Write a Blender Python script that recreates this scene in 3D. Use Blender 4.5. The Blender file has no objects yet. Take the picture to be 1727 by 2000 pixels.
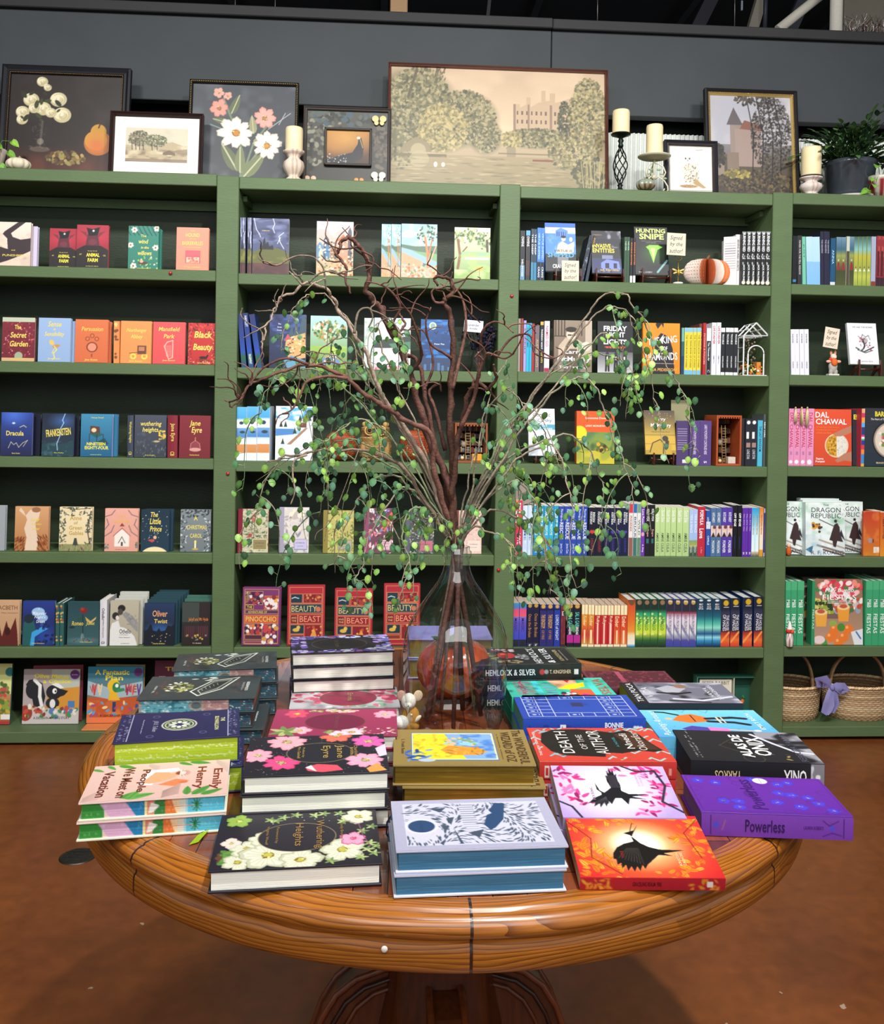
import bpy,math,random
import numpy as np
from mathutils import Matrix,Vector
C=bpy.context.scene.collection
PI=math.pi
rng=random.Random(7)
FPX=1800.0;PPX=863.5;PPY=825.0;PSI=0.0600818;PIT=0.0133138;ROL=0.0153693;EZ=1.42
Fv=np.array([math.sin(PSI)*math.cos(PIT),math.cos(PSI)*math.cos(PIT),-math.sin(PIT)])
R0=np.array([math.cos(PSI),-math.sin(PSI),0.0]);U0=np.cross(R0,Fv)
Xv=math.cos(ROL)*R0+math.sin(ROL)*U0;Yv=-math.sin(ROL)*R0+math.cos(ROL)*U0
def ray(u,v):return Fv*FPX+Xv*(u-PPX)-Yv*(v-PPY)
def onY(u,v,Y):
 d=ray(u,v);t=Y/d[1];return(d[0]*t,Y,d[2]*t+EZ)
def onZ(u,v,z):
 d=ray(u,v);t=(z-EZ)/d[2];return(d[0]*t,d[1]*t,z)
D=3.9
TZ=0.84
TC=(0.11,1.656);TR=0.61
def lin(c):
 c=np.asarray(c,dtype=np.float64);return np.where(c<=0.04045,c/12.92,((c+0.055)/1.055)**2.4)
_hc={}
def hx(s):
 if not isinstance(s,str):return np.array(s[:3],dtype=np.float64)
 if s not in _hc:_hc[s]=np.array([int(s[i:i+2],16)/255 for i in(0,2,4)])
 return _hc[s]
class Canvas:
 def __init__(s,w,h,bg='ffffff',seed=1):
  s.w=max(2,int(w));s.h=max(2,int(h));s.a=np.empty((s.h,s.w,3));s.a[:]=hx(bg);s.r=np.random.RandomState(seed);s.rr=random.Random(seed)
 def _put(s,y0,y1,x0,x1,m,col,al=1.0):
  if m is None:return
  m=(m*al)[...,None];s.a[y0:y1,x0:x1]=s.a[y0:y1,x0:x1]*(1-m)+hx(col)*m
 def g(s,bot,top,v0=0,v1=1):
  y0,y1=int(v0*s.h),max(int(v1*s.h),int(v0*s.h)+1);t=np.linspace(0,1,y1-y0)[:,None,None]
  s.a[y0:y1]=hx(bot)*(1-t)+hx(top)*t
 def rc(s,u0,v0,u1,v1,col,al=1.0):
  x0,x1,y0,y1=int(round(u0*s.w)),int(round(u1*s.w)),int(round(v0*s.h)),int(round(v1*s.h))
  x0,y0=max(x0,0),max(y0,0);x1,y1=min(max(x1,x0+1),s.w),min(max(y1,y0+1),s.h)
  if x1>x0 and y1>y0:s._put(y0,y1,x0,x1,np.ones((y1-y0,x1-x0)),col,al)
 def fr(s,m,t,col,al=1.0):
  mv=m*s.w/s.h;tv=t*s.w/s.h
  s.rc(m,mv,1-m,mv+tv,col,al);s.rc(m,1-mv-tv,1-m,1-mv,col,al);s.rc(m,mv,m+t,1-mv,col,al);s.rc(1-m-t,mv,1-m,1-mv,col,al)
 def e(s,u,v,rx,ry,col,rot=0,al=1.0,soft=0.0):
  cx,cy,rx,ry=u*s.w,v*s.h,max(rx*s.w,.45),max(ry*s.w,.45);R=max(rx,ry)*(1+soft)+1.5
  x0,x1,y0,y1=max(int(cx-R),0),min(int(cx+R)+1,s.w),max(int(cy-R),0),min(int(cy+R)+1,s.h)
  if x1<=x0 or y1<=y0:return
  yy,xx=np.mgrid[y0:y1,x0:x1];dx=xx+.5-cx;dy=yy+.5-cy
  if rot:c_,s_=math.cos(rot),math.sin(rot);dx,dy=dx*c_+dy*s_,-dx*s_+dy*c_
  d=np.sqrt((dx/rx)**2+(dy/ry)**2)
  m=np.clip((1-d)*min(rx,ry)+.5,0,1)if soft==0 else np.clip((1+soft-d)/(2*soft),0,1)
  s._put(y0,y1,x0,x1,m,col,al)
 def p(s,pts,col,al=1.0):
  P=[(a*s.w,b*s.h)for a,b in pts];xs=[q[0]for q in P];ys=[q[1]for q in P]
  x0,x1,y0,y1=max(int(min(xs)),0),min(int(max(xs))+2,s.w),max(int(min(ys)),0),min(int(max(ys))+2,s.h)
  if x1<=x0 or y1<=y0:return
  m=np.zeros((y1-y0,x1-x0));yy,xx=np.mgrid[y0:y1,x0:x1]
  for ox,oy in((.25,.25),(.75,.25),(.25,.75),(.75,.75)):
   ins=np.zeros(m.shape,bool);X=xx+ox;Y=yy+oy
   for i in range(len(P)):
    (xa,ya),(xb,yb)=P[i],P[i-1]
    if ya!=yb:ins^=((ya>Y)!=(yb>Y))&(X<(xb-xa)*(Y-ya)/(yb-ya)+xa)
   m+=ins*.25
  s._put(y0,y1,x0,x1,m,col,al)
 def l(s,pts,col,w=.01,al=1.0):
  W=max(w*s.w/2,.4)
  for(a,b),(c,d)in zip(pts[:-1],pts[1:]):
   ax,ay,bx,by=a*s.w,b*s.h,c*s.w,d*s.h
   x0,x1,y0,y1=max(int(min(ax,bx)-W-1),0),min(int(max(ax,bx)+W+2),s.w),max(int(min(ay,by)-W-1),0),min(int(max(ay,by)+W+2),s.h)
   if x1<=x0 or y1<=y0:continue
   yy,xx=np.mgrid[y0:y1,x0:x1];X=xx+.5;Y=yy+.5;L2=(bx-ax)**2+(by-ay)**2+1e-9
   t=np.clip(((X-ax)*(bx-ax)+(Y-ay)*(by-ay))/L2,0,1);d_=np.hypot(X-ax-t*(bx-ax),Y-ay-t*(by-ay))
   s._put(y0,y1,x0,x1,np.clip(W-d_+.5,0,1),col,al)
 def noise(s,sx,sy=None):
  sy=sy or sx;gx,gy=max(2,int(s.w/s.w*sx)+2),max(2,int(sy)+2);G=s.r.rand(gy,gx)
  x=np.linspace(0,gx-1.001,s.w);y=np.linspace(0,gy-1.001,s.h);xi=x.astype(int);yi=y.astype(int);fx=x-xi;fy=(y-yi)[:,None]
  fx=fx*fx*(3-2*fx);fy=fy*fy*(3-2*fy)
  return(G[np.ix_(yi,xi)]*(1-fx)+G[np.ix_(yi,xi+1)]*fx)*(1-fy)+(G[np.ix_(yi+1,xi)]*(1-fx)+G[np.ix_(yi+1,xi+1)]*fx)*fy
 def n(s,col,sx=6,sy=8,th=.5,hard=6,al=1.0,v0=0,v1=1,u0=0,u1=1):
  m=np.clip((s.noise(sx,sy)*.65+s.noise(sx*2.3,sy*2.3)*.35-th)*hard,0,1)
  k=np.zeros_like(m);k[int(v0*s.h):int(math.ceil(v1*s.h)),int(u0*s.w):int(math.ceil(u1*s.w))]=1
  s._put(0,s.h,0,s.w,m*k,col,al)
 def dab(s,n,box,r,cols,asp=1.0,al=1.0,rot=None):
  u0,v0,u1,v1=box
  for _ in range(n):
   k=s.rr.uniform(.6,1.3)*r
   s.e(s.rr.uniform(u0,u1),s.rr.uniform(v0,v1),k,k*asp,s.rr.choice(cols),s.rr.uniform(0,PI)if rot is None else rot+s.rr.uniform(-.3,.3),al)
 def blob(s,u,v,rx,ry,n,r,cols,al=1.0,asp=.7):
  for _ in range(n):
   t=s.rr.uniform(0,2*PI);q=math.sqrt(s.rr.random())
   k=r*s.rr.uniform(.6,1.3);s.e(u+math.cos(t)*q*rx,v+math.sin(t)*q*ry,k,k*asp,s.rr.choice(cols),s.rr.uniform(0,PI),al)
 def fl(s,u,v,r,pet,cen='e8c84a',n=5,dark=None,ph=0,sq=1.0):
  a=s.w/s.h;R=s.rr;dk=hx(dark)if dark else hx(pet)*.8;md=hx(pet)*.55+dk*.45;ph+=R.uniform(-.3,.3)
  for i in range(n):
   t=ph+2*PI*i/n;L_=r*R.uniform(.92,1.12);wd=L_*PI/n*R.uniform(1.0,1.2)
   for k,(sc,cc)in enumerate(((1.06,dk),(1.0,md),(.86,hx(pet)))):
    P=[]
    for q in np.linspace(-1,1,9):rr_=L_*sc*(1-.32*abs(q)**2.2)*(1+.05*math.sin(9*q+i));an=t+q*wd/L_*.95;P.append((u+math.cos(an)*rr_,v+math.sin(an)*rr_*a*sq))
    s.p([(u,v)]+P,cc)
   for q in(-.45,0,.45):an=t+q*wd/L_;s.l([(u+math.cos(an)*r*.2,v+math.sin(an)*r*.2*a*sq),(u+math.cos(an)*L_*.75,v+math.sin(an)*L_*.75*a*sq)],md,r*.045,.7)
  s.e(u,v,r*.24,r*.24*sq,hx(cen)*.75);s.e(u,v,r*.17,r*.17*sq,cen)
  for k in range(12):t=R.uniform(0,6.28);q=R.uniform(.12,.32)*r;s.e(u+math.cos(t)*q,v+math.sin(t)*q*a*sq,r*.045,r*.045,R.choice([cen,'efe2a0','7a5a18']))
 def lf(s,u,v,L,ang,col,vein=None):
  a=s.w/s.h;du,dv=math.cos(ang)*L/2,math.sin(ang)*L/2
  P=[]
  for k in range(12):
   t=2*PI*k/12;x=math.cos(t)*L/2;y=math.sin(t)*L*.2*(1-.35*math.cos(t));P.append((u+du+x*math.cos(ang)-y*math.sin(ang),v+(dv+x*math.sin(ang)+y*math.cos(ang))*a))
  s.p(P,col)
  if vein:s.l([(u,v),(u+2*du,v+2*dv*a)],vein,L*.05)
_tx={}
def text_geo(t,bold=0.0,shear=0.0):
 k=(t,bold,shear)
 if k not in _tx:
  cu=bpy.data.curves.new('tmp','FONT');cu.body=t;cu.resolution_u=2;cu.offset=bold;cu.shear=shear;cu.space_line=.9;cu.align_x='CENTER'
  ob=bpy.data.objects.new('tmp',cu);C.objects.link(ob);me=bpy.data.meshes.new_from_object(ob)
  n=len(me.vertices);co=np.empty(n*3);me.vertices.foreach_get('co',co);co=co.reshape(-1,3)[:,:2]
  fs=[tuple(p.vertices)for p in me.polygons]
  bpy.data.objects.remove(ob);bpy.data.curves.remove(cu);bpy.data.meshes.remove(me)
  lo,hi=co.min(0),co.max(0);_tx[k]=((co-lo)/np.maximum(hi-lo,1e-6)-.5,fs)
 return _tx[k]
class MB:
 def __init__(s):s.v=[];s.c=[];s.f=[];s.m=[];s.sm=[];s.uv=[];s.n=0
 def add(s,V,F,col,mi=0,smooth=False,uv=None):
  V=np.asarray(V,dtype=np.float64).reshape(-1,3);b=s.n;s.v.append(V);s.n+=len(V)
  c=hx(col)if isinstance(col,str)or len(np.shape(col))==1 else np.asarray(col).reshape(-1,3)
  s.c.append(np.broadcast_to(c,V.shape));s.uv.append(np.zeros((len(V),2))if uv is None else np.asarray(uv,dtype=np.float64).reshape(-1,2))
  s.f+=[tuple(int(i)+b for i in f)for f in F];s.m+=[mi]*len(F);s.sm+=[smooth]*len(F);return s
 def box(s,x0,x1,y0,y1,z0,z1,col,mi=0):
  V=[(x,y,z)for z in(z0,z1)for y in(y0,y1)for x in(x0,x1)]
  return s.add(V,[(0,2,3,1),(4,5,7,6),(0,1,5,4),(2,6,7,3),(0,4,6,2),(1,3,7,5)],col,mi)
 def bbox(s,x0,x1,y0,y1,z0,z1,col,b=.002,mi=0):
  V=[];I={}
  for ix,x in enumerate((x0,x1)):
   for iy,y in enumerate((y0,y1)):
    for iz,z in enumerate((z0,z1)):
     sx,sy,sz=(1,-1)[ix],(1,-1)[iy],(1,-1)[iz]
     for ax in range(3):
      q=[x+sx*b,y+sy*b,z+sz*b];q[ax]=(x,y,z)[ax];I[(ix,iy,iz,ax)]=len(V);V.append(q)
  F=[]
  def q4(ax,val):
   o=[a for a in range(3)if a!=ax];r=[]
   for p_,q_ in((0,0),(1,0),(1,1),(0,1)):
    k=[0,0,0];k[ax]=val;k[o[0]]=p_;k[o[1]]=q_;r.append(tuple(k))
   return r
  for ax in range(3):
   for val in(0,1):F.append([I[k+(ax,)]for k in q4(ax,val)])
   o=[a for a in range(3)if a!=ax]
   for p_ in(0,1):
    for q_ in(0,1):
     k0=[0,0,0];k0[o[0]]=p_;k0[o[1]]=q_;k1=list(k0);k1[ax]=1
     F.append([I[tuple(k0)+(o[0],)],I[tuple(k1)+(o[0],)],I[tuple(k1)+(o[1],)],I[tuple(k0)+(o[1],)]])
  for ix in(0,1):
   for iy in(0,1):
    for iz in(0,1):F.append([I[(ix,iy,iz,a)]for a in range(3)])
  cen=np.array([(x0+x1)/2,(y0+y1)/2,(z0+z1)/2]);V=np.array(V);G=[]
  for f in F:
   P=V[f];nn=np.cross(P[1]-P[0],P[2]-P[0]);G.append(tuple(f)if nn@(P.mean(0)-cen)>0 else tuple(reversed(f)))
  return s.add(V,G,col,mi)
 def grid(s,P,nu,nv,col,mi=0,smooth=False,cu=False,cv=False,uv=None,flip=False):
  F=[]
  for j in range(nv-(0 if cv else 1)):
   for i in range(nu-(0 if cu else 1)):
    a,b=j*nu+i,j*nu+(i+1)%nu;c,d=((j+1)%nv)*nu+(i+1)%nu,((j+1)%nv)*nu+i
    F.append((a,b,c,d)if not flip else(d,c,b,a))
  return s.add(P,F,col,mi,smooth,uv)
 def canvas(s,cv,o,ux,uy,mi=0):
  o,ux,uy=map(np.array,(o,ux,uy));a=np.linspace(0,1,cv.w);b=np.linspace(0,1,cv.h)
  P=o+a[None,:,None]*ux+b[:,None,None]*uy
  return s.grid(P.reshape(-1,3),cv.w,cv.h,cv.a.reshape(-1,3),mi)
 def text(s,t,o,ux,uy,col,rot=0,bold=0.0,shear=0.0,lift=.0004,mi=0):
  G,F=text_geo(t,bold,shear);o,ux,uy=map(np.array,(o,ux,uy));nn=np.cross(ux,uy);nn=nn/np.linalg.norm(nn)
  return s.add(o+G[:,:1]*ux+G[:,1:]*uy+nn*lift,F,col,mi)
 def lathe(s,prof,n,col,cx=0,cy=0,z0=0,mi=0,smooth=True,fn=None,sx=1,sy=1):
  P=[];U=[];L=0;cols=[]
  for j,(r,z)in enumerate(prof):
   if j:L+=math.hypot(r-prof[j-1][0],z-prof[j-1][1])
   for i in range(n):
    t=2*PI*i/n;rr=r*(fn(t,z,r)if fn else 1);P.append((cx+rr*math.cos(t)*sx,cy+rr*math.sin(t)*sy,z0+z));U.append((i/n,L))
  c=col if not callable(col)else[hx(col(2*PI*i/n,prof[j][1]))for j in range(len(prof))for i in range(n)]
  return s.grid(P,n,len(prof),c,mi,smooth,cu=True,uv=U)
 def tube(s,pts,r,col,n=6,mi=0,closed=False,smooth=True,sq=1.0):
  P=np.array(pts,dtype=float);m=len(P);R=np.broadcast_to(np.array(r,dtype=float),(m,))
  T=np.gradient(P,axis=0)if not closed else(np.roll(P,-1,0)-np.roll(P,1,0));T/=np.maximum(np.linalg.norm(T,axis=1),1e-9)[:,None]
  a=np.array([0,0,1.])if abs(T[0][2])<.9 else np.array([1.,0,0]);N=np.cross(T[0],a);N/=np.linalg.norm(N);V=[]
  for k in range(m):
   N=N-T[k]*(N@T[k]);N/=max(np.linalg.norm(N),1e-9);B=np.cross(T[k],N)
   for i in range(n):
    t=2*PI*i/n;V.append(P[k]+(N*math.cos(t)+B*math.sin(t)*sq)*R[k])
  if not isinstance(col,str)and len(np.shape(col))==2:col=np.repeat(np.array(col),n,axis=0)
  s.grid(V,n,m,col,mi,smooth,cu=True,cv=closed)
  if not closed:
   b=s.n-len(V);s.f.append(tuple(b+i for i in reversed(range(n))));s.f.append(tuple(b+(m-1)*n+i for i in range(n)));s.m+=[mi]*2;s.sm+=[False]*2
  return s
 def ball(s,c,r,col,nu=12,nv=8,mi=0,M=None,fn=None):
  P=[];
  for j in range(nv+1):
   ph=PI*j/nv
   for i in range(nu):
    t=2*PI*i/nu;k=fn(t,ph)if fn else 1;P.append((math.sin(ph)*math.cos(t)*k,math.sin(ph)*math.sin(t)*k,math.cos(ph)*(k if fn else 1)))
  P=np.array(P)*np.array(r if hasattr(r,'__len__')else(r,r,r))
  if M is not None:P=P@np.array(M.to_3x3()).T
  return s.grid(P+np.array(c),nu,nv+1,col,mi,True,cu=True,flip=True)
 def prism(s,pts,y0,y1,col,mi=0,axis='y',colside=None):
  n=len(pts);
  mk={'y':lambda a,b,y:(a,y,b),'x':lambda a,b,y:(y,a,b),'z':lambda a,b,y:(a,b,y)}[axis]
  V=[mk(a,b,y0)for a,b in pts]+[mk(a,b,y1)for a,b in pts]
  s.add(V,[tuple(range(n)),tuple(reversed(range(n,2*n)))],col,mi);return s.add(V,[(i,i+n,(i+1)%n+n,(i+1)%n)for i in range(n)],colside or col,mi)
 def xf(s,M):
  A=np.array(M);s.v=[v@A[:3,:3].T+A[:3,3]for v in s.v];return s
 def build(s,name,mats,parent=None,bev=0):
  me=bpy.data.meshes.new(name);V=np.concatenate(s.v).astype(np.float32);F=s.f
  lt=np.array([len(f)for f in F],dtype=np.int32);li=np.fromiter((i for f in F for i in f),dtype=np.int32,count=int(lt.sum()))
  me.vertices.add(len(V));me.vertices.foreach_set('co',V.ravel());me.loops.add(len(li));me.loops.foreach_set('vertex_index',li)
  me.polygons.add(len(F));me.polygons.foreach_set('loop_start',np.concatenate([[0],np.cumsum(lt)[:-1]]).astype(np.int32));me.polygons.foreach_set('loop_total',lt)
  me.polygons.foreach_set('material_index',np.array(s.m,dtype=np.int32));me.polygons.foreach_set('use_smooth',np.array(s.sm,dtype=bool))
  me.update(calc_edges=True)
  at=me.attributes.new('Col','FLOAT_COLOR','POINT');cc=np.ones((len(V),4),dtype=np.float32);cc[:,:3]=lin(np.concatenate(s.c));at.data.foreach_set('color',cc.ravel())
  ul=me.uv_layers.new(name='UVMap');U=np.concatenate(s.uv).astype(np.float32)[li];ul.data.foreach_set('uv',U.ravel())
  for m in(mats if isinstance(mats,(list,tuple))else[mats]):me.materials.append(MAT[m])
  me.validate()
  o=bpy.data.objects.new(name,me);C.objects.link(o)
  if parent:o.parent=parent
  return o
def weld(o,d=1e-5):
 import bmesh
 bm=bmesh.new();bm.from_mesh(o.data);bmesh.ops.remove_doubles(bm,verts=bm.verts,dist=d);bmesh.ops.recalc_face_normals(bm,faces=bm.faces);bm.to_mesh(o.data);bm.free();return o
LABELS={}
def tag(o,label,cat,group=None,kind=None):
 w=len(label.split())
 if not 4<=w<=16:print('LABEL LENGTH',w,label)
 if label in LABELS and not(group and LABELS[label]==group):print('DUP LABEL',label)
 LABELS[label]=group
 o['label']=label;o['category']=cat
 if group:o['group']=group
 if kind:o['kind']=kind
 return o
def thing(name,label,cat,loc=(0,0,0),group=None,M=None):
 o=bpy.data.objects.new(name,None);o.empty_display_size=.05;C.objects.link(o)
 if M is not None:o.matrix_world=M
 else:o.location=loc
 return tag(o,label,cat,group)
def struct(o):o['kind']='structure';return o
MAT={}
def mat(name,rough=.5,spec=.5,col=None,metal=0,noise=0,nscale=30,bump=0,bscale=60,coat=0,sub=0,trans=0,attr=True,stretch=None,sheen=0,emit=0):
 m=bpy.data.materials.new(name);m.use_nodes=True;nt=m.node_tree;N=nt.nodes;L=nt.links;b=N['Principled BSDF']
 b.inputs['Roughness'].default_value=rough;b.inputs['Specular IOR Level'].default_value=spec;b.inputs['Metallic'].default_value=metal;b.inputs['Coat Weight'].default_value=coat
 b.inputs['Coat Roughness'].default_value=.1
 if sub:b.inputs['Subsurface Weight'].default_value=sub;b.inputs['Subsurface Radius'].default_value=(.02,.012,.006);b.inputs['Subsurface Scale'].default_value=.3
 if attr:a=N.new('ShaderNodeAttribute');a.attribute_name='Col';src=a.outputs['Color']
 else:a=N.new('ShaderNodeRGB');a.outputs[0].default_value=(*lin(hx(col)),1);src=a.outputs[0]
 tc=N.new('ShaderNodeTexCoord');mp=N.new('ShaderNodeMapping');L.new(tc.outputs['Object'],mp.inputs[0])
 if stretch:mp.inputs['Scale'].default_value=stretch
 if noise:
  nz=N.new('ShaderNodeTexNoise');nz.inputs['Scale'].default_value=nscale;nz.inputs['Detail'].default_value=5;L.new(mp.outputs[0],nz.inputs[0])
  mr=N.new('ShaderNodeMapRange');mr.inputs[1].default_value=.3;mr.inputs[2].default_value=.7;mr.inputs[3].default_value=1-noise;mr.inputs[4].default_value=1+noise*.6;L.new(nz.outputs[0],mr.inputs[0])
  mx=N.new('ShaderNodeVectorMath');mx.operation='SCALE';L.new(src,mx.inputs[0]);L.new(mr.outputs[0],mx.inputs['Scale']);src=mx.outputs[0]
 L.new(src,b.inputs['Base Color'])
 if bump:
  nb=N.new('ShaderNodeTexNoise');nb.inputs['Scale'].default_value=bscale;nb.inputs['Detail'].default_value=4;L.new(mp.outputs[0],nb.inputs[0])
  bu=N.new('ShaderNodeBump');bu.inputs['Strength'].default_value=bump;bu.inputs['Distance'].default_value=.002;L.new(nb.outputs[0],bu.inputs['Height']);L.new(bu.outputs[0],b.inputs['Normal'])
 if trans:
  t=N.new('ShaderNodeBsdfTranslucent');L.new(src,t.inputs[0]);ms=N.new('ShaderNodeMixShader');ms.inputs[0].default_value=trans
  L.new(b.outputs[0],ms.inputs[1]);L.new(t.outputs[0],ms.inputs[2]);L.new(ms.outputs[0],N['Material Output'].inputs[0])
 MAT[name]=m;return m
mat('print',.42,.35,noise=.04,nscale=200)
mat('cloth_cover',.6,.25,noise=.08,nscale=500,bump=.15,bscale=900)
mat('pages',.85,.1,noise=.09,nscale=14,stretch=(1,60,1),bump=.3,bscale=20)
mat('gilt',.32,.8,metal=.65,noise=.25,nscale=10,stretch=(1,40,1))
mat('matte',.8,.2,noise=.08,nscale=60)
mat('painted',.55,.3,noise=.06,nscale=120,bump=.2,bscale=300)
mat('gloss',.18,.6,noise=.05,nscale=40,coat=.3)
mat('metalic',.4,.6,metal=.8,noise=.1,nscale=80)
mat('green_paint',.5,.3,noise=.07,nscale=5,bump=.35,bscale=45,stretch=(1,1,3))
mat('dark_paint',.6,.25,noise=.1,nscale=3,bump=.15,bscale=60)
mat('wax',.5,.4,sub=.25,noise=.03,nscale=30)
mat('bark',.7,.2,noise=.35,nscale=90,bump=.8,bscale=220)
mat('leaf',.45,.4,noise=.15,nscale=160,trans=.25)
mat('wicker',.6,.3,noise=.25,nscale=150,bump=.5,bscale=400)
mat('fabric',.9,.1,noise=.12,nscale=400,bump=.5,bscale=700)
mat('dark_wood',.28,.5,noise=.35,nscale=12,stretch=(8,8,1),coat=.25)
def glass_mat():
 m=bpy.data.materials.new('clear_glass');m.use_nodes=True;N=m.node_tree.nodes;L=m.node_tree.links;N.remove(N['Principled BSDF'])
 tc=N.new('ShaderNodeTexCoord');nz=N.new('ShaderNodeTexNoise');nz.inputs['Scale'].default_value=11;L.new(tc.outputs['Object'],nz.inputs[0])
 bu=N.new('ShaderNodeBump');bu.inputs['Strength'].default_value=.35;bu.inputs['Distance'].default_value=.006;L.new(nz.outputs[0],bu.inputs['Height'])
 lw=N.new('ShaderNodeLayerWeight');lw.inputs[0].default_value=.5;pw=N.new('ShaderNodeMath');pw.operation='POWER';pw.inputs[1].default_value=4.5;L.new(lw.outputs['Facing'],pw.inputs[0]);fr=N.new('ShaderNodeMath');fr.operation='MULTIPLY_ADD';fr.inputs[1].default_value=.75;fr.inputs[2].default_value=.085;L.new(pw.outputs[0],fr.inputs[0]);L.new(bu.outputs[0],lw.inputs['Normal'])
 cr=N.new('ShaderNodeValToRGB');el=cr.color_ramp.elements;el[0].position=.55;el[0].color=(.97,.985,.98,1);el[1].position=1;el[1].color=(.42,.54,.49,1);L.new(lw.outputs['Facing'],cr.inputs[0])
 t=N.new('ShaderNodeBsdfTransparent');L.new(cr.outputs[0],t.inputs[0]);g=N.new('ShaderNodeBsdfGlossy');g.inputs['Roughness'].default_value=.03;L.new(bu.outputs[0],g.inputs['Normal'])
 ms=N.new('ShaderNodeMixShader');L.new(fr.outputs[0],ms.inputs[0]);L.new(t.outputs[0],ms.inputs[1]);L.new(g.outputs[0],ms.inputs[2]);L.new(ms.outputs[0],N['Material Output'].inputs[0]);MAT['clear_glass']=m
glass_mat()
def floor_mat():
 m=bpy.data.materials.new('stained_concrete');m.use_nodes=True;N=m.node_tree.nodes;L=m.node_tree.links;b=N['Principled BSDF']
 tc=N.new('ShaderNodeTexCoord');n1=N.new('ShaderNodeTexNoise');n1.inputs['Scale'].default_value=1.6;n1.inputs['Detail'].default_value=8;n1.inputs['Distortion'].default_value=.9;L.new(tc.outputs['Object'],n1.inputs[0])
 cr=N.new('ShaderNodeValToRGB');L.new(n1.outputs[0],cr.inputs[0])
 el=cr.color_ramp.elements;el[0].position=.3;el[0].color=(*lin(hx('66371b')),1);el[1].position=.72;el[1].color=(*lin(hx('804822')),1)
 k=el.new(.5);k.color=(*lin(hx('75401f')),1)
 n2=N.new('ShaderNodeTexNoise');n2.inputs['Scale'].default_value=22;n2.inputs['Detail'].default_value=6;L.new(tc.outputs['Object'],n2.inputs[0])
 mx=N.new('ShaderNodeMix');mx.data_type='RGBA';mx.blend_type='OVERLAY';mx.inputs[0].default_value=.35;L.new(cr.outputs[0],mx.inputs[6]);L.new(n2.outputs[0],mx.inputs[7])
 v=N.new('ShaderNodeTexVoronoi');v.inputs['Scale'].default_value=8;v.inputs['Randomness'].default_value=1;nd=N.new('ShaderNodeTexNoise');nd.inputs['Scale'].default_value=60;L.new(tc.outputs['Object'],nd.inputs[0]);va=N.new('ShaderNodeVectorMath');va.operation='MULTIPLY_ADD';va.inputs[1].default_value=(.022,.022,.0);L.new(nd.outputs[1],va.inputs[0]);L.new(tc.outputs['Object'],va.inputs[2]);L.new(va.outputs[0],v.inputs[0])
 n3=N.new('ShaderNodeTexNoise');n3.inputs['Scale'].default_value=5;L.new(tc.outputs['Object'],n3.inputs[0])
 ma=N.new('ShaderNodeMath');ma.operation='MULTIPLY';ma.inputs[1].default_value=.30;L.new(n3.outputs[0],ma.inputs[0])
 lt=N.new('ShaderNodeMath');lt.operation='LESS_THAN';L.new(v.outputs['Distance'],lt.inputs[0])
 sb=N.new('ShaderNodeMath');sb.operation='SUBTRACT';sb.inputs[1].default_value=.118;L.new(ma.outputs[0],sb.inputs[0]);L.new(sb.outputs[0],lt.inputs[1])
 m2=N.new('ShaderNodeMix');m2.data_type='RGBA';L.new(lt.outputs[0],m2.inputs[0]);L.new(mx.outputs[2],m2.inputs[6]);m2.inputs[7].default_value=(*lin(hx('a8927e')),1)
 L.new(m2.outputs[2],b.inputs['Base Color']);b.inputs['Roughness'].default_value=.33;b.inputs['Specular IOR Level'].default_value=.4
 bu=N.new('ShaderNodeBump');bu.inputs['Strength'].default_value=.12;bu.inputs['Distance'].default_value=.004;L.new(n2.outputs[0],bu.inputs['Height']);L.new(bu.outputs[0],b.inputs['Normal'])
 MAT['stained_concrete']=m
floor_mat()
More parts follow.
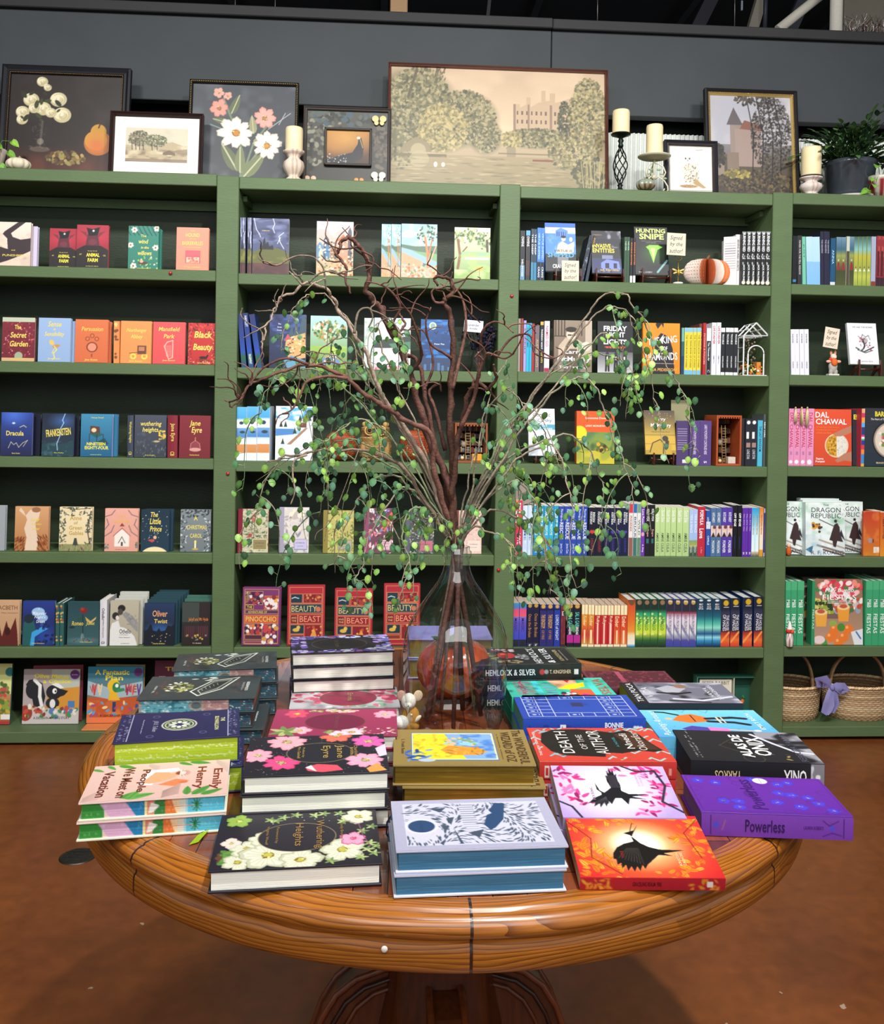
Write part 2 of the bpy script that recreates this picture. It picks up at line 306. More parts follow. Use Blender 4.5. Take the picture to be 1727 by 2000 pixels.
def wood_ring():
 m=bpy.data.materials.new('orange_pine');m.use_nodes=True;N=m.node_tree.nodes;L=m.node_tree.links;b=N['Principled BSDF']
 uv=N.new('ShaderNodeUVMap');uv.uv_map='UVMap';sp=N.new('ShaderNodeSeparateXYZ');L.new(uv.outputs[0],sp.inputs[0])
 def M_(op,a,b_=None):
  q=N.new('ShaderNodeMath');q.operation=op
  for i,x in enumerate((a,b_)):
   if x is None:continue
   if isinstance(x,(int,float)):q.inputs[i].default_value=x
   else:L.new(x,q.inputs[i])
  return q.outputs[0]
 seg=M_('MULTIPLY',M_('ADD',sp.outputs[0],.001),8);fl=M_('FLOOR',seg);fr=M_('FRACT',seg)
 cx=N.new('ShaderNodeCombineXYZ');L.new(M_('MULTIPLY',seg,1.1),cx.inputs[0]);L.new(M_('MULTIPLY',sp.outputs[1],11),cx.inputs[1]);L.new(M_('MULTIPLY',fl,7.3),cx.inputs[2])
 n1=N.new('ShaderNodeTexNoise');n1.inputs['Scale'].default_value=1.1;n1.inputs['Detail'].default_value=2;n1.inputs['Distortion'].default_value=.3;L.new(cx.outputs[0],n1.inputs[0])
 rg=M_('FRACT',M_('ADD',M_('MULTIPLY',sp.outputs[1],150),M_('MULTIPLY',n1.outputs[0],11.0)));rg2=M_('POWER',rg,2.2)
 cr=N.new('ShaderNodeValToRGB');L.new(rg2,cr.inputs[0]);el=cr.color_ramp.elements
 el[0].position=0;el[0].color=(*lin(hx('ac6822')),1);el[1].position=1;el[1].color=(*lin(hx('6a3610')),1);k=el.new(.45);k.color=(*lin(hx('985818')),1)
 c2=N.new('ShaderNodeCombineXYZ');L.new(M_('MULTIPLY',seg,3),c2.inputs[0]);L.new(M_('MULTIPLY',sp.outputs[1],160),c2.inputs[1]);L.new(fl,c2.inputs[2])
 n2=N.new('ShaderNodeTexNoise');n2.inputs['Scale'].default_value=3;n2.inputs['Detail'].default_value=3;L.new(c2.outputs[0],n2.inputs[0])
 mx=N.new('ShaderNodeMix');mx.data_type='RGBA';mx.blend_type='MULTIPLY';mx.inputs[0].default_value=.55;L.new(cr.outputs[0],mx.inputs[6])
 r2=N.new('ShaderNodeMapRange');r2.inputs[1].default_value=.35;r2.inputs[2].default_value=.65;r2.inputs[3].default_value=.6;r2.inputs[4].default_value=1.15;L.new(n2.outputs[0],r2.inputs[0]);L.new(r2.outputs[0],mx.inputs[7])
 seam=M_('LESS_THAN',M_('ABSOLUTE',M_('SUBTRACT',fr,.5)),.496);
 m3=N.new('ShaderNodeMix');m3.data_type='RGBA';L.new(seam,m3.inputs[0]);m3.inputs[6].default_value=(.03,.012,.006,1);L.new(mx.outputs[2],m3.inputs[7])
 tc=N.new('ShaderNodeTexCoord');n4=N.new('ShaderNodeTexNoise');n4.inputs['Scale'].default_value=9;n4.inputs['Detail'].default_value=6;L.new(tc.outputs['Object'],n4.inputs[0])
 band=M_('SUBTRACT',1,M_('MINIMUM',M_('DIVIDE',M_('ABSOLUTE',M_('SUBTRACT',sp.outputs[1],.148)),.012),1))
 gr=M_('GREATER_THAN',M_('MULTIPLY',band,n4.outputs[0]),.34)
 m4=N.new('ShaderNodeMix');m4.data_type='RGBA';L.new(M_('MULTIPLY',gr,.7),m4.inputs[0]);L.new(m3.outputs[2],m4.inputs[6]);m4.inputs[7].default_value=(*lin(hx('5c4a3c')),1)
 L.new(m4.outputs[2],b.inputs['Base Color']);b.inputs['Roughness'].default_value=.3;b.inputs['Coat Weight'].default_value=.5;b.inputs['Coat Roughness'].default_value=.12
 bu=N.new('ShaderNodeBump');bu.inputs['Strength'].default_value=.25;bu.inputs['Distance'].default_value=.002;L.new(rg2,bu.inputs['Height']);L.new(bu.outputs[0],b.inputs['Normal'])
 MAT['orange_pine']=m
 m=bpy.data.materials.new('parquet');m.use_nodes=True;N=m.node_tree.nodes;L=m.node_tree.links;b=N['Principled BSDF']
 tc=N.new('ShaderNodeTexCoord');mp=N.new('ShaderNodeMapping');mp.inputs['Rotation'].default_value=(0,0,PI/2+.03);L.new(tc.outputs['Object'],mp.inputs[0])
 br=N.new('ShaderNodeTexBrick');br.inputs['Scale'].default_value=1;br.inputs['Brick Width'].default_value=.17;br.inputs['Row Height'].default_value=.042;br.inputs['Mortar Size'].default_value=.0008;br.inputs['Mortar'].default_value=(.01,.005,.003,1)
 br.inputs['Color1'].default_value=(*lin(hx('8e4526')),1);br.inputs['Color2'].default_value=(*lin(hx('4a2c20')),1);L.new(mp.outputs[0],br.inputs[0])
 m2_=N.new('ShaderNodeMapping');m2_.inputs['Scale'].default_value=(40,3,3);L.new(tc.outputs['Object'],m2_.inputs[0]);nz=N.new('ShaderNodeTexNoise');nz.inputs['Scale'].default_value=2.2;nz.inputs['Detail'].default_value=6;L.new(m2_.outputs[0],nz.inputs[0])
 r2=N.new('ShaderNodeMapRange');r2.inputs[1].default_value=.3;r2.inputs[2].default_value=.7;r2.inputs[3].default_value=.6;r2.inputs[4].default_value=1.25;L.new(nz.outputs[0],r2.inputs[0])
 mx=N.new('ShaderNodeMix');mx.data_type='RGBA';mx.blend_type='MULTIPLY';mx.inputs[0].default_value=.8;L.new(br.outputs[0],mx.inputs[6]);L.new(r2.outputs[0],mx.inputs[7]);L.new(mx.outputs[2],b.inputs['Base Color'])
 b.inputs['Roughness'].default_value=.22;b.inputs['Coat Weight'].default_value=.4;MAT['parquet']=m
wood_ring()
def proj(X,Y,Z):
 d=np.array([X,Y,Z-EZ]);k=FPX/(d@Fv);return PPX+k*(d@Xv),PPY-k*(d@Yv)
WP=4.24
fl=MB();fl.grid([(x,y,0)for y in(-1.5,5.2)for x in(-4.5,5.0)],2,2,'75401f');struct(fl.build('floor','stained_concrete'))
z_bot=onY(863,214,WP)[2];z_cap0=onY(863,51,WP)[2];z_cap1=onY(863,31,WP)[2]
xseam=onY(1077,120,WP)[0]
w=MB();w.bbox(-4.2,xseam-.0015,WP,WP+.06,z_bot,z_cap0,'3b4043',.003);w.bbox(xseam+.0015,4.8,WP,WP+.06,z_bot,z_cap0,'3b4043',.003);struct(w.build('wall_upper','dark_paint'))
w=MB();w.bbox(-4.2,xseam,WP-.03,WP+.1,z_cap0,z_cap1,'2e2e30',.004);w.bbox(xseam,4.8,WP-.028,WP+.1,z_cap0-.002,z_cap1-.002,'2e2e30',.004);struct(w.build('trim_1','dark_paint'))
w=MB();w.box(-4.2,4.8,WP+.17,WP+.25,0,z_bot+.25,'1d2220');struct(w.build('wall_back','dark_paint'))
c=MB();c.box(-4.5,5,-1.5,9.5,5.0,5.1,'1b1b1d')
for i,x in enumerate(np.arange(-4.0,5,1.3)):c.box(x,x+.06,-1.5,9.4,4.86,5.0,'232326')
struct(c.build('ceiling','dark_paint'))
w=MB();w.box(-4.5,5,9.4,9.5,0,5.0,'1a1a1d');struct(w.build('wall_far','dark_paint'))
w=MB();w.box(-4.6,-4.5,1.2,9.5,0,5.0,'4a4f50');struct(w.build('wall_left','dark_paint'));w=MB();w.box(5.0,5.1,1.2,9.5,0,5.0,'4a4f50');struct(w.build('wall_right','dark_paint'))
w=MB();P=[];xs=np.linspace(.9,2.4,420)
for z in(2.30,onY(1290,262,WP+.12)[2]):
 for x in xs:P.append((x,WP+.12+.006*math.sin(x*2*PI/.022),z))
w.grid(P,len(xs),2,'d7dcd6',smooth=True)
cg=w.build('corrugated_sheet','painted');tag(cg,'ribbed white plastic sheet in the gap behind the candles on the ledge','sheet')
def rod(name,a,b,r,col,label,cat,m='painted',n=16,parent=None):
 w=MB();w.tube([a,b],r,col,n=n);o=w.build(name,m,parent)
 if label:tag(o,label,cat)
 return o
Yp=4.75
a=onY(1633,64,Yp);rod('white_pipe',a,(a[0],Yp,4.98),.032,'e8e3d6','upright white pipe rising above the wall at upper right','pipe')
a,b=onY(1520,58,5.0),onY(1640,-38,5.0);rod('white_pipe',a,b,.026,'cfc9bc','slanting pale pipe running up to the right above the wall','pipe')
rod('ceiling_pole',onY(1494,60,5.1),onY(1497,-40,5.1),.012,'2c2f3a','thin dark upright pole above the wall left of the pale pipes','pole')
for x,lb in((459,'leftmost of the thin grey hanger wires above the wall'),(537,'second thin grey hanger wire from the left above the wall'),(1167,'thin grey hanger wire above the right part of the large castle painting'),(1435,'rightmost thin grey hanger wire above the wall')):
 a,b=onY(x,60,5.2),onY(x+1,-50,5.2);rod('hanger_wire',a,b,.0025,'8a8a88',lb,'wire','metalic',6)
a,b=onY(762,30,4.6),onY(797,-30,4.6)
w=MB();w.bbox(a[0],b[0],4.6,4.66,a[2]-.05,4.86,'9a7a58',.004);tag(w.build('wooden_block','painted'),'pale wooden post end showing above the middle of the wall','post')
def brace(px,py,qx,qy,Y,wd,col,label,cat='brace'):
 a,b=np.array(onY(px,py,Y)),np.array(onY(qx,qy,Y));d=b-a;n_=np.array([-d[2],0,d[0]]);n_=n_/np.linalg.norm(n_)*wd/2
 w=MB();w.prism([((a-n_)[0],(a-n_)[2]),((b-n_)[0],(b-n_)[2]),((b+n_)[0],(b+n_)[2]),((a+n_)[0],(a+n_)[2])],Y,Y+.05,col);o=w.build('roof_brace','painted');tag(o,label,cat)
brace(1468,70,1500,-40,5.4,.06,'8a8478','grey slanting roof brace left of the dark pole')
brace(1350,80,1420,-60,5.8,.08,'2c2c34','dark slanting roof brace right of the castle painting')
brace(1535,80,1590,-40,5.7,.08,'3c3f48','dark roof brace behind the slanting pale pipe')
brace(950,60,962,-50,5.5,.02,'303034','slim dark roof brace above the large castle painting')
a,b=onY(1648,70,6.0),onY(1800,-90,6.0)
w=MB();w.box(a[0],b[0]+1,6.0,6.05,a[2]-.3,b[2],'9a9284');tag(w.build('wall_panel','painted'),'beige panel in the roof space behind the upright white pipe','panel')
w=MB()
r2=random.Random(3)
for i in range(90):
 x,y=1650+r2.random()*85,60-r2.random()*8;p0=np.array(onY(x,y+8,4.9));dx,dz=r2.uniform(-.05,.05),r2.uniform(.03,.1)
 w.tube([p0,p0+np.array([dx*.4,r2.uniform(-.03,.03),dz*.6]),p0+np.array([dx,r2.uniform(-.05,.05),dz])],[.002,.0016,.0008],r2.choice(['e8e8e8','b8b4b0','6a4038']),n=4)
tag(w.build('tinsel_branch','metalic'),'wiry silver and brown tinsel on top of the wall at far right','decoration',kind='stuff')
w=MB();a=onY(1448,10,5.6);w.bbox(a[0],a[0]+.012,5.6,5.61,a[2]-.03,a[2]+.03,'dfe8f8',.002);tag(w.build('metal_clip','metalic'),'small bright metal strip hanging in the dark roof space','clip')
ZS={1:[2.388,1.988,1.594,1.2017,.8065,.411,.057],2:[2.380,1.979,1.586,1.195,.804,.410,.058],3:[2.376,1.980,1.590,1.196,.802,.408,.060],4:[2.384,1.990,1.597,1.2005,.806,.414,.062]}
BX={1:(-1.82,-.720),2:(-.628,.467),3:(.554,1.653),4:(1.742,2.84)}
UP=[(-1.91,-1.82),(-.720,-.628),(.467,.554),(1.653,1.742),(2.84,2.93)]
SD=.29
bc=thing('bookcase','long built-in green painted bookcase of four bays against the wall','bookcase',(0,D,0))
GR='566a47'
for x0,x1 in UP:MB().bbox(x0,x1,0,SD+.01,.008,2.383,GR,.003).build('upright','green_paint',bc)
for b in BX:
 x0,x1=BX[b]
 for r,z in enumerate(ZS[b]):
  th=.046 if r<6 else .046
  if r==0:MB().bbox(x0+.0005,x1-.0005,.001,SD+.06,z-.050,z,GR,.003).build('top_board','green_paint',bc)
  else:MB().bbox(x0+.0005,x1-.0005,.002,SD,z-th,z,GR,.003).build('shelf','green_paint',bc)
 MB().box(x0-.01,x1+.01,SD,SD+.012,.01,2.34,'283324').build('back_panel','green_paint',bc)  # green darker than the frame: shade inside the bays is put into the colour
 w=MB();w.box(x0,x1,SD-.02,SD,2.29,2.33,GR);w.box(x0+.001,x0+.018,.10,SD-.02,2.30,2.322,GR);w.box(x1-.018,x1-.001,.10,SD-.02,2.30,2.322,GR);w.build('cleat','green_paint',bc)
for(x,y),lb in(((333,533),'upper left shelf edge under the salmon book'),((1000,578),'post right of the centre bay, uppermost'),((445,925),'post left of the centre bay'),((974,1113),'post right of the bottle neck')):
 p=onY(x,y,D-.004);w=MB();w.ball((0,0,0),(.0075,.006,.0075),'a8202a');w.tube([(0,0,0),(0,.004,0)],.002,'777777',n=6)
 o=w.build('red_berry_pin','gloss');o.location=p;tag(o,'small round red pin on the '+lb,'pin','red pins on the bookcase')
tb=thing('round_table','round orange pine pedestal table with parquet top covered in stacked books','table',(TC[0],TC[1],0))
RI=.570
w=MB();n=160
w.lathe([(.0,TZ),(RI,TZ)],n,'8e4526',smooth=False);o=w.build('parquet_top','parquet',tb)
prof=[(RI,TZ),(RI+.001,TZ-.0006),(RI+.002,TZ),(.585,TZ),(.594,TZ-.001),(.596,TZ-.004),(.600,TZ-.004),(.606,TZ-.006),(.612,TZ-.011),(.6145,TZ-.018),(.613,TZ-.025),(.608,TZ-.029),(.606,TZ-.032),(.606,TZ-.036),(.609,TZ-.039),(.610,TZ-.044),(.610,TZ-.060),(.608,TZ-.068),(.600,TZ-.073),(.55,TZ-.073),(.545,TZ-.03)]
w=MB();w.lathe(prof,256,'b4621f');o=w.build('table_rim','orange_pine',tb)
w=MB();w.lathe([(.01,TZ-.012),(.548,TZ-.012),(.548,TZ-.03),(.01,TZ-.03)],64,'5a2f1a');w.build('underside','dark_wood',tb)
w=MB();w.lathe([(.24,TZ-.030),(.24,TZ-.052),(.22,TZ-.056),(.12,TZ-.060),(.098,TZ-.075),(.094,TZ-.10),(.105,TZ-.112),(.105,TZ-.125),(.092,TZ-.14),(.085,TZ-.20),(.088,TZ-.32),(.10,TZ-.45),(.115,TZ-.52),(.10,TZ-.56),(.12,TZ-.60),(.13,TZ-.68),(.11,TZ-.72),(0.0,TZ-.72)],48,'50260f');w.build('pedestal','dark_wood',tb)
for k in range(4):
 A=k*PI/2+.04;pts=[(.05,.43),(.10,.428),(.15,.412),(.185,.385),(.21,.345),(.226,.30),(.25,.24),(.29,.17),(.36,.10),(.44,.065),(.48,.045),(.485,.0),(.40,.0),(.30,.04),(.22,.10),(.15,.16),(.05,.20)]
 w=MB();w.prism(pts,-.026,.026,'5a2c14')
 for sy in(-.028,.028):
  w.tube([(a,sy,b)for a,b in pts[:11]],.0065,'74391a',n=6);w.tube([(a*.93-.004,sy*1.03,b*.93+.012)for a,b in pts[:10]],.004,'3a1b0d',n=6);w.tube([(a*.85-.008,sy*1.03,b*.87+.025)for a,b in pts[:9]],.004,'6b3519',n=6)
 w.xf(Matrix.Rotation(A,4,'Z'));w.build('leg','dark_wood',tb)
w=MB();w.ball((0,0,0),(.004,.002,.004),'d8d4cc');o=w.build('rim_peg','gloss',tb);q=math.atan2(-.606,-.06);p=onY(751,1856,TC[1]-.608);o.location=(p[0]-TC[0],-.606,p[2])
p=onZ(152,1673,0);w=MB();w.lathe([(0,.004),(.05,.004),(.056,.001),(.056,0)],32,'4a463f')
for k in range(-4,5):
 h=math.sqrt(.046**2-(k*.01)**2);w.bbox(-h,h,k*.01-.002,k*.01+.002,.003,.0055,'2c2a28',.0005)
o=w.build('floor_drain','metalic');o.location=(p[0],p[1],0);tag(o,'round dark metal floor drain cover left of the table','drain')
cam=bpy.data.cameras.new('camera');co=bpy.data.objects.new('camera',cam);C.objects.link(co)
cam.sensor_fit='VERTICAL';cam.sensor_height=24;cam.sensor_width=24*1727/2000;cam.lens=24*FPX/2000;cam.shift_y=-(1000-PPY)/2000;cam.shift_x=0
co.matrix_world=Matrix(((Xv[0],Yv[0],-Fv[0],0),(Xv[1],Yv[1],-Fv[1],0),(Xv[2],Yv[2],-Fv[2],EZ),(0,0,0,1)));cam.clip_start=.05
bpy.context.scene.camera=co
def area(name,loc,tgt,sx,sy,pw,col=(1,1,1),spread=180):
 l=bpy.data.lights.new(name,'AREA');l.shape='RECTANGLE';l.size=sx;l.size_y=sy;l.energy=pw;l.color=col;l.spread=math.radians(spread)
 o=bpy.data.objects.new(name,l);C.objects.link(o);o.location=loc;d=Vector(tgt)-Vector(loc);o.rotation_euler=d.to_track_quat('-Z','Y').to_euler();return o
area('ceiling_spot',(.65,.55,3.5),(.3,2.0,.8),.09,.09,84,(1,.97,.93))
for x in(-1.6,.1,1.9):area('track_light',(x,.9,3.9),(x,D,1.5),.5,.25,27,(1,.98,.95),110)
area('ceiling_panel',(0,-1.2,3.0),(0,2.0,.9),3.0,1.4,64,(1,.99,.97))  # added soft fill from behind the camera, not a fixture of the shop
wd=bpy.data.worlds.new('World');bpy.context.scene.world=wd;wd.use_nodes=True;wd.node_tree.nodes['Background'].inputs[0].default_value=(.9,.95,1,1);wd.node_tree.nodes['Background'].inputs[1].default_value=.45
sc=bpy.context.scene;sc.view_settings.view_transform='Standard';sc.view_settings.look='None';sc.view_settings.exposure=0.0;sc.view_settings.gamma=1;sc.view_settings.use_curve_mapping=False
try:sc.cycles.use_denoising=True;sc.cycles.max_bounces=12;sc.cycles.transmission_bounces=12;sc.cycles.caustics_refractive=False;sc.cycles.caustics_reflective=False
except Exception:pass
ORD=['leftmost','second from left','third from left','fourth from left','fifth from left','sixth from left','seventh from left','eighth from left']
NUM={2:'two',3:'three',4:'four',5:'five',6:'six',7:'seven'}
def book(name,W,H,T,M,label,cat='book',group=None,front=None,fcol='cccccc',spine=None,scol=None,bcol=None,texts=(),stexts=(),pcol='efe9db',hard=True,edge=None,pm='pages',cm='print',flip=False):
 scol=scol or fcol;bcol=bcol or fcol;tb=.0026 if hard else .0007;o=.0035 if hard else .0004;ecol=hx(scol)*.9
 root=thing(name,label,cat,M=M,group=group)
 w=MB()
 fc=fcol
 if hard:
  w.bbox(0,W,0,tb,0,H,fc,.0005);w.bbox(0,W,T-tb,T,0,H,bcol,.0005)
  ys=np.linspace(.0004,T-.0004,7);P=[]
  for z in(.0004,H-.0004):
   for y in ys:P.append((-.0022*math.sin(PI*(y/T))+.0004,y,z))
  w.grid(P,7,2,scol,smooth=True,flip=False);w.box(.0004,.0018,tb,T-tb,.0004,H-.0004,scol)
 else:
  w.bbox(0,W,0,tb,0,H,fc,.0002);w.bbox(0,W,T-tb,T,0,H,bcol,.0002);w.box(-.0002,.0006,0,T,0,H,scol)
 if front is not None:w.canvas(front,(.0002,-.0003,.0002),(W-.0004,0,0),(0,0,H-.0004))
 xs=-.0003 if not hard else-.0025
 if spine is not None:w.canvas(spine,(xs,T-.0006,.0004),(0,-T+.0012,0),(0,0,H-.0008))
 for t in texts:
  tx,u,v,tw,th,col=t[:6];rot=t[6]if len(t)>6 else 0;bo=t[7]if len(t)>7 else .01;sh=t[8]if len(t)>8 else 0
  c_,s_=math.cos(rot),math.sin(rot);w.text(tx,(u*W,-.0003,v*H),(tw*W*c_,0,tw*W*s_),(-th*H*s_,0,th*H*c_),col,bold=bo,shear=sh)
 for t in stexts:
  tx,al,ac,tl,th,col=t[:6];dr=t[6]if len(t)>6 else 1;bo=t[7]if len(t)>7 else .01
  cpt=(xs-.0001,T*(1-ac),H*(1-al))
  if dr==0:w.text(tx,cpt,(0,-tl*T,0),(0,0,th*H),col,bold=bo)
  else:w.text(tx,cpt,(0,0,-tl*H*dr),(0,-th*T*dr,0),col,bold=bo)
 w.build('cover',cm,root)
 w=MB();w.box(.0012,W-o,tb,T-tb,o,H-o,pcol)
 if edge is not None:w.canvas(edge,(W-o+.0002,tb,o),(0,T-2*tb,0),(0,0,H-2*o))
 w.build('page_block',pm,root)
 return root
def M_face(X,Y,Z,lean=3.0,yaw=0.0,T=.02):
 return Matrix.Translation((X,Y,Z+T*math.sin(math.radians(lean))))@Matrix.Rotation(math.radians(yaw),4,'Z')@Matrix.Rotation(-math.radians(lean),4,'X')
def M_spine(X,Y,Z,tilt=0.0):
 B=Matrix(((0,-1,0,0),(1,0,0,0),(0,0,1,0),(0,0,0,1)))
 return Matrix.Translation((X,Y,Z))@Matrix.Rotation(math.radians(tilt),4,'Y')@B
def zshelf(bay,row):return ZS[bay][row]
def fitX(px,py,Y):return onY(px,py,Y)[0]
def ybase(bay,row,px,Y):
 x=onY(px,1000,Y)[0]
 return proj(x,Y,zshelf(bay,row))[1]
_seed=[11]
def face(bay,row,x0,x1,yt,T,fcol,art,texts,label,hard=True,lean=3.0,yaw=0,Y=None,name='hardcover_book',scol=None,spart=None,stexts=(),pcol='efe9db',z=None,behind=(),group=None,cat='book',bcol=None,res=.0021):
 Y=Y or D+.022;yb=ybase(bay,row,(x0+x1)/2,Y)if z is None else None
 Z=zshelf(bay,row)+.0006 if z is None else z
 if yb is None:yb=proj(onY((x0+x1)/2,1000,Y)[0],Y,Z)[1]
 ym=(yt+yb)/2;X0,X1=onY(x0,ym,Y)[0],onY(x1,ym,Y)[0]
 H=(onY((x0+x1)/2,yt,Y)[2]-Z)/math.cos(math.radians(lean));W=X1-X0
 _seed[0]+=1;cv=None
 if art:cv=Canvas(W/res,H/res,fcol,_seed[0]);art(cv)
 sp=None
 if spart:sp=Canvas(6,H/.0025,scol or fcol,_seed[0]);spart(sp)
 r=book(name,W,H,T,M_face(X0,Y,Z,lean,yaw,T),label,cat,group,front=cv,fcol=fcol,texts=texts,hard=hard,scol=scol,spine=sp,stexts=stexts,pcol=pcol,bcol=bcol)
 k=0;yy=Y+T+.003
 for b in behind:
  k+=1;book(name,W,H+b[1],T,M_face(X0+b[0]/461,yy,Z,lean,yaw,T),b[2],cat,group,front=None,fcol=scol or fcol,hard=hard,pcol=pcol);yy+=T+.003
 return r
def run(bay,row,edges,yt,col,desc,art=None,st=(),depth=.13,name='paperback_book',hard=False,Y=None,tilt=0,where='',yt2=None,pcol='efe9db',cat='book',lab=None,bcol=None,cm='print',grp=None):
 """edges: pixel borders of neighbouring spines, left to right"""
 Y=Y or D+.02;Z=zshelf(bay,row)+.0005;n=len(edges)-1;out=[]
 for i in range(n):
  x0,x1=edges[i],edges[i+1];yb=ybase(bay,row,x0,Y);yt_=yt+((yt2-yt)*i/max(n-1,1)if yt2 else 0);ym=(yt_+yb)/2
  X0,X1=onY(x0,ym,Y)[0],onY(x1,ym,Y)[0];T=X1-X0-.0012;H=(onY((x0+x1)/2,yt_,Y)[2]-Z)/math.cos(math.radians(tilt))
  _seed[0]+=1;sp=None
  if art:sp=Canvas(max(4,T/.002),H/.0022,col,5);art(sp)
  L=(lab or desc)if n==1 else '%s, %s of %s alike%s'%(desc,ORD[i],NUM[n],(' '+where if where else ''))
  if n==1 and where:L=desc+' '+where
  dy=rng.uniform(-.003,.004)
  Xr=X1-.0006
  if tilt:Xr-=math.sin(math.radians(tilt))*H/2;
  z_=Z+(T*math.sin(math.radians(tilt))if tilt>0 else 0)
  book(name,depth,H,T,M_spine(Xr,Y+dy,z_,tilt),L,cat,grp or(desc+'s' if n>1 else None),spine=sp,fcol=bcol or col,scol=col,stexts=st,hard=hard,pcol=pcol,cm=cm)
def bands(*bs):
 def f(c):
  for v0,v1,col in bs:c.rc(0,v0,1,v1,col)
 return f
def mix(*fs):
 def f(c):
  for g_ in fs:g_(c)
 return f
def vg(*st):
 def f(c):
  for(a,ca),(b,cb)in zip(st[:-1],st[1:]):c.g(ca,cb,a,b)
 return f
Y_='e2cf62';GO='d9c25a'
def a_pun(c):
 c.g('d8c4b4','e6d6c6');c.n('c9b2a2',5,6,.55,4,.5)
 c.p([(0,.02),(0,.40),(.25,.46),(.5,.38),(.48,.62),(.38,.72),(.42,.78),(.72,1),(.88,1),(.56,.74),(.6,.66),(.78,.6),(1,.64),(1,.35),(.8,.25),(.5,.12),(.2,.02)],'3c3034');c.n('54444a',7,7,.6,5,.25,0,.5)
face(1,1,-30,59,433,.02,'d8c4b4',a_pun,[('PUNISHMENT',.68,.24,.58,.05,Y_),('CRIME',.30,.45,.3,.05,'e6d9b0'),('and',.62,.36,.08,.03,Y_)],'cream hardcover with dark axe shape, cut by the left edge, upper left shelf',pcol='cfc6dc')
face(1,1,10,72,441,.02,'c9c0d8',None,[],'pale lilac hardcover standing behind the cream axe cover',Y=D+.05,pcol='cfc6dc')
def a_pig(c):
 c.g('8a2433','a82f40');c.e(.5,.72,.5,.2,'bc3a4a',soft=.6,al=.7);c.g('262022','2c2426',0,.42);c.p([(0,.42),(.25,.52),(.75,.52),(1,.42),(1,.3),(0,.3)],'2a2224')
 c.p([(.28,.52),(.34,.78),(.5,.84),(.66,.78),(.72,.52)],'5c2a34');c.p([(.1,.86),(.3,.82),(.34,.70)],'74303c');c.p([(.9,.86),(.7,.82),(.66,.70)],'74303c')
 c.e(.5,.6,.13,.1,'6d3440');c.p([(.3,.93),(.5,.9),(.72,.95),(.66,.76),(.38,.74)],'1c1a20');c.e(.52,.86,.035,.035,'cdd6d2')
for x0,x1,yt,yy,lb in((96,151,446,.05,'red and black animal portrait hardcover, left of the overlapping pair'),(149,211,439,.022,'red and black animal portrait hardcover, right one in front of its twin')):
 face(1,1,x0,x1,yt,.018,'8a2433',a_pig,[('ANIMAL',.52,.3,.42,.085,'e6dc4c',0,.03),('FARM',.52,.18,.32,.085,'e6dc4c',0,.03),('George Orwell',.5,.39,.3,.025,'d8cf70'),('wordsworth editions',.5,.04,.4,.02,'d8cf70'),('AT',.13,.31,.07,.03,'e6dc4c'),('CE',.88,.29,.08,.03,'d8cf70')],lb,Y=D+yy,scol='5a1f2a')
def a_wil(c):
 c.g('2c7565','2f8170');
 for k in range(9):c.l([(k*.14-.1,1),(k*.14,.86),(k*.14+.08,.78)],'1c4a44',.03)
 for u,v in((.2,.9),(.93,.95),(.08,.55),(.9,.5),(.18,.07)):c.fl(u,v,.1,'e8e0d8','6a3a3a',6)
 c.dab(26,(0,.02,1,.3),.025,['b7cf6a','8fb85a','e8e0d0']);c.e(.5,.14,.16,.05,'5a3a30');c.e(.45,.18,.06,.05,'c9a888')
face(1,1,250,309,441,.018,'2c7565',a_wil,[('The',.5,.77,.18,.06,Y_),('wind',.5,.64,.32,.1,Y_,0,.02,.2),('in the',.55,.5,.26,.06,Y_,0,.02,.2),('willows',.55,.37,.46,.1,Y_,0,.02,.2),('Kenneth Grahame',.5,.02,.4,.02,Y_)],'teal green hardcover with white flowers and yellow lettering, upper left shelf',behind=((3,-.008,'plain teal copy just behind the teal green flower hardcover'),))
def a_hou(c):
 c.g('dd8a72','e29078');c.rc(.28,.17,.75,.46,'c0505a');c.rc(.3,.33,.73,.45,'d8606a');c.rc(.31,.18,.72,.3,'f0b8a0');c.dab(14,(.33,.19,.7,.28),.03,['c86858','d88870'])
face(1,1,344,407,444,.02,'dd8a72',a_hou,[('THE',.5,.92,.14,.03,Y_),('HOUND',.5,.82,.42,.09,Y_),('OF THE',.5,.73,.2,.025,Y_),('BASKERVILLES',.5,.63,.64,.09,Y_),('& THE VALLEY OF FEAR',.5,.53,.5,.02,Y_),('Sir Arthur Conan Doyle',.5,.07,.5,.035,Y_,0,.01,.2)],'salmon pink hardcover with yellow capitals, rightmost on the upper left shelf')
def a_sec(c):
 c.g('6e2430','7a2a36');c.rc(0,.9,1,1,'b8c0a8');c.dab(120,(0,.12,1,.9),.018,['a83c4a','d88a90','8a2e3a','5a1c26','c86a72']);c.e(.52,.13,.12,.12,'9aa88a');c.rc(.4,.05,.64,.13,'9aa88a');c.rc(0,0,1,.08,'c9a878')
face(1,2,3,67,620,.018,'6e2430',a_sec,[('The',.48,.78,.2,.1,Y_,0,.02),('Secret',.5,.6,.5,.13,Y_,0,.02,.2),('Garden',.52,.4,.56,.13,Y_,0,.02,.2),('Frances Burnett',.5,.05,.4,.03,Y_)],'dark red hardcover dotted with roses and an arched door',scol='a8b098')
def a_sen(c):c.g('8ca6cc','94aed4');c.e(.42,.44,.07,.09,'dcb860',.6);c.e(.56,.36,.12,.05,'c08a50',.2);c.l([(.5,.36),(.58,.28),(.48,.2),(.52,.1),(.46,.06)],Y_,.03);c.l([(.5,.3),(.44,.2)],Y_,.02)
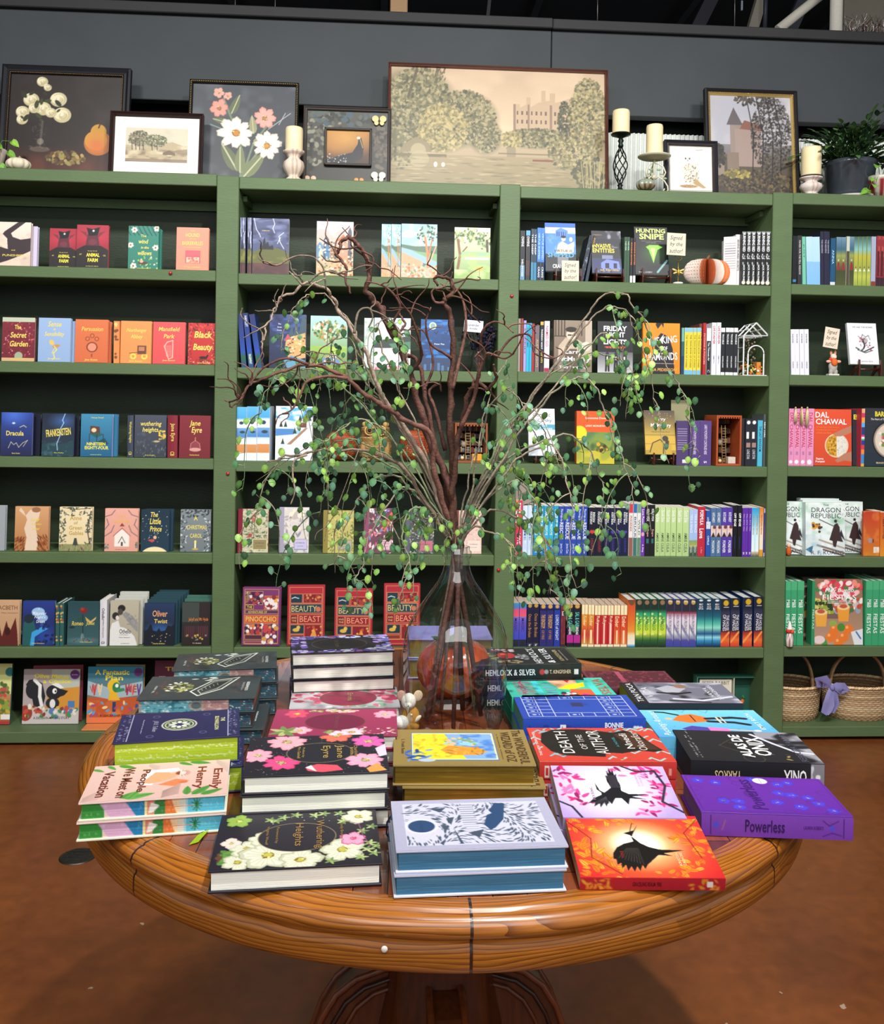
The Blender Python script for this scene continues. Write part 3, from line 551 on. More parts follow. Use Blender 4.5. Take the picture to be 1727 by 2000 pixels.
face(1,2,74,137,621,.018,'8ca6cc',a_sen,[('Sense',.5,.86,.42,.12,Y_,0,.015,.25),('&',.5,.74,.08,.05,Y_),('Sensibility',.5,.62,.62,.13,Y_,0,.015,.25),('Jane Austen',.5,.07,.4,.06,Y_,0,.01,.25)],'light blue hardcover with yellow script and a small bonnet drawing',behind=((7,-.01,'blue copy half hidden behind the light blue script hardcover'),))
def a_per(c):
 c.g('c9663f','d07046');c.e(.52,.36,.17,.16,'7a3a26');c.e(.52,.36,.13,.125,'d88a70');
 for u,v in((.38,.55),(.52,.62),(.66,.55)):c.e(u,v,.07,.07,'8c4428');c.e(u,v,.045,.045,'d07046')
 c.l([(.52,.2),(.52,.14)],'7a3a26',.03)
face(1,2,146,210,624,.018,'c9663f',a_per,[('Persuasion',.52,.78,.66,.1,'e2c45a',0,.012,.2),('Jane Austen',.5,.06,.4,.06,Y_,0,.01,.25)],'burnt orange hardcover with an oval hand mirror on the front',behind=((3,-.006,'orange copy just behind the oval mirror hardcover'),))
run(1,2,[222,234],627,'d98a4e','orange hardcover spine with small motifs, left of the carriage cover',art=lambda c:c.dab(9,(.3,.1,.7,.95),.22,['7a4a30','f0c880']),name='hardcover_book',hard=True)
def a_nor(c):
 c.g('d98a4e','de9154');c.e(.42,.17,.1,.1,'e8d050');c.e(.78,.17,.1,.1,'e8d050');c.e(.42,.17,.05,.05,'d98a4e');c.e(.78,.17,.05,.05,'d98a4e');c.p([(.55,.22),(.55,.42),(.84,.42),(.84,.22)],'6b3f34');c.rc(.6,.3,.78,.39,'b87a58');c.l([(.3,.24),(.55,.26)],'5a342c',.02)
face(1,2,235,295,627,.018,'d98a4e',a_nor,[('Northanger',.52,.77,.66,.11,Y_,0,.012,.25),('Abbey',.52,.62,.4,.12,Y_,0,.015,.25),('Jane Austen',.5,.05,.44,.06,Y_,0,.01,.25)],'light orange hardcover with a black and yellow horse carriage')
def a_man(c):c.g('cf4c4e','d85456');c.l([(.45,.52),(.62,.56),(.62,.16),(.5,.12),(.36,.42),(.45,.52)],'eab0a0',.03);[c.l([(.4+.05*k,.44),(.44+.045*k,.18)],'eab0a0',.01)for k in range(4)]
face(1,2,298,361,629,.018,'cf4c4e',a_man,[('Mansfield',.5,.83,.66,.1,Y_,0,.012,.2),('Park',.5,.66,.34,.1,Y_,0,.015,.2),('Jane Austen',.5,.08,.4,.05,Y_,0,.01,.25)],'coral red hardcover with a pale harp on the front')
def a_bla(c):
 c.g('b02c2c','bc3230');c.dab(40,(0,.78,1,1),.04,['7c1f22','d8604c','5c1a1c'],.5);c.dab(40,(0,0,.14,.8),.03,['7c1f22','d8705c'],.5);c.dab(40,(.86,0,1,.8),.03,['7c1f22','e8a060'],.5);c.dab(24,(.1,0,.9,.12),.03,['e8b890','7c1f22'])
 c.e(.56,.17,.14,.05,'2c1818');c.p([(.64,.17),(.72,.25),(.76,.22),(.7,.15)],'2c1818');[c.l([(x,.16),(x+.02,.08)],'2c1818',.025)for x in(.46,.52,.62,.67)]
face(1,2,367,420,631,.018,'b02c2c',a_bla,[('Black',.55,.72,.66,.16,Y_,0,.025,.2),('Beauty',.55,.4,.72,.2,Y_,0,.025,.2),('Anna Sewell',.55,.04,.4,.03,Y_)],'bright red hardcover with large yellow script and a small horse')
def a_dra(c):c.g('23244a','2f4a9c');c.e(.4,.95,.3,.25,'4a6ed0',soft=.8,al=.9);c.e(.4,.75,.05,.03,'c8d8f8');c.l([(.25,.18),(.33,.32),(.42,.26),(.5,.3),(.58,.2),(.7,.3),(.85,.36),(.72,.22)],'d8cf9c',.015);c.l([(.6,.66),(.72,.7),(.8,.66)],'d8cf9c',.02)
face(1,3,1,62,806,.018,'26305f',a_dra,[('Dracula',.45,.52,.56,.11,Y_,0,.02),('Bram Stoker',.5,.06,.26,.03,Y_)],'deep blue hardcover with pale bat wings, leftmost on its shelf',pcol='c8cce0')
face(1,3,22,78,808,.02,'16182c',None,[],'dark navy copy standing behind the bat wing hardcover',Y=D+.06,pcol='8a8a98')
def a_fra(c):c.g('2c3a48','1c2438');c.e(.66,.82,.3,.18,'3a5e94',soft=.8,al=.9);c.p([(0,.28),(.3,.34),(.6,.28),(1,.38),(1,0),(0,0)],'24404a');c.n('5c7c88',8,10,.6,5,.4,0,.35);c.l([(.72,1),(.64,.84),(.68,.78),(.55,.6),(.58,.5),(.48,.3),(.5,.15)],'a8d4f4',.02)
face(1,3,81,143,808,.018,'20283c',a_fra,[('FRANKENSTEIN',.52,.56,.78,.17,Y_,.12,.02),('Mary Shelley',.55,.08,.3,.03,Y_)],'dark hardcover with a pale lightning bolt and slanted yellow title',pcol='8fa0c8')
face(1,3,100,154,812,.018,'181c2c',None,[],'dark copy half hidden behind the lightning bolt hardcover',Y=D+.06)
def a_84(c):c.g('1f5a80','3f86a8');c.p([(.3,.52),(.3,.72),(.6,.7),(.62,.54),(.5,.5)],'5c3b30');c.e(.42,.62,.08,.07,'d8c8a0');c.p([(.26,.54),(.5,.44),(.74,.52),(.6,.56)],'2c5a58');[c.l([(x,.52),(x,.34)],'1c3038',.02)for x in(.28,.52,.72)];c.p([(.5,.34),(.76,.44),(.9,.3),(.6,.26)],'1c4048',.8)
face(1,3,157,218,809,.02,'2a6c90',a_84,[('NINETEEN',.5,.3,.6,.07,'e6dc4c',0,.03),('EIGHTY-FOUR',.52,.21,.76,.08,'e6dc4c',0,.03),('George Orwell',.52,.91,.4,.04,Y_),('wordsworth editions',.5,.05,.36,.02,Y_)],'teal blue hardcover with an old television on a table',pcol='c3c0dc',behind=((7,0,'pale edged copy behind the teal television hardcover'),),bcol='8894c0')
run(1,3,[249,261],811,'3a4150','slate spine beside its matching script cover',st=[('Wuthering Heights',.4,.5,.5,.5,Y_),('CB',.9,.5,.08,.5,Y_)],name='hardcover_book',hard=True,where='on the left bay')
def a_wut(c):c.g('363c46','444a58');c.n('6a7078',8,10,.6,4,.5,.1,.6);c.dab(50,(0,0,1,.3),.03,['5c6468','2c3238','7a8284'],.4,1,PI/2);c.dab(22,(.75,.4,.98,.65),.03,['e0c858','c8a848']);c.e(.7,.38,.1,.03,'b8a880')
face(1,3,262,324,811,.018,'3a4150',a_wut,[('wuthering',.52,.78,.66,.14,Y_,0,.015,.2),('heights',.5,.64,.5,.14,Y_,0,.015,.2),('Emily Bronte',.5,.05,.3,.03,Y_)],'slate grey hardcover with yellow script and golden flowers')
run(1,3,[327,347],811,'7c2230','maroon spine with curling gold script between two covers',st=[('Jane Eyre',.4,.5,.42,.5,Y_,1,.01),('CB',.9,.5,.1,.4,Y_)],name='hardcover_book',hard=True)
def a_jan(c):c.g('6e2029','7a2630');c.e(.52,.2,.18,.06,'e0b8a0');c.e(.52,.26,.17,.17,'a8606a',al=.4);c.fr(0,.01,'8c3440');c.l([(.52,.48),(.52,.4)],'d8a070',.02);c.l([(.36,.2),(.38,.34),(.52,.41),(.66,.34),(.68,.2)],'c88a80',.015)
face(1,3,350,410,812,.018,'6e2029',a_jan,[('Jane',.5,.8,.36,.16,Y_,0,.015,.2),('Eyre',.56,.64,.34,.18,Y_,0,.015,.2),('Charlotte Bronte',.5,.07,.32,.03,Y_)],'maroon hardcover with a pink candle under a glass dome')
face(1,4,-20,9,988,.02,'9aa0a4',None,[],'grey hardcover mostly cut off by the left edge of the picture',pcol='c8ccd0')
def a_lad(c):
 c.g('b07848','cf9d70');c.p([(.3,.02),(.36,.3),(.28,.5),(.36,.7),(.26,.88),(.16,.97),(.12,.9),(.3,.78),(.45,.92),(.6,.95),(.74,.9),(.7,.74),(.6,.62),(.64,.45),(.7,.25),(.66,.02)],'e0c8b0');c.e(.62,.92,.13,.08,'9c6c48')
 c.dab(60,(0,0,.3,.3),.05,['7a3c20','a05c30','5c2c18'],.25,1,PI/3);c.dab(60,(.7,0,1,.35),.05,['7a3c20','a05c30','5c2c18'],.25,1,2*PI/3)
face(1,4,28,94,990,.02,'c08a5c',a_lad,[('Lady',.6,.7,.26,.1,Y_,0,.02,.2),("Chatterley's",.64,.6,.3,.06,Y_,0,.01,.2),('Lover',.62,.5,.24,.07,Y_,0,.01,.2)],'tan hardcover with a pale back view of a figure among grasses',pcol='cfc0b8')
def a_ann(c):
 c.g('dcc89c','e6d6b0');c.dab(50,(0,.8,1,1),.045,['3c4a42','52604c','dcc89c'],.4);c.dab(45,(0,.2,.2,.9),.04,['3c4a42','5a6850'],.4);c.dab(45,(.8,.1,1,.9),.04,['3c4a42','5a6850'],.4);c.l([(.1,.98),(.5,.94),(.95,.97)],'3c3a34',.02);c.l([(.95,.9),(.85,.5),(.95,.1)],'4a3c34',.03)
 c.rc(0,0,1,.16,'8c8c60');c.dab(50,(0,0,1,.16),.04,['6a7848','5c3c3c','8a9860','a89a70'],.3,1,PI/2);c.p([(.42,.14),(.47,.3),(.53,.3),(.58,.14)],'3c4444')
face(1,4,115,179,991,.02,'dcc89c',a_ann,[('Anne',.5,.75,.36,.1,'b8963c',0,.01),('of',.5,.64,.12,.07,'b8963c'),('Green',.5,.53,.4,.09,'b8963c',0,.01),('Gables',.52,.41,.44,.09,'b8963c',0,.01)],'cream hardcover framed by dark leafy branches, middle left bay')
def a_pin(c):
 c.g('d89a88','e0a696');c.p([(.3,.12),(.3,.38),(.52,.52),(.74,.38),(.74,.12)],'e8e0d8');c.l([(.27,.36),(.52,.54),(.77,.36)],'a05048',.02);c.p([(.44,.58),(.52,.66),(.6,.58)],'8c3c38');c.rc(.49,.13,.56,.22,'5c5450');c.l([(.42,.2),(.52,.34),(.62,.2)],'5c5450',.02)
 for s in(0,1):
  X=lambda x:x if s==0 else 1-x
  c.l([(X(0),.5),(X(.12),.62),(X(.06),.75)],'8c7074',.03);c.l([(X(.0),.35),(X(.2),.45),(X(.28),.6)],'8c7074',.03);c.l([(X(.0),.8),(X(.2),.85),(X(.3),.95)],'8c7074',.03);c.dab(14,(X(.02)-.05,.08,X(.02)+.1,.2),.03,['5c6060','7c8078'])
face(1,4,204,269,994,.02,'d89a88',a_pin,[('Anne',.5,.82,.24,.06,'e2b24c',0,.01,.2),('of Avonlea',.5,.71,.46,.09,'e2b24c',0,.01,.2),('L.M. Montgomery',.5,.04,.36,.02,'6a4848')],'pink hardcover with a small white chapel between bare trees')
def a_lit(c):c.g('20384a','1c3040');c.dab(34,(.03,.2,.97,.97),.012,['e8e8d8','f0e8a0'],1);c.e(.5,-.12,.5,.36,'ead8a8');c.e(.5,.34,.06,.06,'e0b090');c.p([(.24,.28),(.44,.3),(.5,.26),(.4,.22)],'c05050')
face(1,4,275,330,996,.018,'20384a',a_lit,[('The',.46,.88,.26,.12,Y_,0,.02,.2),('Little',.5,.72,.4,.14,Y_,0,.02,.2),('Prince',.52,.54,.42,.13,Y_,0,.02,.2)],'dark teal starry hardcover with a cream moon at the bottom',behind=((5,0,'dark teal copy behind the starry moon hardcover'),))
def a_car(c):c.g('6c7478','7c868a');c.dab(60,(0,.82,1,1),.05,['3c4448','8c9498','2c3438'],.5);c.dab(50,(0,0,.22,.8),.035,['c8d0d0','50585c','3c4448'],.5);c.dab(50,(.78,0,1,.8),.035,['c8d0d0','50585c','3c4448'],.5);c.l([(.5,.22),(.5,.1)],'f0e8c0',.05);c.e(.5,.24,.035,.05,'f0e070');c.e(.5,.07,.1,.03,'c8a848')
face(1,4,352,411,996,.02,'6c7478',a_car,[('A',.5,.79,.13,.1,Y_),('CHRISTMAS',.54,.58,.66,.1,Y_),('CAROL',.52,.38,.4,.1,Y_)],'grey hardcover with frosty branches and a small candle, rightmost in its row')
def a_mac(c):c.g('b8926c','c8a07c');c.p([(.3,0),(.42,.45),(.5,.2),(.62,.55),(.72,.3),(.88,.62),(.94,.3),(.97,0)],'5c2420');c.e(.66,.32,.08,.12,'3c1814')
face(1,5,-30,37,1174,.02,'c09a74',a_mac,[('MACBETH',.6,.84,.66,.09,'7a5a3c'),('William Shakespeare',.7,.72,.5,.03,'7a5a3c')],'tan hardcover with dark jagged crown shape, cut by the left edge',pcol='d8ccc0')
def a_mid(c):c.g('1a2448','283a88');c.e(.7,.2,.3,.3,'2c50b0',soft=.6,al=.7);c.e(.48,.75,.2,.14,'9cc0e4');c.e(.62,.62,.16,.12,'8cb4dc');c.p([(.02,0),(.04,.5),(.14,.62),(.34,.6),(.42,.35),(.3,.1),(.3,0)],'245a5a');c.e(.2,.6,.15,.14,'1c2c38');c.p([(.25,0),(.3,.3),(.6,.42),(.8,.38),(.6,.3),(.4,.2),(.38,0)],'3c9cd8');c.dab(20,(.4,.05,1,.5),.04,['1c2860','3050a0','182040'])
face(1,5,43,106,1175,.02,'1f2c5a',a_mid,[('A',.5,.82,.05,.04,'e8f0f8'),('Midsummer',.52,.72,.42,.08,'f4f8ff',0,.005,.2),("Night's",.54,.63,.34,.08,'f4f8ff',0,.005,.2),('Dream',.56,.54,.26,.07,'f4f8ff',0,.005,.2),('William Shakespeare',.5,.05,.4,.03,Y_)],'night blue hardcover with a dark haired figure in green')
run(1,5,[109,117,125],1178,'2f5c5c','teal spine with small gold marks',art=lambda c:c.dab(12,(.2,.1,.8,.95),.25,['c8a858','a8503c']),name='hardcover_book',hard=True,where='beside the rose cover',yt2=1178)
def a_rom(c):c.g('3a5c60','24444a');c.e(.5,.12,.4,.08,'5c8488',soft=.6,al=.7);c.l([(.5,.12),(.48,.7)],'1c3030',.03);c.e(.5,.8,.12,.09,'7c2424');c.e(.46,.83,.06,.05,'a03430');c.e(.48,.2,.05,.12,'9cb8b4',al=.5);c.dab(9,(.15,.1,.85,.16),.03,['7c2424','a83c3c','1c2828'],.5);c.e(.15,.42,.09,.04,'1c3434');c.e(.38,.6,.08,.04,'2c4a3c',.5);c.p([(.55,.66),(.72,.56),(.9,.66),(.88,.6),(.72,.5),(.6,.56)],'c8a860')
face(1,5,131,193,1177,.02,'2f5054',a_rom,[('Romeo',.32,.51,.36,.1,GO,0,.012,.2),('Juliet',.72,.5,.28,.1,GO,0,.012,.2),('William Shakespeare',.6,.08,.4,.03,Y_)],'dark teal hardcover with a single red rose')
run(1,5,[195,209],1172,'d8d6dc','white spine with fine grey lettering',st=[('Othello',.3,.5,.25,.4,'6a6a78'),('William Shakespeare',.62,.5,.4,.25,'8a8a98'),('CB',.92,.5,.05,.5,'6a6a78')],name='hardcover_book',hard=True,where='left of the embracing couple',depth=.14)
def a_oth(c):c.g('a8a08c','b4ad98');c.p([(.02,0),(.02,.35),(.08,.5),(.3,.56),(.36,.42),(.5,.4),(.62,.36),(.85,.22),(.95,.05),(.95,0)],'dcdcd8');c.e(.2,.66,.12,.13,'2c2a2c');c.e(.26,.62,.06,.08,'d8d0c8');c.e(.4,.83,.13,.12,'242222');c.e(.36,.75,.09,.11,'4c4440');c.p([(.42,.7),(.55,.76),(.8,.65),(.97,.52),(.97,.3),(.8,.4),(.6,.55)],'8c8c8c');c.dab(30,(.55,.45,.95,.7),.03,['6c6c6c','a4a4a4'],.3)
face(1,5,214,270,1175,.02,'a8a08c',a_oth,[('Othello',.54,.32,.4,.1,'20242a',0,.01),('by William Shakespeare',.5,.24,.3,.02,'40444a'),('William Shakespeare',.52,.18,.4,.025,'40444a'),('wordsworth',.54,.05,.3,.02,'40444a')],'grey hardcover showing an embracing couple in white',pcol='e4e2e0',behind=((5,.004,'grey copy first behind the embracing couple cover'),(10,.012,'grey copy second behind the embracing couple cover'),(9,.024,'grey copy rearmost behind the embracing couple cover')),scol='b8b8b0')
def a_oli(c):c.g('182028','24365a');c.e(.55,.35,.4,.22,'3060a4',soft=.6,al=.8);c.p([(0,0),(0,.35),(.12,.38),(.2,.5),(.25,.5),(.3,.36),(.42,.34),(.5,.42),(.56,.34),(.7,.36),(.78,.48),(.9,.46),(1,.52),(1,0)],'161c28');c.dab(12,(.1,.05,.9,.3),.014,['e8b860','d8c890'])
face(1,5,281,340,1180,.018,'1e2c44',a_oli,[('Oliver',.52,.76,.5,.15,'dc9c6c',0,.015,.1),('Twist',.55,.58,.44,.1,GO,0,.015,.1),('Charles Dickens',.5,.05,.4,.03,Y_)],'navy hardcover with a night city skyline and orange script',pcol='dcdce0',scol='24424c',behind=tuple((3.2*(k+1),.012+.006*k,'%s of five navy copies behind the night city hardcover'%n_)for k,n_ in enumerate(('nearest','second nearest','middle one','second rearmost','rearmost'))))
def a_jek(c):c.g('26201f','343234');c.rc(0,.55,1,1,'3c4440');c.rc(.6,.4,1,1,'2c2426');[c.rc(.1+k*.07,.2,.13+k*.07,.45,'5c3038')for k in range(12)];c.dab(16,(.1,.1,.9,.3),.03,['8c8478','c8a040','3c3c3c'])
face(1,5,355,410,1178,.02,'2c2828',a_jek,[('Jekyll and Mr Hyde',.58,.6,.7,.1,'c8783c',0,.01,.1),('R. L. Stevenson',.55,.06,.3,.03,'d8d0b8')],'dark street scene hardcover next to the bay post',scol='3c6458',behind=((2,.01,'dark green copy directly behind the dark street scene hardcover'),(4,.02,'dark green copy rearmost behind the dark street scene hardcover')))
def a_kid(c):c.g('a84a30','c8cf80');c.rc(0,.5,1,1,'d4d68c');c.blob(.8,.55,.15,.12,40,.05,['4c6a34','c05048','7c8c48']);c.blob(.8,.25,.2,.15,40,.06,['8c9c40','c8a440','5c7434']);c.e(.95,.86,.1,.1,'2c7c7c');c.rc(.8,.08,1,.17,'e8e4e0');c.rc(0,0,1,.05,'b03838')
face(1,6,-70,19,1300,.012,'2f5c56',a_kid,[],'yellow and green picture book cut off by the left edge',z=.059,Y=D+.09,name='picture_book',lean=6,cat='picture book')
def a_oliv(c):
 c.g('b8a8a4','a89c9c');c.rc(.5,.6,1,1,'b4bcb0');c.p([(.4,.25),(.45,.62),(1,.68),(1,.25)],'cf9038');c.rc(0,0,1,.28,'c8c0bc');c.e(.06,.2,.12,.14,'a03c34')
 c.e(.18,.62,.13,.16,'26262a');c.p([(.05,.72),(.1,.8),(.2,.82),(.34,.74),(.4,.5),(.36,.3),(.2,.32),(.16,.5),(.1,.62)],'26262a');c.l([(.2,.8),(.3,.7),(.3,.5),(.34,.34)],'e8e8e4',.06)
 c.e(.55,.58,.14,.13,'26262a');c.p([(.6,.66),(.8,.6),(.73,.52),(.55,.46)],'26262a');c.p([(.5,.72),(.6,.76),(.72,.66),(.66,.64)],'e8e8e4');c.e(.56,.6,.04,.05,'f4f4f4');c.e(.575,.595,.015,.02,'101010');c.e(.53,.38,.12,.1,'2c2c30');c.e(.53,.37,.05,.08,'e4e4e0')
 c.dab(50,(.02,.12,.95,.32),.04,['4c8c5c','c05040','d8b040','5c7cb0','e4dcd0','8c3c34'],.7);c.rc(.8,.3,.92,.42,'4c7cb4');c.e(.91,.9,.085,.085,'6a3c78');c.e(.91,.9,.07,.07,'5c2c6c')
face(1,6,43,153,1310,.008,'b8a8a4',a_oliv,[('Olive Makes',.5,.87,.62,.09,'e0d048',-.04,.03),('a Choice',.6,.78,.5,.08,'e0d048',0,.03),('A DECISION-MAKING STORY',.52,.11,.64,.045,'2c2020'),('READY FOR SCHOOL',.91,.9,.11,.02,'d8c8e0')],'square picture book with a black and white skunk in a kitchen',z=.059,Y=D+.095,name='picture_book',lean=5,cat='picture book',res=.002,scol='7c5c60')
face(1,6,62,158,1303,.008,'8c3c48',None,[],'picture book leaning directly behind the skunk picture book',z=.059,Y=D+.122,name='picture_book',lean=5,yaw=4,cat='picture book')
def a_fan(c):
 c.g('b85a30','2c84a4');c.rc(0,0,1,.45,'b8562c');c.n('d88a4c',6,5,.5,4,.6,0,.4);c.p([(0,.75),(.4,.62),(1,.74),(1,.5),(.4,.42),(0,.5)],'9cb4bc')
 for u,t in((.13,'c04444'),(.23,'e0c8a0'),(.72,'a03c50'),(.82,'d86858'),(.93,'5c3c80')):c.l([(u-.03,.68),(u,.5),(u+.03,.68)],t,.025)
 c.p([(.38,.4),(.42,.7),(.5,.78),(.58,.7),(.54,.5),(.6,.4)],'e0b030');c.e(.47,.66,.11,.12,'e4b830');c.e(.52,.63,.07,.09,'2c7c4c');c.p([(.52,.6),(.66,.62),(.68,.57),(.54,.54)],'34885a');c.e(.53,.66,.03,.035,'f0f0e8');c.rc(.46,.2,.52,.38,'2c3c60');c.dab(26,(.05,.12,.95,.4),.05,['5c9cc8','a84a70','3c4c80','e8c890','c84c3c'],.5)
 c.e(.91,.9,.08,.08,'6a3c78');c.e(.91,.9,.065,.065,'5c2c6c');c.rc(0,0,1,.1,'d87848')
face(1,6,169,277,1308,.008,'2c84a4',a_fan,[('A Fantastic',.44,.9,.62,.09,'e6da54',0,.03),('Plan',.48,.8,.32,.09,'e6da54',0,.03),('W',.1,.6,.1,.13,'c04444',.2,.02),('E',.22,.6,.07,.12,'e0c0a0',.1,.02),('M',.74,.6,.11,.12,'a84a5c',0,.02),('E',.86,.6,.07,.12,'b05040',0,.02),('A LEADERSHIP STORY',.52,.13,.56,.04,'3c2018')],'square blue and orange picture book with a yellow hooded creature',z=.059,Y=D+.085,name='picture_book',lean=5,cat='picture book',res=.002)
face(1,6,184,281,1303,.008,'a89468',None,[],'picture book standing behind the yellow hooded creature book',z=.059,Y=D+.125,name='picture_book',lean=5,yaw=-3,cat='picture book')
w=MB();w.bbox(0,.245,0,.19,0,.006,'d8844c',.001);o=w.build('picture_book','print');X=onY(160,1427,D+.02);o.location=(X[0],D+.012,.058);tag(o,'orange picture book lying flat under the yellow hooded creature book','picture book')
for ch in[q for q in bpy.data.objects if q.get('label','').startswith('square blue and orange')]:ch.location.z+=.0065
for ch in[q for q in bpy.data.objects if q.get('label','').startswith('picture book standing behind the yellow')]:ch.location.z+=.0065
def a_tig(c):c.g('5c2438','6c2c48');c.rc(.1,.62,.25,.74,'d8d0d8');c.rc(.45,.62,.7,.78,'c8c0d8')
face(1,6,300,385,1293,.008,'642a40',a_tig,[("Tiger's",.55,.86,.62,.09,'e0c048',.04,.03),('Tale',.62,.7,.4,.1,'e07838',0,.03)],'plum purple picture book half hidden behind the dark slate stack',z=.059,Y=D+.12,name='picture_book',lean=5,cat='picture book')
def a_sto(c):
 c.g('4a3234','54586c');c.rc(0,.38,1,1,'4c5478');c.n('8088b0',3,12,.5,4,.7,.55,1);c.n('2c3050',3,12,.58,5,.7,.45,1);c.p([(0,.38),(.3,.48),(.7,.47),(1,.38),(1,0),(0,0)],'5c6030');c.n('8a8838',3,10,.5,5,.7,.22,.42);c.rc(0,0,1,.2,'4c3032');c.n('6c4440',3,8,.5,4,.6,0,.2)
 c.p([(.2,.44),(.22,.56),(.27,.5),(.3,.62),(.34,.66),(.36,.54),(.42,.58),(.46,.5),(.56,.52),(.58,.44)],'20202c')
 for P in([(.55,1),(.6,.9),(.55,.82),(.6,.74)],[(.03,1),(.1,.8),(.18,.72),(.22,.66)],[(.85,.75),(.72,.68),(.75,.58),(.86,.46)],[(.76,.66),(.68,.55)]):c.l(P,'e8ecf8',.015)
run(2,1,[469,480],425,'44485c','dark stormy landscape spine leftmost in the second bay',art=lambda c:a_sto(c),depth=.13,name='paperback_book')
run(2,1,[483,492],425,'44485c','dark stormy landscape spine touching the lightning castle cover',art=lambda c:a_sto(c),depth=.13,name='paperback_book')
face(2,1,493,564,426,.02,'44485c',a_sto,[('Frankenstein',.36,.78,.2,.02,'e8d080')],'paperback with lightning over a hilltop castle',hard=False,name='paperback_book')
def a_tow(c):
 c.g('c0a070','b8b8c0');c.n('d8d8dc',4,8,.5,4,.6,.7,1)
 for u,wd,h,cc in((.1,.18,.62,'6088a8'),(.12,.1,.5,'c8d8b0'),(.27,.14,.74,'384458'),(.3,.12,.58,'4c78a0'),(.45,.14,.55,'8c6c58'),(.7,.3,.68,'b89078'),(.9,.1,.9,'565660')):
  c.p([(u-wd/2,.3),(u-wd/2,h-.08),(u,h),(u+wd/2,h-.08),(u+wd/2,.3)],cc)
 for i in range(40):c.rc(c.rr.uniform(.05,.95),c.rr.uniform(.4,.65),0,0,'ffffff',0)
 c.dab(50,(.05,.42,.95,.66),.018,['e8e0d0','30343c','d8c898'],1.5,1,PI/2);c.p([(.55,.64),(.72,.76),(.9,.64)],'b8683c');c.dab(120,(0,.02,1,.36),.025,['d8c8a0','5c8058','a04838','3c4c50','e8dcc0','c88850'])
 c.l([(0,0),(0,1)],'8c8c8c',.01)
face(2,1,618,690,432,.02,'b8a888',a_tow,[],'paperback painted with crowded old town houses and a clock tower',hard=False,name='paperback_book')
def a_lan(c):
 c.g('d89a70','8cc4dc');c.rc(0,.6,1,1,'98ccdc');c.n('d8ecf0',3,9,.5,4,.8,.62,1);c.p([(0,.62),(.4,.58),(1,.6),(1,.2),(0,.2)],'54705c');c.p([(0,.56),(1,.4),(1,.2),(0,.4)],'8cb0c0');c.p([(0,.48),(.6,.3),(.6,.1),(0,.2)],'d89c78');c.p([(.3,.5),(1,.45),(1,.3)],'78a070')
 c.blob(.72,.8,.28,.17,120,.035,['4c7054','8cb4a0','e8dcc8','2c4c44','b0c8b0']);c.l([(.75,.2),(.72,.5),(.66,.75)],'c87c50',.06);c.l([(.75,.4),(.86,.72)],'b87048',.04);c.l([(.8,.3),(.97,.6)],'d8a080',.03);c.dab(110,(0,0,1,.26),.03,['e8dcd0','d86848','5c8c64','e8a8a0','9cb890','c8c0a0'])
run(2,1,[745,764,783],438,'9cc4d0','blue sky and orange hills spine',art=lambda c:(a_lan(c)),where='by the tree cover')
face(2,1,784,854,437,.02,'9cc4d0',a_lan,[],'paperback painted with a big bare tree above a valley',hard=False,name='paperback_book')
def a_par(c):
 c.g('7c9c60','d8dcc0');c.blob(.35,.84,.4,.14,160,.04,['e8e8d8','5c7c44','a0b070','d8d0a0','3c5434']);c.blob(.85,.75,.22,.16,90,.04,['3c5434','6c8c54','b8c498']);c.l([(.1,.2),(.16,.45),(.1,.75)],'7c5434',.07);c.l([(.14,.45),(.35,.62)],'7c5434',.035);c.l([(.92,.5),(.9,.75)],'4c3c30',.06)
 c.rc(.2,.46,1,.52,'8cc08c');c.n('a8cc74',3,8,.5,4,.8,.1,.5,.15);c.rc(0,0,1,.14,'8caa60');c.n('bccc98',3,5,.5,4,.8,0,.18);c.e(.7,.2,.12,.05,'c8a83c');c.l([(.7,.2),(.7,.04)],'8c7430',.015);c.rc(.3,.38,.95,.42,'e0e8d8')
face(2,1,888,958,444,.02,'94a87c',a_par,[],'paperback painted with pale park trees and a green lawn',hard=False,name='paperback_book')
def a_ham(c):
 c.g('1c2440','28386c');c.n('4c68a8',3,14,.5,5,.6,.35,1);c.n('18203c',3,10,.55,5,.7);c.p([(.5,.3),(.52,.62),(.62,.8),(.66,.62),(.74,.92),(.8,.66),(.9,1),(1,.9),(1,.25)],'3c5464');c.p([(.42,.3),(.46,.55),(.98,.66),(1,.2),(.6,.14)],'d8a068');c.dab(50,(.48,.28,.98,.6),.018,['fff0c0','5c3c34','e8c078'],1.5,1,PI/2);c.p([(.4,.5),(.5,.64),(.6,.54)],'b8505c');c.p([(.4,.14),(.6,.24),(1,.14),(1,.0),(.5,0)],'5c94b0')
bl=vg((0,'24407c'),(.2,'1f5c3c'),(.3,'2048a0'),(.6,'1c3a80'),(1,'2a2c60'))
run(2,2,[468,478],613,'24407c','leaning deep blue spine leftmost on its shelf',art=bl,tilt=-5,depth=.12)
run(2,2,[480,490],611,'24407c','leaning deep blue spine, middle of three',art=bl,st=[('HAMLET',.15,.5,.2,.5,'dfe8f8'),('FINGERPRINT',.84,.5,.18,.5,'dfe8f8')],tilt=-7,depth=.12)
run(2,2,[494,505],613,'24407c','leaning deep blue spine nearest the night castle cover',art=bl,tilt=-9,depth=.12)
face(2,2,526,597,614,.02,'24305c',a_ham,[('The',.27,.82,.08,.025,'e8e8f0'),('Great',.27,.76,.12,.025,'e8e8f0'),('Gatsby',.27,.7,.14,.025,'e8e8f0')],'night blue paperback painted with a lit riverside castle',hard=False,name='paperback_book')
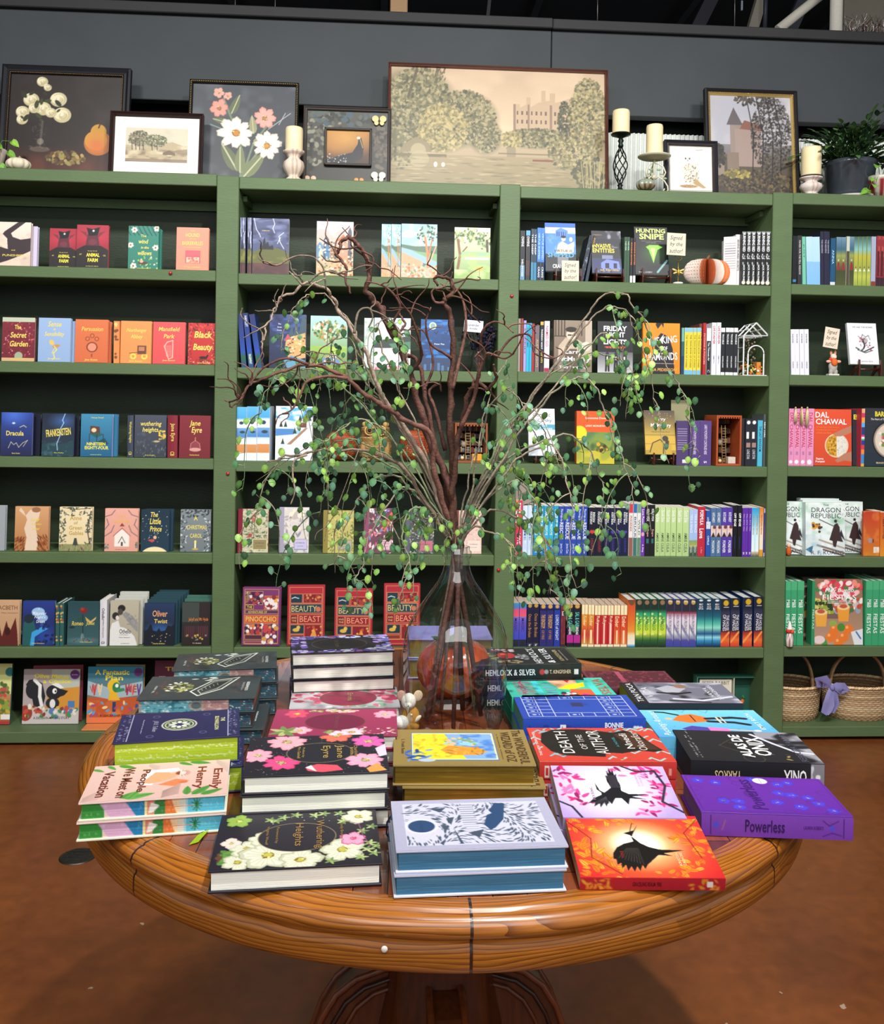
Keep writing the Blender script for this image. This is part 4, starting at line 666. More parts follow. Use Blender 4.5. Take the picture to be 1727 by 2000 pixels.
def a_pic(c):
 c.g('6c8c3c','a8d0d4');c.blob(.5,.72,.45,.2,170,.04,['5c8044','8caa5c','b87c48','3c5c34','d8e0c8']);c.l([(.45,.3),(.47,.7)],'7c5a3c',.03);c.rc(0,.3,1,.42,'8cb050');c.n('b4c85c',4,8,.5,4,.8,.1,.42);c.p([(.15,.2),(.7,.22),(.85,.1),(.35,.08)],'6c84b0');c.dab(12,(.4,.14,.7,.26),.03,['e8d8d0','c08870','d0a0a0']);c.rc(0,0,1,.06,'7c9840')
face(2,2,606,678,617,.02,'9cc0a0',a_pic,[],'paperback painted with a picnic under an autumn tree',hard=False,name='paperback_book')
run(2,2,[711,730],621,'c4ccc8','pale grey green spine beside the pink shore cover',art=lambda c:c.n('8ca89c',2,12,.5,4,.6))
def a_sho(c):c.g('d8b8c0','b8ccd4');c.n('e8ecec',3,8,.5,4,.7,.7,1);c.p([(0,.55),(1,.66),(1,.45),(0,.4)],'34403c');c.p([(.4,.5),(1,.55),(1,.36),(.5,.42)],'4c7c60');c.p([(0,.42),(1,.4),(1,.1),(0,.1)],'dccdd4');c.n('f0e4e8',4,6,.5,4,.8,.1,.4);c.dab(40,(0,0,1,.1),.03,['c86880','703848','e0a0b0']);c.dab(6,(.5,.38,.62,.44),.02,['202428'])
face(2,2,731,802,621,.02,'c8ccd4',a_sho,[],'pale paperback painted with figures on a pink shore',hard=False,name='paperback_book')
def a_dee(c):c.g('12284c','1a4c90');c.n('2c80c8',3,14,.52,5,.8,.2,1);c.n('10386c',3,10,.5,5,.7,.3,1);c.e(.36,.87,.11,.11,'c8d8b0');c.e(.36,.87,.07,.08,'7ca0a0');c.rc(0,0,1,.25,'283c60');[c.rc(x,0,x+.08,.12+.05*math.sin(x*30),'4c6c94')for x in(.1,.3,.5,.62,.8)];c.l([(.4,.75),(.46,.72),(.52,.77)],'0c1428',.02);c.l([(.7,.75),(.76,.72),(.82,.79)],'0c1428',.02)
face(2,2,822,887,624,.02,'163a70',a_dee,[('Peter Pan',.56,.52,.3,.03,'d8e4f0')],'deep blue paperback painted with a pale round moon',hard=False,name='paperback_book',scol='186060')
def a_sno(c):
 c.g('e4e8ee','4c9cd0');c.rc(0,.72,1,1,'58a8d8');c.n('e8f0f8',4,9,.48,5,.9,.72,1);c.p([(0,.8),(.5,.74),(1,.82),(1,.55),(0,.6)],'dfe6f0');c.p([(0,.6),(.5,.6),(.5,.48),(0,.46)],'4c84c0');c.p([(0,.46),(.6,.5),(1,.6),(1,0),(0,0)],'e6eaf2');c.n('bccce4',4,6,.55,4,.7,0,.45)
 c.p([(.3,.3),(.42,.3),(.88,.62),(.8,.62)],'9c7c60');c.rc(.6,.62,.84,.72,'6c4434');c.p([(.57,.71),(.72,.8),(.87,.71)],'c8c0c0')
 for u,v in((.15,.68),(.27,.68),(.52,.56),(.2,.36),(.66,.8),(.8,.82),(.92,.8)):c.p([(u-.05,v-.05),(u,v+.07),(u+.05,v-.05)],'28402c')
def s_sno(c):vg((0,'e6eaf2'),(.14,'e8ecf4'),(.16,'c88850'),(.3,'d09058'),(.32,'e8ecf4'),(.42,'c8d8ec'),(.45,'4c84c0'),(.6,'6c9cd0'),(.62,'f0f4f8'),(.75,'e8f0f8'),(.8,'4ca4d8'),(1,'5cb0e0'))(c);c.e(.6,.53,.25,.12,'304858');c.e(.5,.7,.2,.15,'304858')
run(2,3,[461,482,502,527],795,'d8e4f0','snowy winter landscape spine',art=s_sno,where='left of the cabin cover',depth=.15,yt2=793)
face(2,3,538,610,797,.035,'e0e6f0',a_sno,[],'paperback painted with a snowbound cabin and blue sky',hard=False,name='paperback_book',behind=((-2,.006,'second snow covered copy just behind the cabin cover'),))
def note(pat,spn,lab_col,fr=None):
 def f(c):
  pat(c);c.rc(0,0,.17,1,spn)
  c.rc(.5,.07,.95,.31,lab_col);
  if fr:c.rc(.5,.07,.95,.085,fr);c.rc(.5,.3,.95,.31,fr);c.rc(.5,.07,.515,.31,fr);c.rc(.935,.07,.95,.31,fr)
 return f
def flo(bg,n,r,cols,ex=None):
 def f(c):
  c.g(bg,bg);c.dab(n,(.15,0,1,1),r,cols,.35)
  if ex:ex(c)
 return f
NB=[(464,524,995,'7a1c30',note(flo('bcb89c',240,.045,['6c7454','8c8c6c','545c44','d0ccb0'],lambda c:c.dab(6,(.2,.3,.9,.95),.06,['a04c44','b86058'])),'7a1c30','8c8058','d8d098'),'beige leaf patterned notebook with a dark red spine'),(545,603,992,'9c98ac',note(flo('cfcac6',90,.09,['a8a4a8','8c8c98','dcd4c8','c4b8a4'],lambda c:c.blob(.6,.85,.25,.1,30,.07,['e4dcc8','b8b0ac'])),'9c98ac','bcb8d8','8c88a8'),'pale grey floral notebook with a lilac grey spine'),(631,691,998,'8c7c3c',note(flo('b8b068',150,.04,['5c6c34','8c8c4c','d0c888','48582c']),'8c7c3c','a8a48c','6c7450'),'mustard green willow patterned notebook'),(711,768,994,'8c4868',note(flo('6c4454',120,.07,['d86880','3c6c48','e8a0a8','4c3448','8888b8','e8e0d8'],lambda c:[c.l([(.7,.5),(.95,.9)],'e06840',.06),c.l([(.6,.55),(.9,.7)],'e88458',.05),c.l([(.5,.8),(.85,.98)],'6c5cb0',.05)]),'8c4868','d8b0bc','b07088'),'bright tropical flower notebook with a mauve spine'),(791,848,1000,'5c5c70',note(flo('4c5050',200,.035,['b0b0a8','7c8078','2c3034','d0ccc0']),'5c5c70','b86c80'),'dark speckled notebook with a pink label behind the vines'),(887,941,998,'6c3c34',note(flo('d8bcb0',110,.03,['e8d4c8','b88c84','c8a498']),'6c3c34','e8d0c4'),'pale pink notebook half hidden right of the bottle neck')]
for x0,x1,yt,sc_,ar,lb in NB:face(2,4,x0,x1,yt,.022,sc_,ar,[('NOTEBOOK',.72,.22,.3,.02,'5c5450'),('journal',.72,.15,.2,.02,'5c5450')],lb,name='notebook',cat='notebook',Y=D+.028)
def a_bea(c):
 L='c8845c';c.g('9c2430','a62a36');c.fr(.05,.012,L)
 def bx(a,b,x,y,col):c.rc(a,b,x,y,L);c.rc(a+.012,b+.009,x-.012,y-.009,col)
 bx(.08,.7,.4,.86,'1c3440');bx(.42,.7,.92,.86,'7c2028');bx(.08,.53,.92,.69,'24404c');bx(.08,.36,.28,.52,'7c2028');bx(.29,.36,.92,.52,'8c2430');bx(.08,.19,.46,.35,'1c3440');bx(.48,.1,.92,.35,'7c2028');bx(.08,.1,.46,.18,'7a3428')
 c.dab(20,(.45,.72,.9,.84),.03,['c8844c','a03c38']);c.e(.24,.26,.09,.05,'d0a848');c.e(.3,.3,.05,.05,'d8b050');c.p([(.6,.13),(.72,.3),(.8,.13)],'d8903c');c.dab(10,(.52,.12,.9,.33),.03,['b84c34','d8a050']);c.e(.82,.6,.07,.07,'b87050')
 c.l([(.12,.78),(.2,.8),(.3,.78)],'d8e0e0',.02)
def a_pno(c):
 L='b8885c';c.g('6a2c5c','743264');c.fr(.05,.012,L)
 def bx(a,b,x,y,col):c.rc(a,b,x,y,L);c.rc(a+.012,b+.009,x-.012,y-.009,col)
 bx(.08,.7,.54,.93,'50244c');bx(.56,.62,.94,.85,'b84c34');bx(.08,.62,.3,.7,'3c2030');bx(.08,.54,.94,.61,'503050');bx(.06,.38,.94,.53,'c0582c');bx(.08,.2,.54,.37,'6c2848');bx(.56,.04,.94,.37,'602850');bx(.08,.1,.54,.19,'4c2838');bx(.08,.03,.54,.09,'7c3c50')
 c.dab(40,(.1,.72,.52,.91),.04,['d8d0d8','a03840','8c6c50','3c1c30']);c.dab(24,(.58,.64,.92,.83),.05,['e0d8d8','d8a048','7c3030']);c.dab(40,(.1,.21,.52,.36),.04,['e0d8d8','c87840','3c2434','a83c3c']);c.dab(30,(.58,.06,.92,.35),.05,['e0dcd8','b84440','c89048','4c2c4c'])
face(2,5,472,547,1150,.03,'6a2c5c',a_pno,[('THE',.19,.66,.14,.04,GO),('ADVENTURES OF',.4,.575,.5,.035,GO),('PINOCCHIO',.5,.455,.8,.09,'d8c070',0,.005)],'purple and orange illustrated hardcover, leftmost of the ornate books',lean=5,pcol='cfc4c4',yaw=-2)
TB=[('BEAUTY',.45,.61,.68,.1,'c8b070',0,.004),('AND',.18,.46,.14,.03,'c8b070'),('THE',.18,.41,.12,.03,'c8b070'),('BEAST',.61,.44,.56,.1,'d89068',0,.004)]
for x0,x1,yt,lb,yw in((561,634,1146,'red ornate storybook second from the left, in front of the bay',2),(653,727,1152,'red ornate storybook in the middle, just above the purple flower stack',-3),(750,821,1143,'red ornate storybook partly behind the glass bottle',2)):
 face(2,5,x0,x1,yt,.03,'9c2430',a_bea,TB,lb,lean=4,yaw=yw,pcol='c8bcc0',scol='8c1c28')
W_='eef0f2'
run(3,1,[1016,1026],450,'20242c','black spine with white title and blue foot, leftmost in bay',art=bands((0,.3,'5c88a8')),st=[('OWENS',.22,.5,.2,.5,W_),('SHELLSHOCKED',.75,.5,.35,.4,W_)])
run(3,1,[1027,1036],450,'2c2c30','dark spine with pale blue tip and red figure',art=bands((.9,1,'5ca0d0'),(.1,.4,'4c3434')),st=[('OWENS',.22,.5,.2,.5,W_)])
run(3,1,[1037,1043,1049],447,'243c50','slim dark blue spine',art=bands((.0,.35,'3880a0')),st=[('THE DEEP',.3,.5,.4,.5,W_)],where='on top row')
run(3,1,[1049,1056.5,1064],445,'3c78c8','bright blue spine with black foot',art=bands((0,.35,'14181c')),st=[('VIRTUE SHIPPED',.35,.5,.5,.5,'a8d0f8'),('CRAIG',.84,.5,.2,.5,W_)],where='on top row',yt2=445)
def stand(px0,px1,pyt,py_,label,Y=D+.03,z=None,row=1,bay=3):
 Z=ZS[bay][row];X0,X1=onY(px0,py_,Y)[0],onY(px1,py_,Y)[0];h=onY(px0,pyt,Y)[2]-Z;r=thing('book_easel',label,'book stand',(X0,Y,Z+.0005),group='carved wooden book easels');W=X1-X0
 for k,x in enumerate((.006,W-.012)):
  pts=[(-.012,0),(.0,0),(.01,h*.28),(.03,h*.3),(.06,0),(.072,0),(.045,h*.45),(.05,h*1.9),(.042,h*1.9),(.018,h*.5),(-.004,h*.5),(-.006,h),(-.014,h*.98),(-.016,h*.4)]
  w=MB();w.prism(pts,x,x+.006,'4a1d12',axis='x');w.build('easel_side','dark_wood',r)
 w=MB();w.tube([(.008,.012,h*.42),(W-.008,.012,h*.42)],.004,'4a1d12',n=8);w.tube([(.008,.045,h*1.2),(W-.008,.045,h*1.2)],.0035,'4a1d12',n=8);w.build('easel_rail','dark_wood',r)
 return h
def on_stand(bay,row,x0,x1,yt,yb_,T,fcol,art,texts,label,name='paperback_book',Y=D+.032,lean=12,**k):
 z=onY((x0+x1)/2,yb_,Y)[2];return face(bay,row,x0,x1,yt,T,fcol,art,texts,label,hard=False,name=name,z=z,Y=Y,lean=lean,**k)
def a_vir(c):c.g('20242c','3c70c8');c.rc(0,.3,1,.9,'4c84d4');c.rc(0,.78,1,.9,'c8c8dc');c.n('7ca8e0',5,8,.5,4,.7,.35,.85);c.p([(.35,.72),(.35,.84),(.52,.9),(.75,.84),(.75,.72)],'5c88c8');[c.rc(.38+.07*k,.72,.41+.07*k,.82,'20408c')for k in range(5)];c.p([(.35,.36),(.42,.55),(.55,.62),(.75,.55),(.95,.62),(.92,.4),(.8,.36)],'d8c8b8');c.e(.6,.67,.07,.08,'e0c8b4');c.e(.6,.71,.08,.045,'1c1c20');c.e(.84,.66,.05,.08,'e0d0c0');c.rc(0,0,1,.36,'24282c');c.rc(.4,.1,.75,.3,'c8c8d0',.5)
stand(1081,1137,524,548,'dark carved easel under the blue comic style paperback')
on_stand(3,1,1067,1127,433,531,.015,'3c70c8',a_vir,[('VIRTUE IS',.58,.42,.6,.05,'14181c'),('SHIPPED',.5,.33,.86,.09,'5ca8f0',0,.02),('CRAIG',.4,.1,.34,.08,W_,0,.02)],'blue comic style paperback with two figures on an easel')
def card(px,name,label,lines,Y,th=.0012,rot=0,z=None,col='cfc8b0'):
 (x0,y0),(x1,y1)=px;A=onY(x0,y0,Y);B=onY(x1,y1,Y);W,H=B[0]-A[0],A[2]-B[2];w=MB()
 w.bbox(-W/2,W/2,0,th,0,H,col,.0004)
 for i,t in enumerate(lines):w.text(t[0],(t[1]*W/2,-.0001,H*t[2]),(W*t[3],0,0),(0,0,H*t[4]),'2a2622',bold=-.002,shear=.25)
 o=w.build(name,'print');o.location=((A[0]+B[0])/2,Y,B[2]);o.rotation_euler=(math.radians(-4),math.radians(rot),0);tag(o,label,'card');return o
SG=[('Signed',0,.76,.66,.24),('by the',.0,.48,.66,.22),('author!',0,.2,.7,.2)]
card(((1098,508),(1131,549.5)),'handwritten_card','cream handwritten card propped on the shelf before the blue comic paperback',SG,D+.006,rot=0)
def back_book(bay,row,x0,x1,yt,T,col,label,art=None,yaw=35,**k):return face(bay,row,x0,x1,yt,T,col,art,[],label,hard=False,name='paperback_book',yaw=yaw,lean=1,Y=D+.05,**k)
run(3,1,[1141,1149],462,'28303c','dark paperback leaning towards the house cover, top row',art=lambda c:c.n('8c98a8',2,20,.6,5,.8),tilt=12,Y=D+.07)
run(3,1,[1151,1157],462,'303848','dark spine with orange letters leaning on the easel',st=[('INVASIVE',.2,.5,.3,.6,'e0a030')],tilt=10,Y=D+.06)
def a_inv(c):c.g('3c4468','2c2c34');c.rc(0,.35,1,.8,'26262e');c.n('a8a8b4',4,6,.55,4,.8,.6,1,.4);c.rc(.05,.04,.95,.34,'2c345c');c.p([(.3,.24),(.5,.33),(.9,.28),(.95,.1),(.3,.08)],'7080c8');[c.rc(u,.12,u+.12,.24,'181c30')for u in(.45,.72)];c.rc(.35,.34,.7,.42,'8890b8',.8);c.dab(14,(.1,.03,.9,.1),.03,['181c30','5c68a0'])
stand(1160,1221,524,551,'dark carved easel under the haunted house paperback')
on_stand(3,1,1158,1216,449,535,.015,'2c2c34',a_inv,[('INVASIVE',.34,.64,.62,.1,'e8d850',0,.02),('ENTITIES',.4,.53,.74,.1,'e8d850',0,.02),('PAUL AVERY LINDSAY',.6,.07,.66,.04,'e8c050',0,.01),('A COLLECTION OF',.2,.9,.3,.015,'d8b050')],'dark paperback with yellow title and a bluish house')
run(3,1,[1219,1224.5,1230],463,'34503c','slim green black spine',st=[('NEVER',.2,.5,.2,.5,'a8d8b8')],where='beside the house cover easel')
run(3,1,[1231,1236.5,1242],465,'24242c','slim black spine with orange title',art=bands((0,.16,'e8e8e8')),st=[('INVASIVE ENTITIES',.35,.5,.5,.5,'e08038')],where='on top row')
def a_hun(c):c.g('1c1c22','1e1e24');c.e(.55,.45,.3,.26,'2c5c20',soft=.6,al=.8);c.p([(.34,.58),(.45,.62),(.7,.62),(.84,.58),(.68,.52),(.6,.36),(.55,.24),(.5,.36),(.42,.52)],'8cd84c');c.p([(.48,.56),(.62,.56),(.56,.3)],'d0f48c');c.l([(.66,.06),(.95,.3)],'7ca8a8',.06)
stand(1250,1312,524,552,'dark carved easel under the black and lime green paperback')
on_stand(3,1,1243,1308,441,538,.015,'1c1c22',a_hun,[('HUNTING',.5,.92,.88,.09,'d8f07c',0,.025),('SNIPE',.52,.8,.74,.12,'d8f07c',0,.03),('PAUL AVERY',.3,.05,.4,.03,'b8b8b8'),('the first novel in a supernatural',.5,.7,.6,.015,'a8a8a8'),('new series',.5,.67,.3,.015,'a8a8a8')],'black paperback with glowing lime green bull skull')
card(((1303,454),(1339,499)),'handwritten_card','cream handwritten card held up by the golden bee clip',SG,D-.012,rot=2)
p=onY(1327,552,D+.012);r=thing('card_holder','golden bee shaped card holder on a white foot','card holder',(p[0],D+.03,ZS[3][1]+.0005))
w=MB();w.lathe([(0,0),(.022,0),(.022,.006),(.02,.008),(0,.008)],24,'e8e0d0');w.build('foot','gloss',r)
w=MB();w.tube([(0,0,.008),(0,0,.10)],.0018,'c8a85c',n=8);w.tube([(.014*math.sin(t),-.002,.115+.014*math.cos(t))for t in np.linspace(0,6.2,20)],.0016,'c8a85c',n=6);w.build('wire','metalic',r)
w=MB();w.ball((0,-.006,.052),(.006,.006,.016),'c8a040')
for s in(-1,1):
 w.ball((s*.016,-.006,.06),(.014,.002,.005),'d8b868',M=Matrix.Rotation(-s*.4,4,'Y'));w.ball((s*.014,-.006,.048),(.011,.002,.004),'d8b868',M=Matrix.Rotation(s*.3,4,'Y'))
w.build('bee','metalic',r)
p=onY(1383,553,D+.06);r=thing('paper_pumpkin','orange and white pumpkin folded from printed book pages','pumpkin ornament',(p[0],D+.075,ZS[3][1]+.0005))
w=MB();nl=84;R_=.092
for k in range(nl):
 t=2*PI*k/nl;pts=[];
 for q in np.linspace(0,PI,13):rr=.012+(R_-.012)*math.sin(q)**.62;pts.append((rr,.06-.058*math.cos(q)))
 V=[]
 for q_,(a_,z)in enumerate(pts):V.append((a_*math.cos(t)*1.12,a_*math.sin(t)*.72,z))
 V2=[(.006*math.cos(t),.006*math.sin(t),z)for a_,z in pts]
 cc='e8d8cc' if math.sin(t*5+1)>.35 or abs(t-PI)<.55 else random.Random(k).choice(['d8743c','e0804c','dc9068'])
 n_=len(pts);F=[(i,i+1,n_+i+1,n_+i)for i in range(n_-1)];w.add(V+V2,F,cc)
 t2=t+.02;
 if k%2==0:
  for zi in range(2,11):a_,z=pts[zi];w.add([(a_*1.002*math.cos(t)*1.12,a_*1.002*math.sin(t)*.72,z),(a_*.9*math.cos(t+.006)*1.12,a_*.9*math.sin(t+.006)*.72,z),(a_*.9*math.cos(t+.006)*1.12,a_*.9*math.sin(t+.006)*.72,z+.002),(a_*1.002*math.cos(t)*1.12,a_*1.002*math.sin(t)*.72,z+.002)],[(0,1,2,3)],'6c4438')
w.build('folded_pages','matte',r);w=MB();w.tube([(0,0,.11),(.003,0,.125),(.01,0,.135)],[.008,.006,.005],'7a5a3c',n=8);w.build('stem','matte',r)
run(3,1,[1437,1447],458,'e0dedc','white spine with dark title next to the paper pumpkin',st=[('BEHIND BURIED SECRETS',.4,.5,.6,.4,'3c3c44')],depth=.17,Y=D+.045)
face(3,1,1413,1438,463,.012,'d4d0d0',lambda c:[c.rc(.1,v,.9,v+.012,'8c8890')for v in np.arange(.35,.9,.05)],[],'white back cover with printed text beside the paper pumpkin',hard=False,name='paperback_book',lean=1,yaw=-28,Y=D+.062,pcol='d8d4cc')
run(3,1,[1449,1458,1467,1476.5,1486,1495,1505],452,'1e2022','black spine with white lettering and round badge',art=lambda c:(c.e(.5,.06,.4,.4,'e8dcc8'),c.dab(10,(.2,.4,.8,.58),.12,['c8c8c8']),c.rc(0,.96,1,1,'7c8484')),st=[('BURNING RED',.2,.5,.35,.6,W_,1,.02),('JACK MALONE',.76,.5,.3,.5,W_,1,.02)],where='')
run(3,2,[1012,1017],622,'9c8c84','grey brown spine leftmost in the third bay second row',depth=.14)
run(3,2,[1017.5,1022],622,'8c4030','thin rust red spine in the third bay second row')
run(3,2,[1022.5,1028],626,'9c94c8','thin lilac spine with dark letters',st=[('STORIES',.4,.5,.5,.5,'3c3c60')])
run(3,2,[1028,1034,1039],631,'2ca8c8','turquoise spine',st=[('LONESOME',.3,.5,.4,.5,'0c5068')],where='between lilac and red spines')
run(3,2,[1039,1044],632,'a02c30','thin red spine beside the turquoise ones')
run(3,2,[1045,1054],635,'6c6468','grey spine with gold lettering beside a thin red one',st=[('AUSTIN LIGHTS',.6,.5,.6,.5,'c8a878')])
run(3,2,[1055,1062],628,'20242c','black spine with yellow and white football title',art=bands((.0,.12,'3c2c30'),(.93,1,'c8a840')),st=[('THURSDAY NIGHT',.35,.5,.4,.5,W_),('LIGHTS',.72,.5,.2,.5,'e8d040')])
run(3,2,[1063,1073.5],627,'e0d0dc','pale pink spine with red letters left of the sepia portrait',art=bands((0,.08,'a03048')),st=[('NAMED GO',.3,.5,.4,.5,'b04868')])
def a_lar(c):
 c.g('6c5c50','8c7c6c');[c.rc(x,.7,x+.04,1,'4c4038')for x in(.02,.1,.18,.26,.7)];c.rc(0,.68,.5,.7,'3c342c');c.rc(.82,0,1,1,'b8a898');c.p([(.1,0),(.12,.5),(.3,.66),(.65,.62),(.9,.5),(.95,.3),(.9,0)],'b8a894');c.p([(.25,0),(.3,.45),(.6,.45),(.7,0)],'5c4c40');c.e(.45,.72,.13,.14,'d0c0ac');c.e(.45,.82,.15,.07,'2c2420');c.rc(.36,.7,.46,.73,'2c2420');c.rc(.48,.7,.56,.73,'2c2420');c.e(.84,.5,.12,.12,'d8ccbc');c.e(.3,.45,.14,.08,'c0b09c',.5);c.rc(0,0,1,.25,'5c5048',.6)
face(3,2,1083,1157,626,.03,'7c6c5c',a_lar,[('Larry',.52,.38,.46,.1,W_,0,.01),('McMurtry',.52,.24,.86,.12,W_,0,.01),('Tracy Daugherty',.5,.09,.72,.06,W_,0,.01)],'sepia photo hardcover of a seated man with glasses')
def a_fri(c):
 c.g('8c8c90','28282c');c.rc(0,.4,1,1,'26262a');c.g('b8b8bc','6c6c70',.0,.38)
 for u in(.28,.52,.76):c.rc(u-.06,.2,u+.06,.34,'1c1c20');c.e(u,.37,.045,.045,'303034');c.l([(u-.03,.2),(u-.04,.04)],'1c1c20',.05);c.l([(u+.03,.2),(u+.04,.04)],'1c1c20',.05);c.rc(u-.025,.25,u+.025,.31,'d8d8d8')
 c.rc(.2,.49,.8,.51,'a04030')
face(3,2,1168,1237,628,.03,'28282c',a_fri,[('FRIDAY',.5,.86,.66,.1,W_,0,.03),('NIGHT',.5,.74,.54,.1,W_,0,.03),('LIGHTS',.5,.6,.66,.1,W_,0,.03),('H. G. BISSINGER',.5,.49,.5,.035,'e08060'),('85',.52,.28,.08,.05,'303034')],'black and white paperback with football players holding hands',hard=False,name='paperback_book')
def a_kin(c):c.g('d8801c','e08c24');c.p([(.26,0),(.3,.4),(.34,.66),(.48,.8),(.56,.78),(.7,.72),(.8,.5),(.86,.0)],'24242c');c.p([(.44,.66),(.56,.78),(.52,.6)],'ece8e0');c.p([(.34,.96),(.4,.88),(.5,.98),(.55,.9),(.56,1),(.36,1)],'24242c')
face(3,2,1257,1329,631,.02,'d8801c',a_kin,[('THE KING',.52,.66,.8,.14,W_,.12,.01),('OF',.6,.5,.12,.08,W_),('DIAMONDS',.5,.34,.86,.15,W_,.04,.01),('THE SEARCH FOR THE ELUSIVE TEXAS JEWEL THIEF',.56,.2,.6,.02,'e8d0b0'),('RENA PEDERSON',.5,.08,.8,.06,'e8a850')],'orange hardcover with a dark suited figure and white title')
run(3,2,[1331,1337],640,'2c5c68','thin teal spine right of the orange hardcover',art=bands((0,.4,'1c3c68'),(.7,1,'6ca8a0')))
run(3,2,[1337,1345.5,1354,1361,1369],640,'dcc83c','yellow spine with light blue ends',art=bands((0,.1,'6cb0d8'),(.9,1,'7cb8d8')),st=[('THE TEXAS BOOK OF STORIES',.5,.5,.7,.4,'5c5428')],where='')
run(3,2,[1366,1372],632,'6c3830','brown spine with cream marks beside the yellow group',st=[('RED DIRT',.3,.5,.4,.5,'d8a890')],Y=D+.02)
run(3,2,[1372.5,1379],631,'a8282c','red spine with pale title in the second row',st=[('FICTIONS & POLICIES',.5,.5,.6,.5,'e8b0a0')])
run(3,2,[1380,1389],641,'e0e0e0','spine with white top and black lower part',art=bands((0,.72,'202226')),st=[('The Thinnest Air',.5,.5,.4,.4,W_),('C',.92,.5,.06,.5,'c8c8c8')])
run(3,2,[1390.5,1399.5,1408],630,'e0e2ea','white spine with red slanted title',st=[('LIVE FOREVER',.24,.5,.34,.5,'b02838',1,.02),('SMITH',.7,.5,.15,.3,'6c6c78')],where='',depth=.15)
run(3,2,[1408,1416.5,1425,1433.5,1442],640,'222428','black spine with white cap and foot',art=bands((0,.06,'dcdcdc'),(.9,1,'dcdcdc')),st=[('TROUBLE',.24,.5,.22,.4,W_),('WAYNE LOWRY',.72,.5,.25,.3,W_)],where='')
Yg=D+.03;A_=onY(1452,731,Yg);B_=onY(1500,731,Yg);gw=B_[0]-A_[0];gh=onY(1476,630,Yg)[2]-ZS[3][2]-.002;r=thing('miniature_greenhouse','white miniature arched greenhouse filled with tiny plants','ornament',(A_[0],Yg,ZS[3][2]+.0005))
w=MB();gd=.13;he=gh*.76
def bar(a,b,t=.0032):w.tube([a,b],t,'e6e8ea',n=4,smooth=False)
for y in(0,gd/2,gd):
 bar((0,y,0),(0,y,he));bar((gw,y,0),(gw,y,he));bar((0,y,he),(gw/2,y,gh));bar((gw,y,he),(gw/2,y,gh));bar((0,y,he),(gw,y,he),.002)
for z in(he*.35,he*.7):bar((0,0,z),(0,gd,z),.002);bar((gw,0,z),(gw,gd,z),.002)
for x,z in((0,he),(gw,he),(gw/2,gh),(0,0),(gw,0),(gw/4,(he+gh)/2),(gw*3/4,(he+gh)/2)):bar((x,0,z),(x,gd,z),.0025)
w.tube([(gw/2-gw*.32*math.cos(t),-.001,he*.55+gw*.32*math.sin(t))for t in np.linspace(0,PI,14)],.003,'e6e8ea',n=4);bar((gw*.18,-.001,0),(gw*.18,-.001,he*.55));bar((gw*.82,-.001,0),(gw*.82,-.001,he*.55));w.bbox(0,gw,0,gd,0,.004,'d8d8d4',.001);w.build('frame','painted',r)
w=MB();rr_=random.Random(5)
for i in range(150):w.ball((rr_.uniform(.015,gw-.015),rr_.uniform(.015,gd-.01),rr_.uniform(.008,he*.28)),rr_.uniform(.003,.007),rr_.choice(['4c6c34','7c9c54','d8b838','c85c34','e8e0d8','3c4c2c']),6,4)
for i in range(60):w.ball((gw*.5+rr_.uniform(-.02,.02),rr_.uniform(.04,gd-.02),rr_.uniform(he*.35,he*.95)),rr_.uniform(.003,.006),rr_.choice(['8c7c6c','5c4c44','4c5c3c']),6,4)
w.bbox(gw*.62,gw*.8,.02,.06,.004,he*.35,'c88038',.002);w.build('plants','matte',r)
stand(1042,1098,890,906,'dark carved easel under the white and teal hardcover',row=3)
def a_cor(c):c.g('b8bcc4','e0e2e6');c.rc(0,.55,1,.66,'3c94b0');c.rc(0,0,1,.55,'ccd0d8');c.n('7c8494',3,5,.5,4,.8,0,.35)
on_stand(3,3,1034,1086,800,892,.02,'e0e2e6',a_cor,[('Cormac',.5,.87,.66,.08,'5c6478'),('McCarthy',.5,.74,.78,.09,'5c6478'),('ALL THE',.5,.63,.4,.05,'e0f0f4'),('PRETTY HORSES',.5,.57,.8,.04,'e0f0f4')],'white and teal paperback on an easel behind the vines')
def a_lon(c):c.g('a8a838','4c7c50');c.rc(0,.6,1,1,'d85824');c.n('c8b838',3,5,.4,4,.8,0,.3);c.n('2c4c38',5,6,.5,4,.7,.25,.45);c.n('3c6c58',3,4,.5,4,.6,.4,.6);c.e(.08,.58,.19,.19,'e8d028');c.p([(.5,.25),(.6,.42),(.75,.38),(.85,.3),(.7,.2)],'5c6430');c.dab(10,(.55,.25,.85,.4),.04,['c8a038','3c3824'])
face(3,3,1127,1201,804,.04,'c86030',a_lon,[('Lonesome Dove',.5,.87,.54,.04,'f4e8d8',0,.01),('LARRY MCMURTRY',.5,.72,.52,.035,'f4e8d8',0,.01)],'orange topped paperback with a yellow disc and green plain',hard=False,name='paperback_book')
stand(1272,1318,884,908,'dark carved easel under the golden portrait paperback',row=3)
def a_mcm(c):c.g('a88c34','5c4c3c');c.g('c8a840','4c4038',.35,1);c.rc(0,.1,1,.4,'c8a43c');c.l([(0,.44),(1,.44)],'5c4828',.012);c.l([(0,.24),(1,.24)],'7c6430',.01);c.p([(.1,0),(.2,.22),(.45,.34),(.6,.3),(.85,.22),(.85,0)],'b89838');c.l([(.15,.05),(.25,.26),(.5,.34),(.6,.25),(.58,.02)],'3c3424',.03);c.e(.66,.36,.1,.09,'3c342c');c.p([(.66,.4),(.78,.3),(.76,.2),(.66,.24)],'3c342c');c.dab(16,(.1,.75,.9,.98),.008,['e8e0c0'])
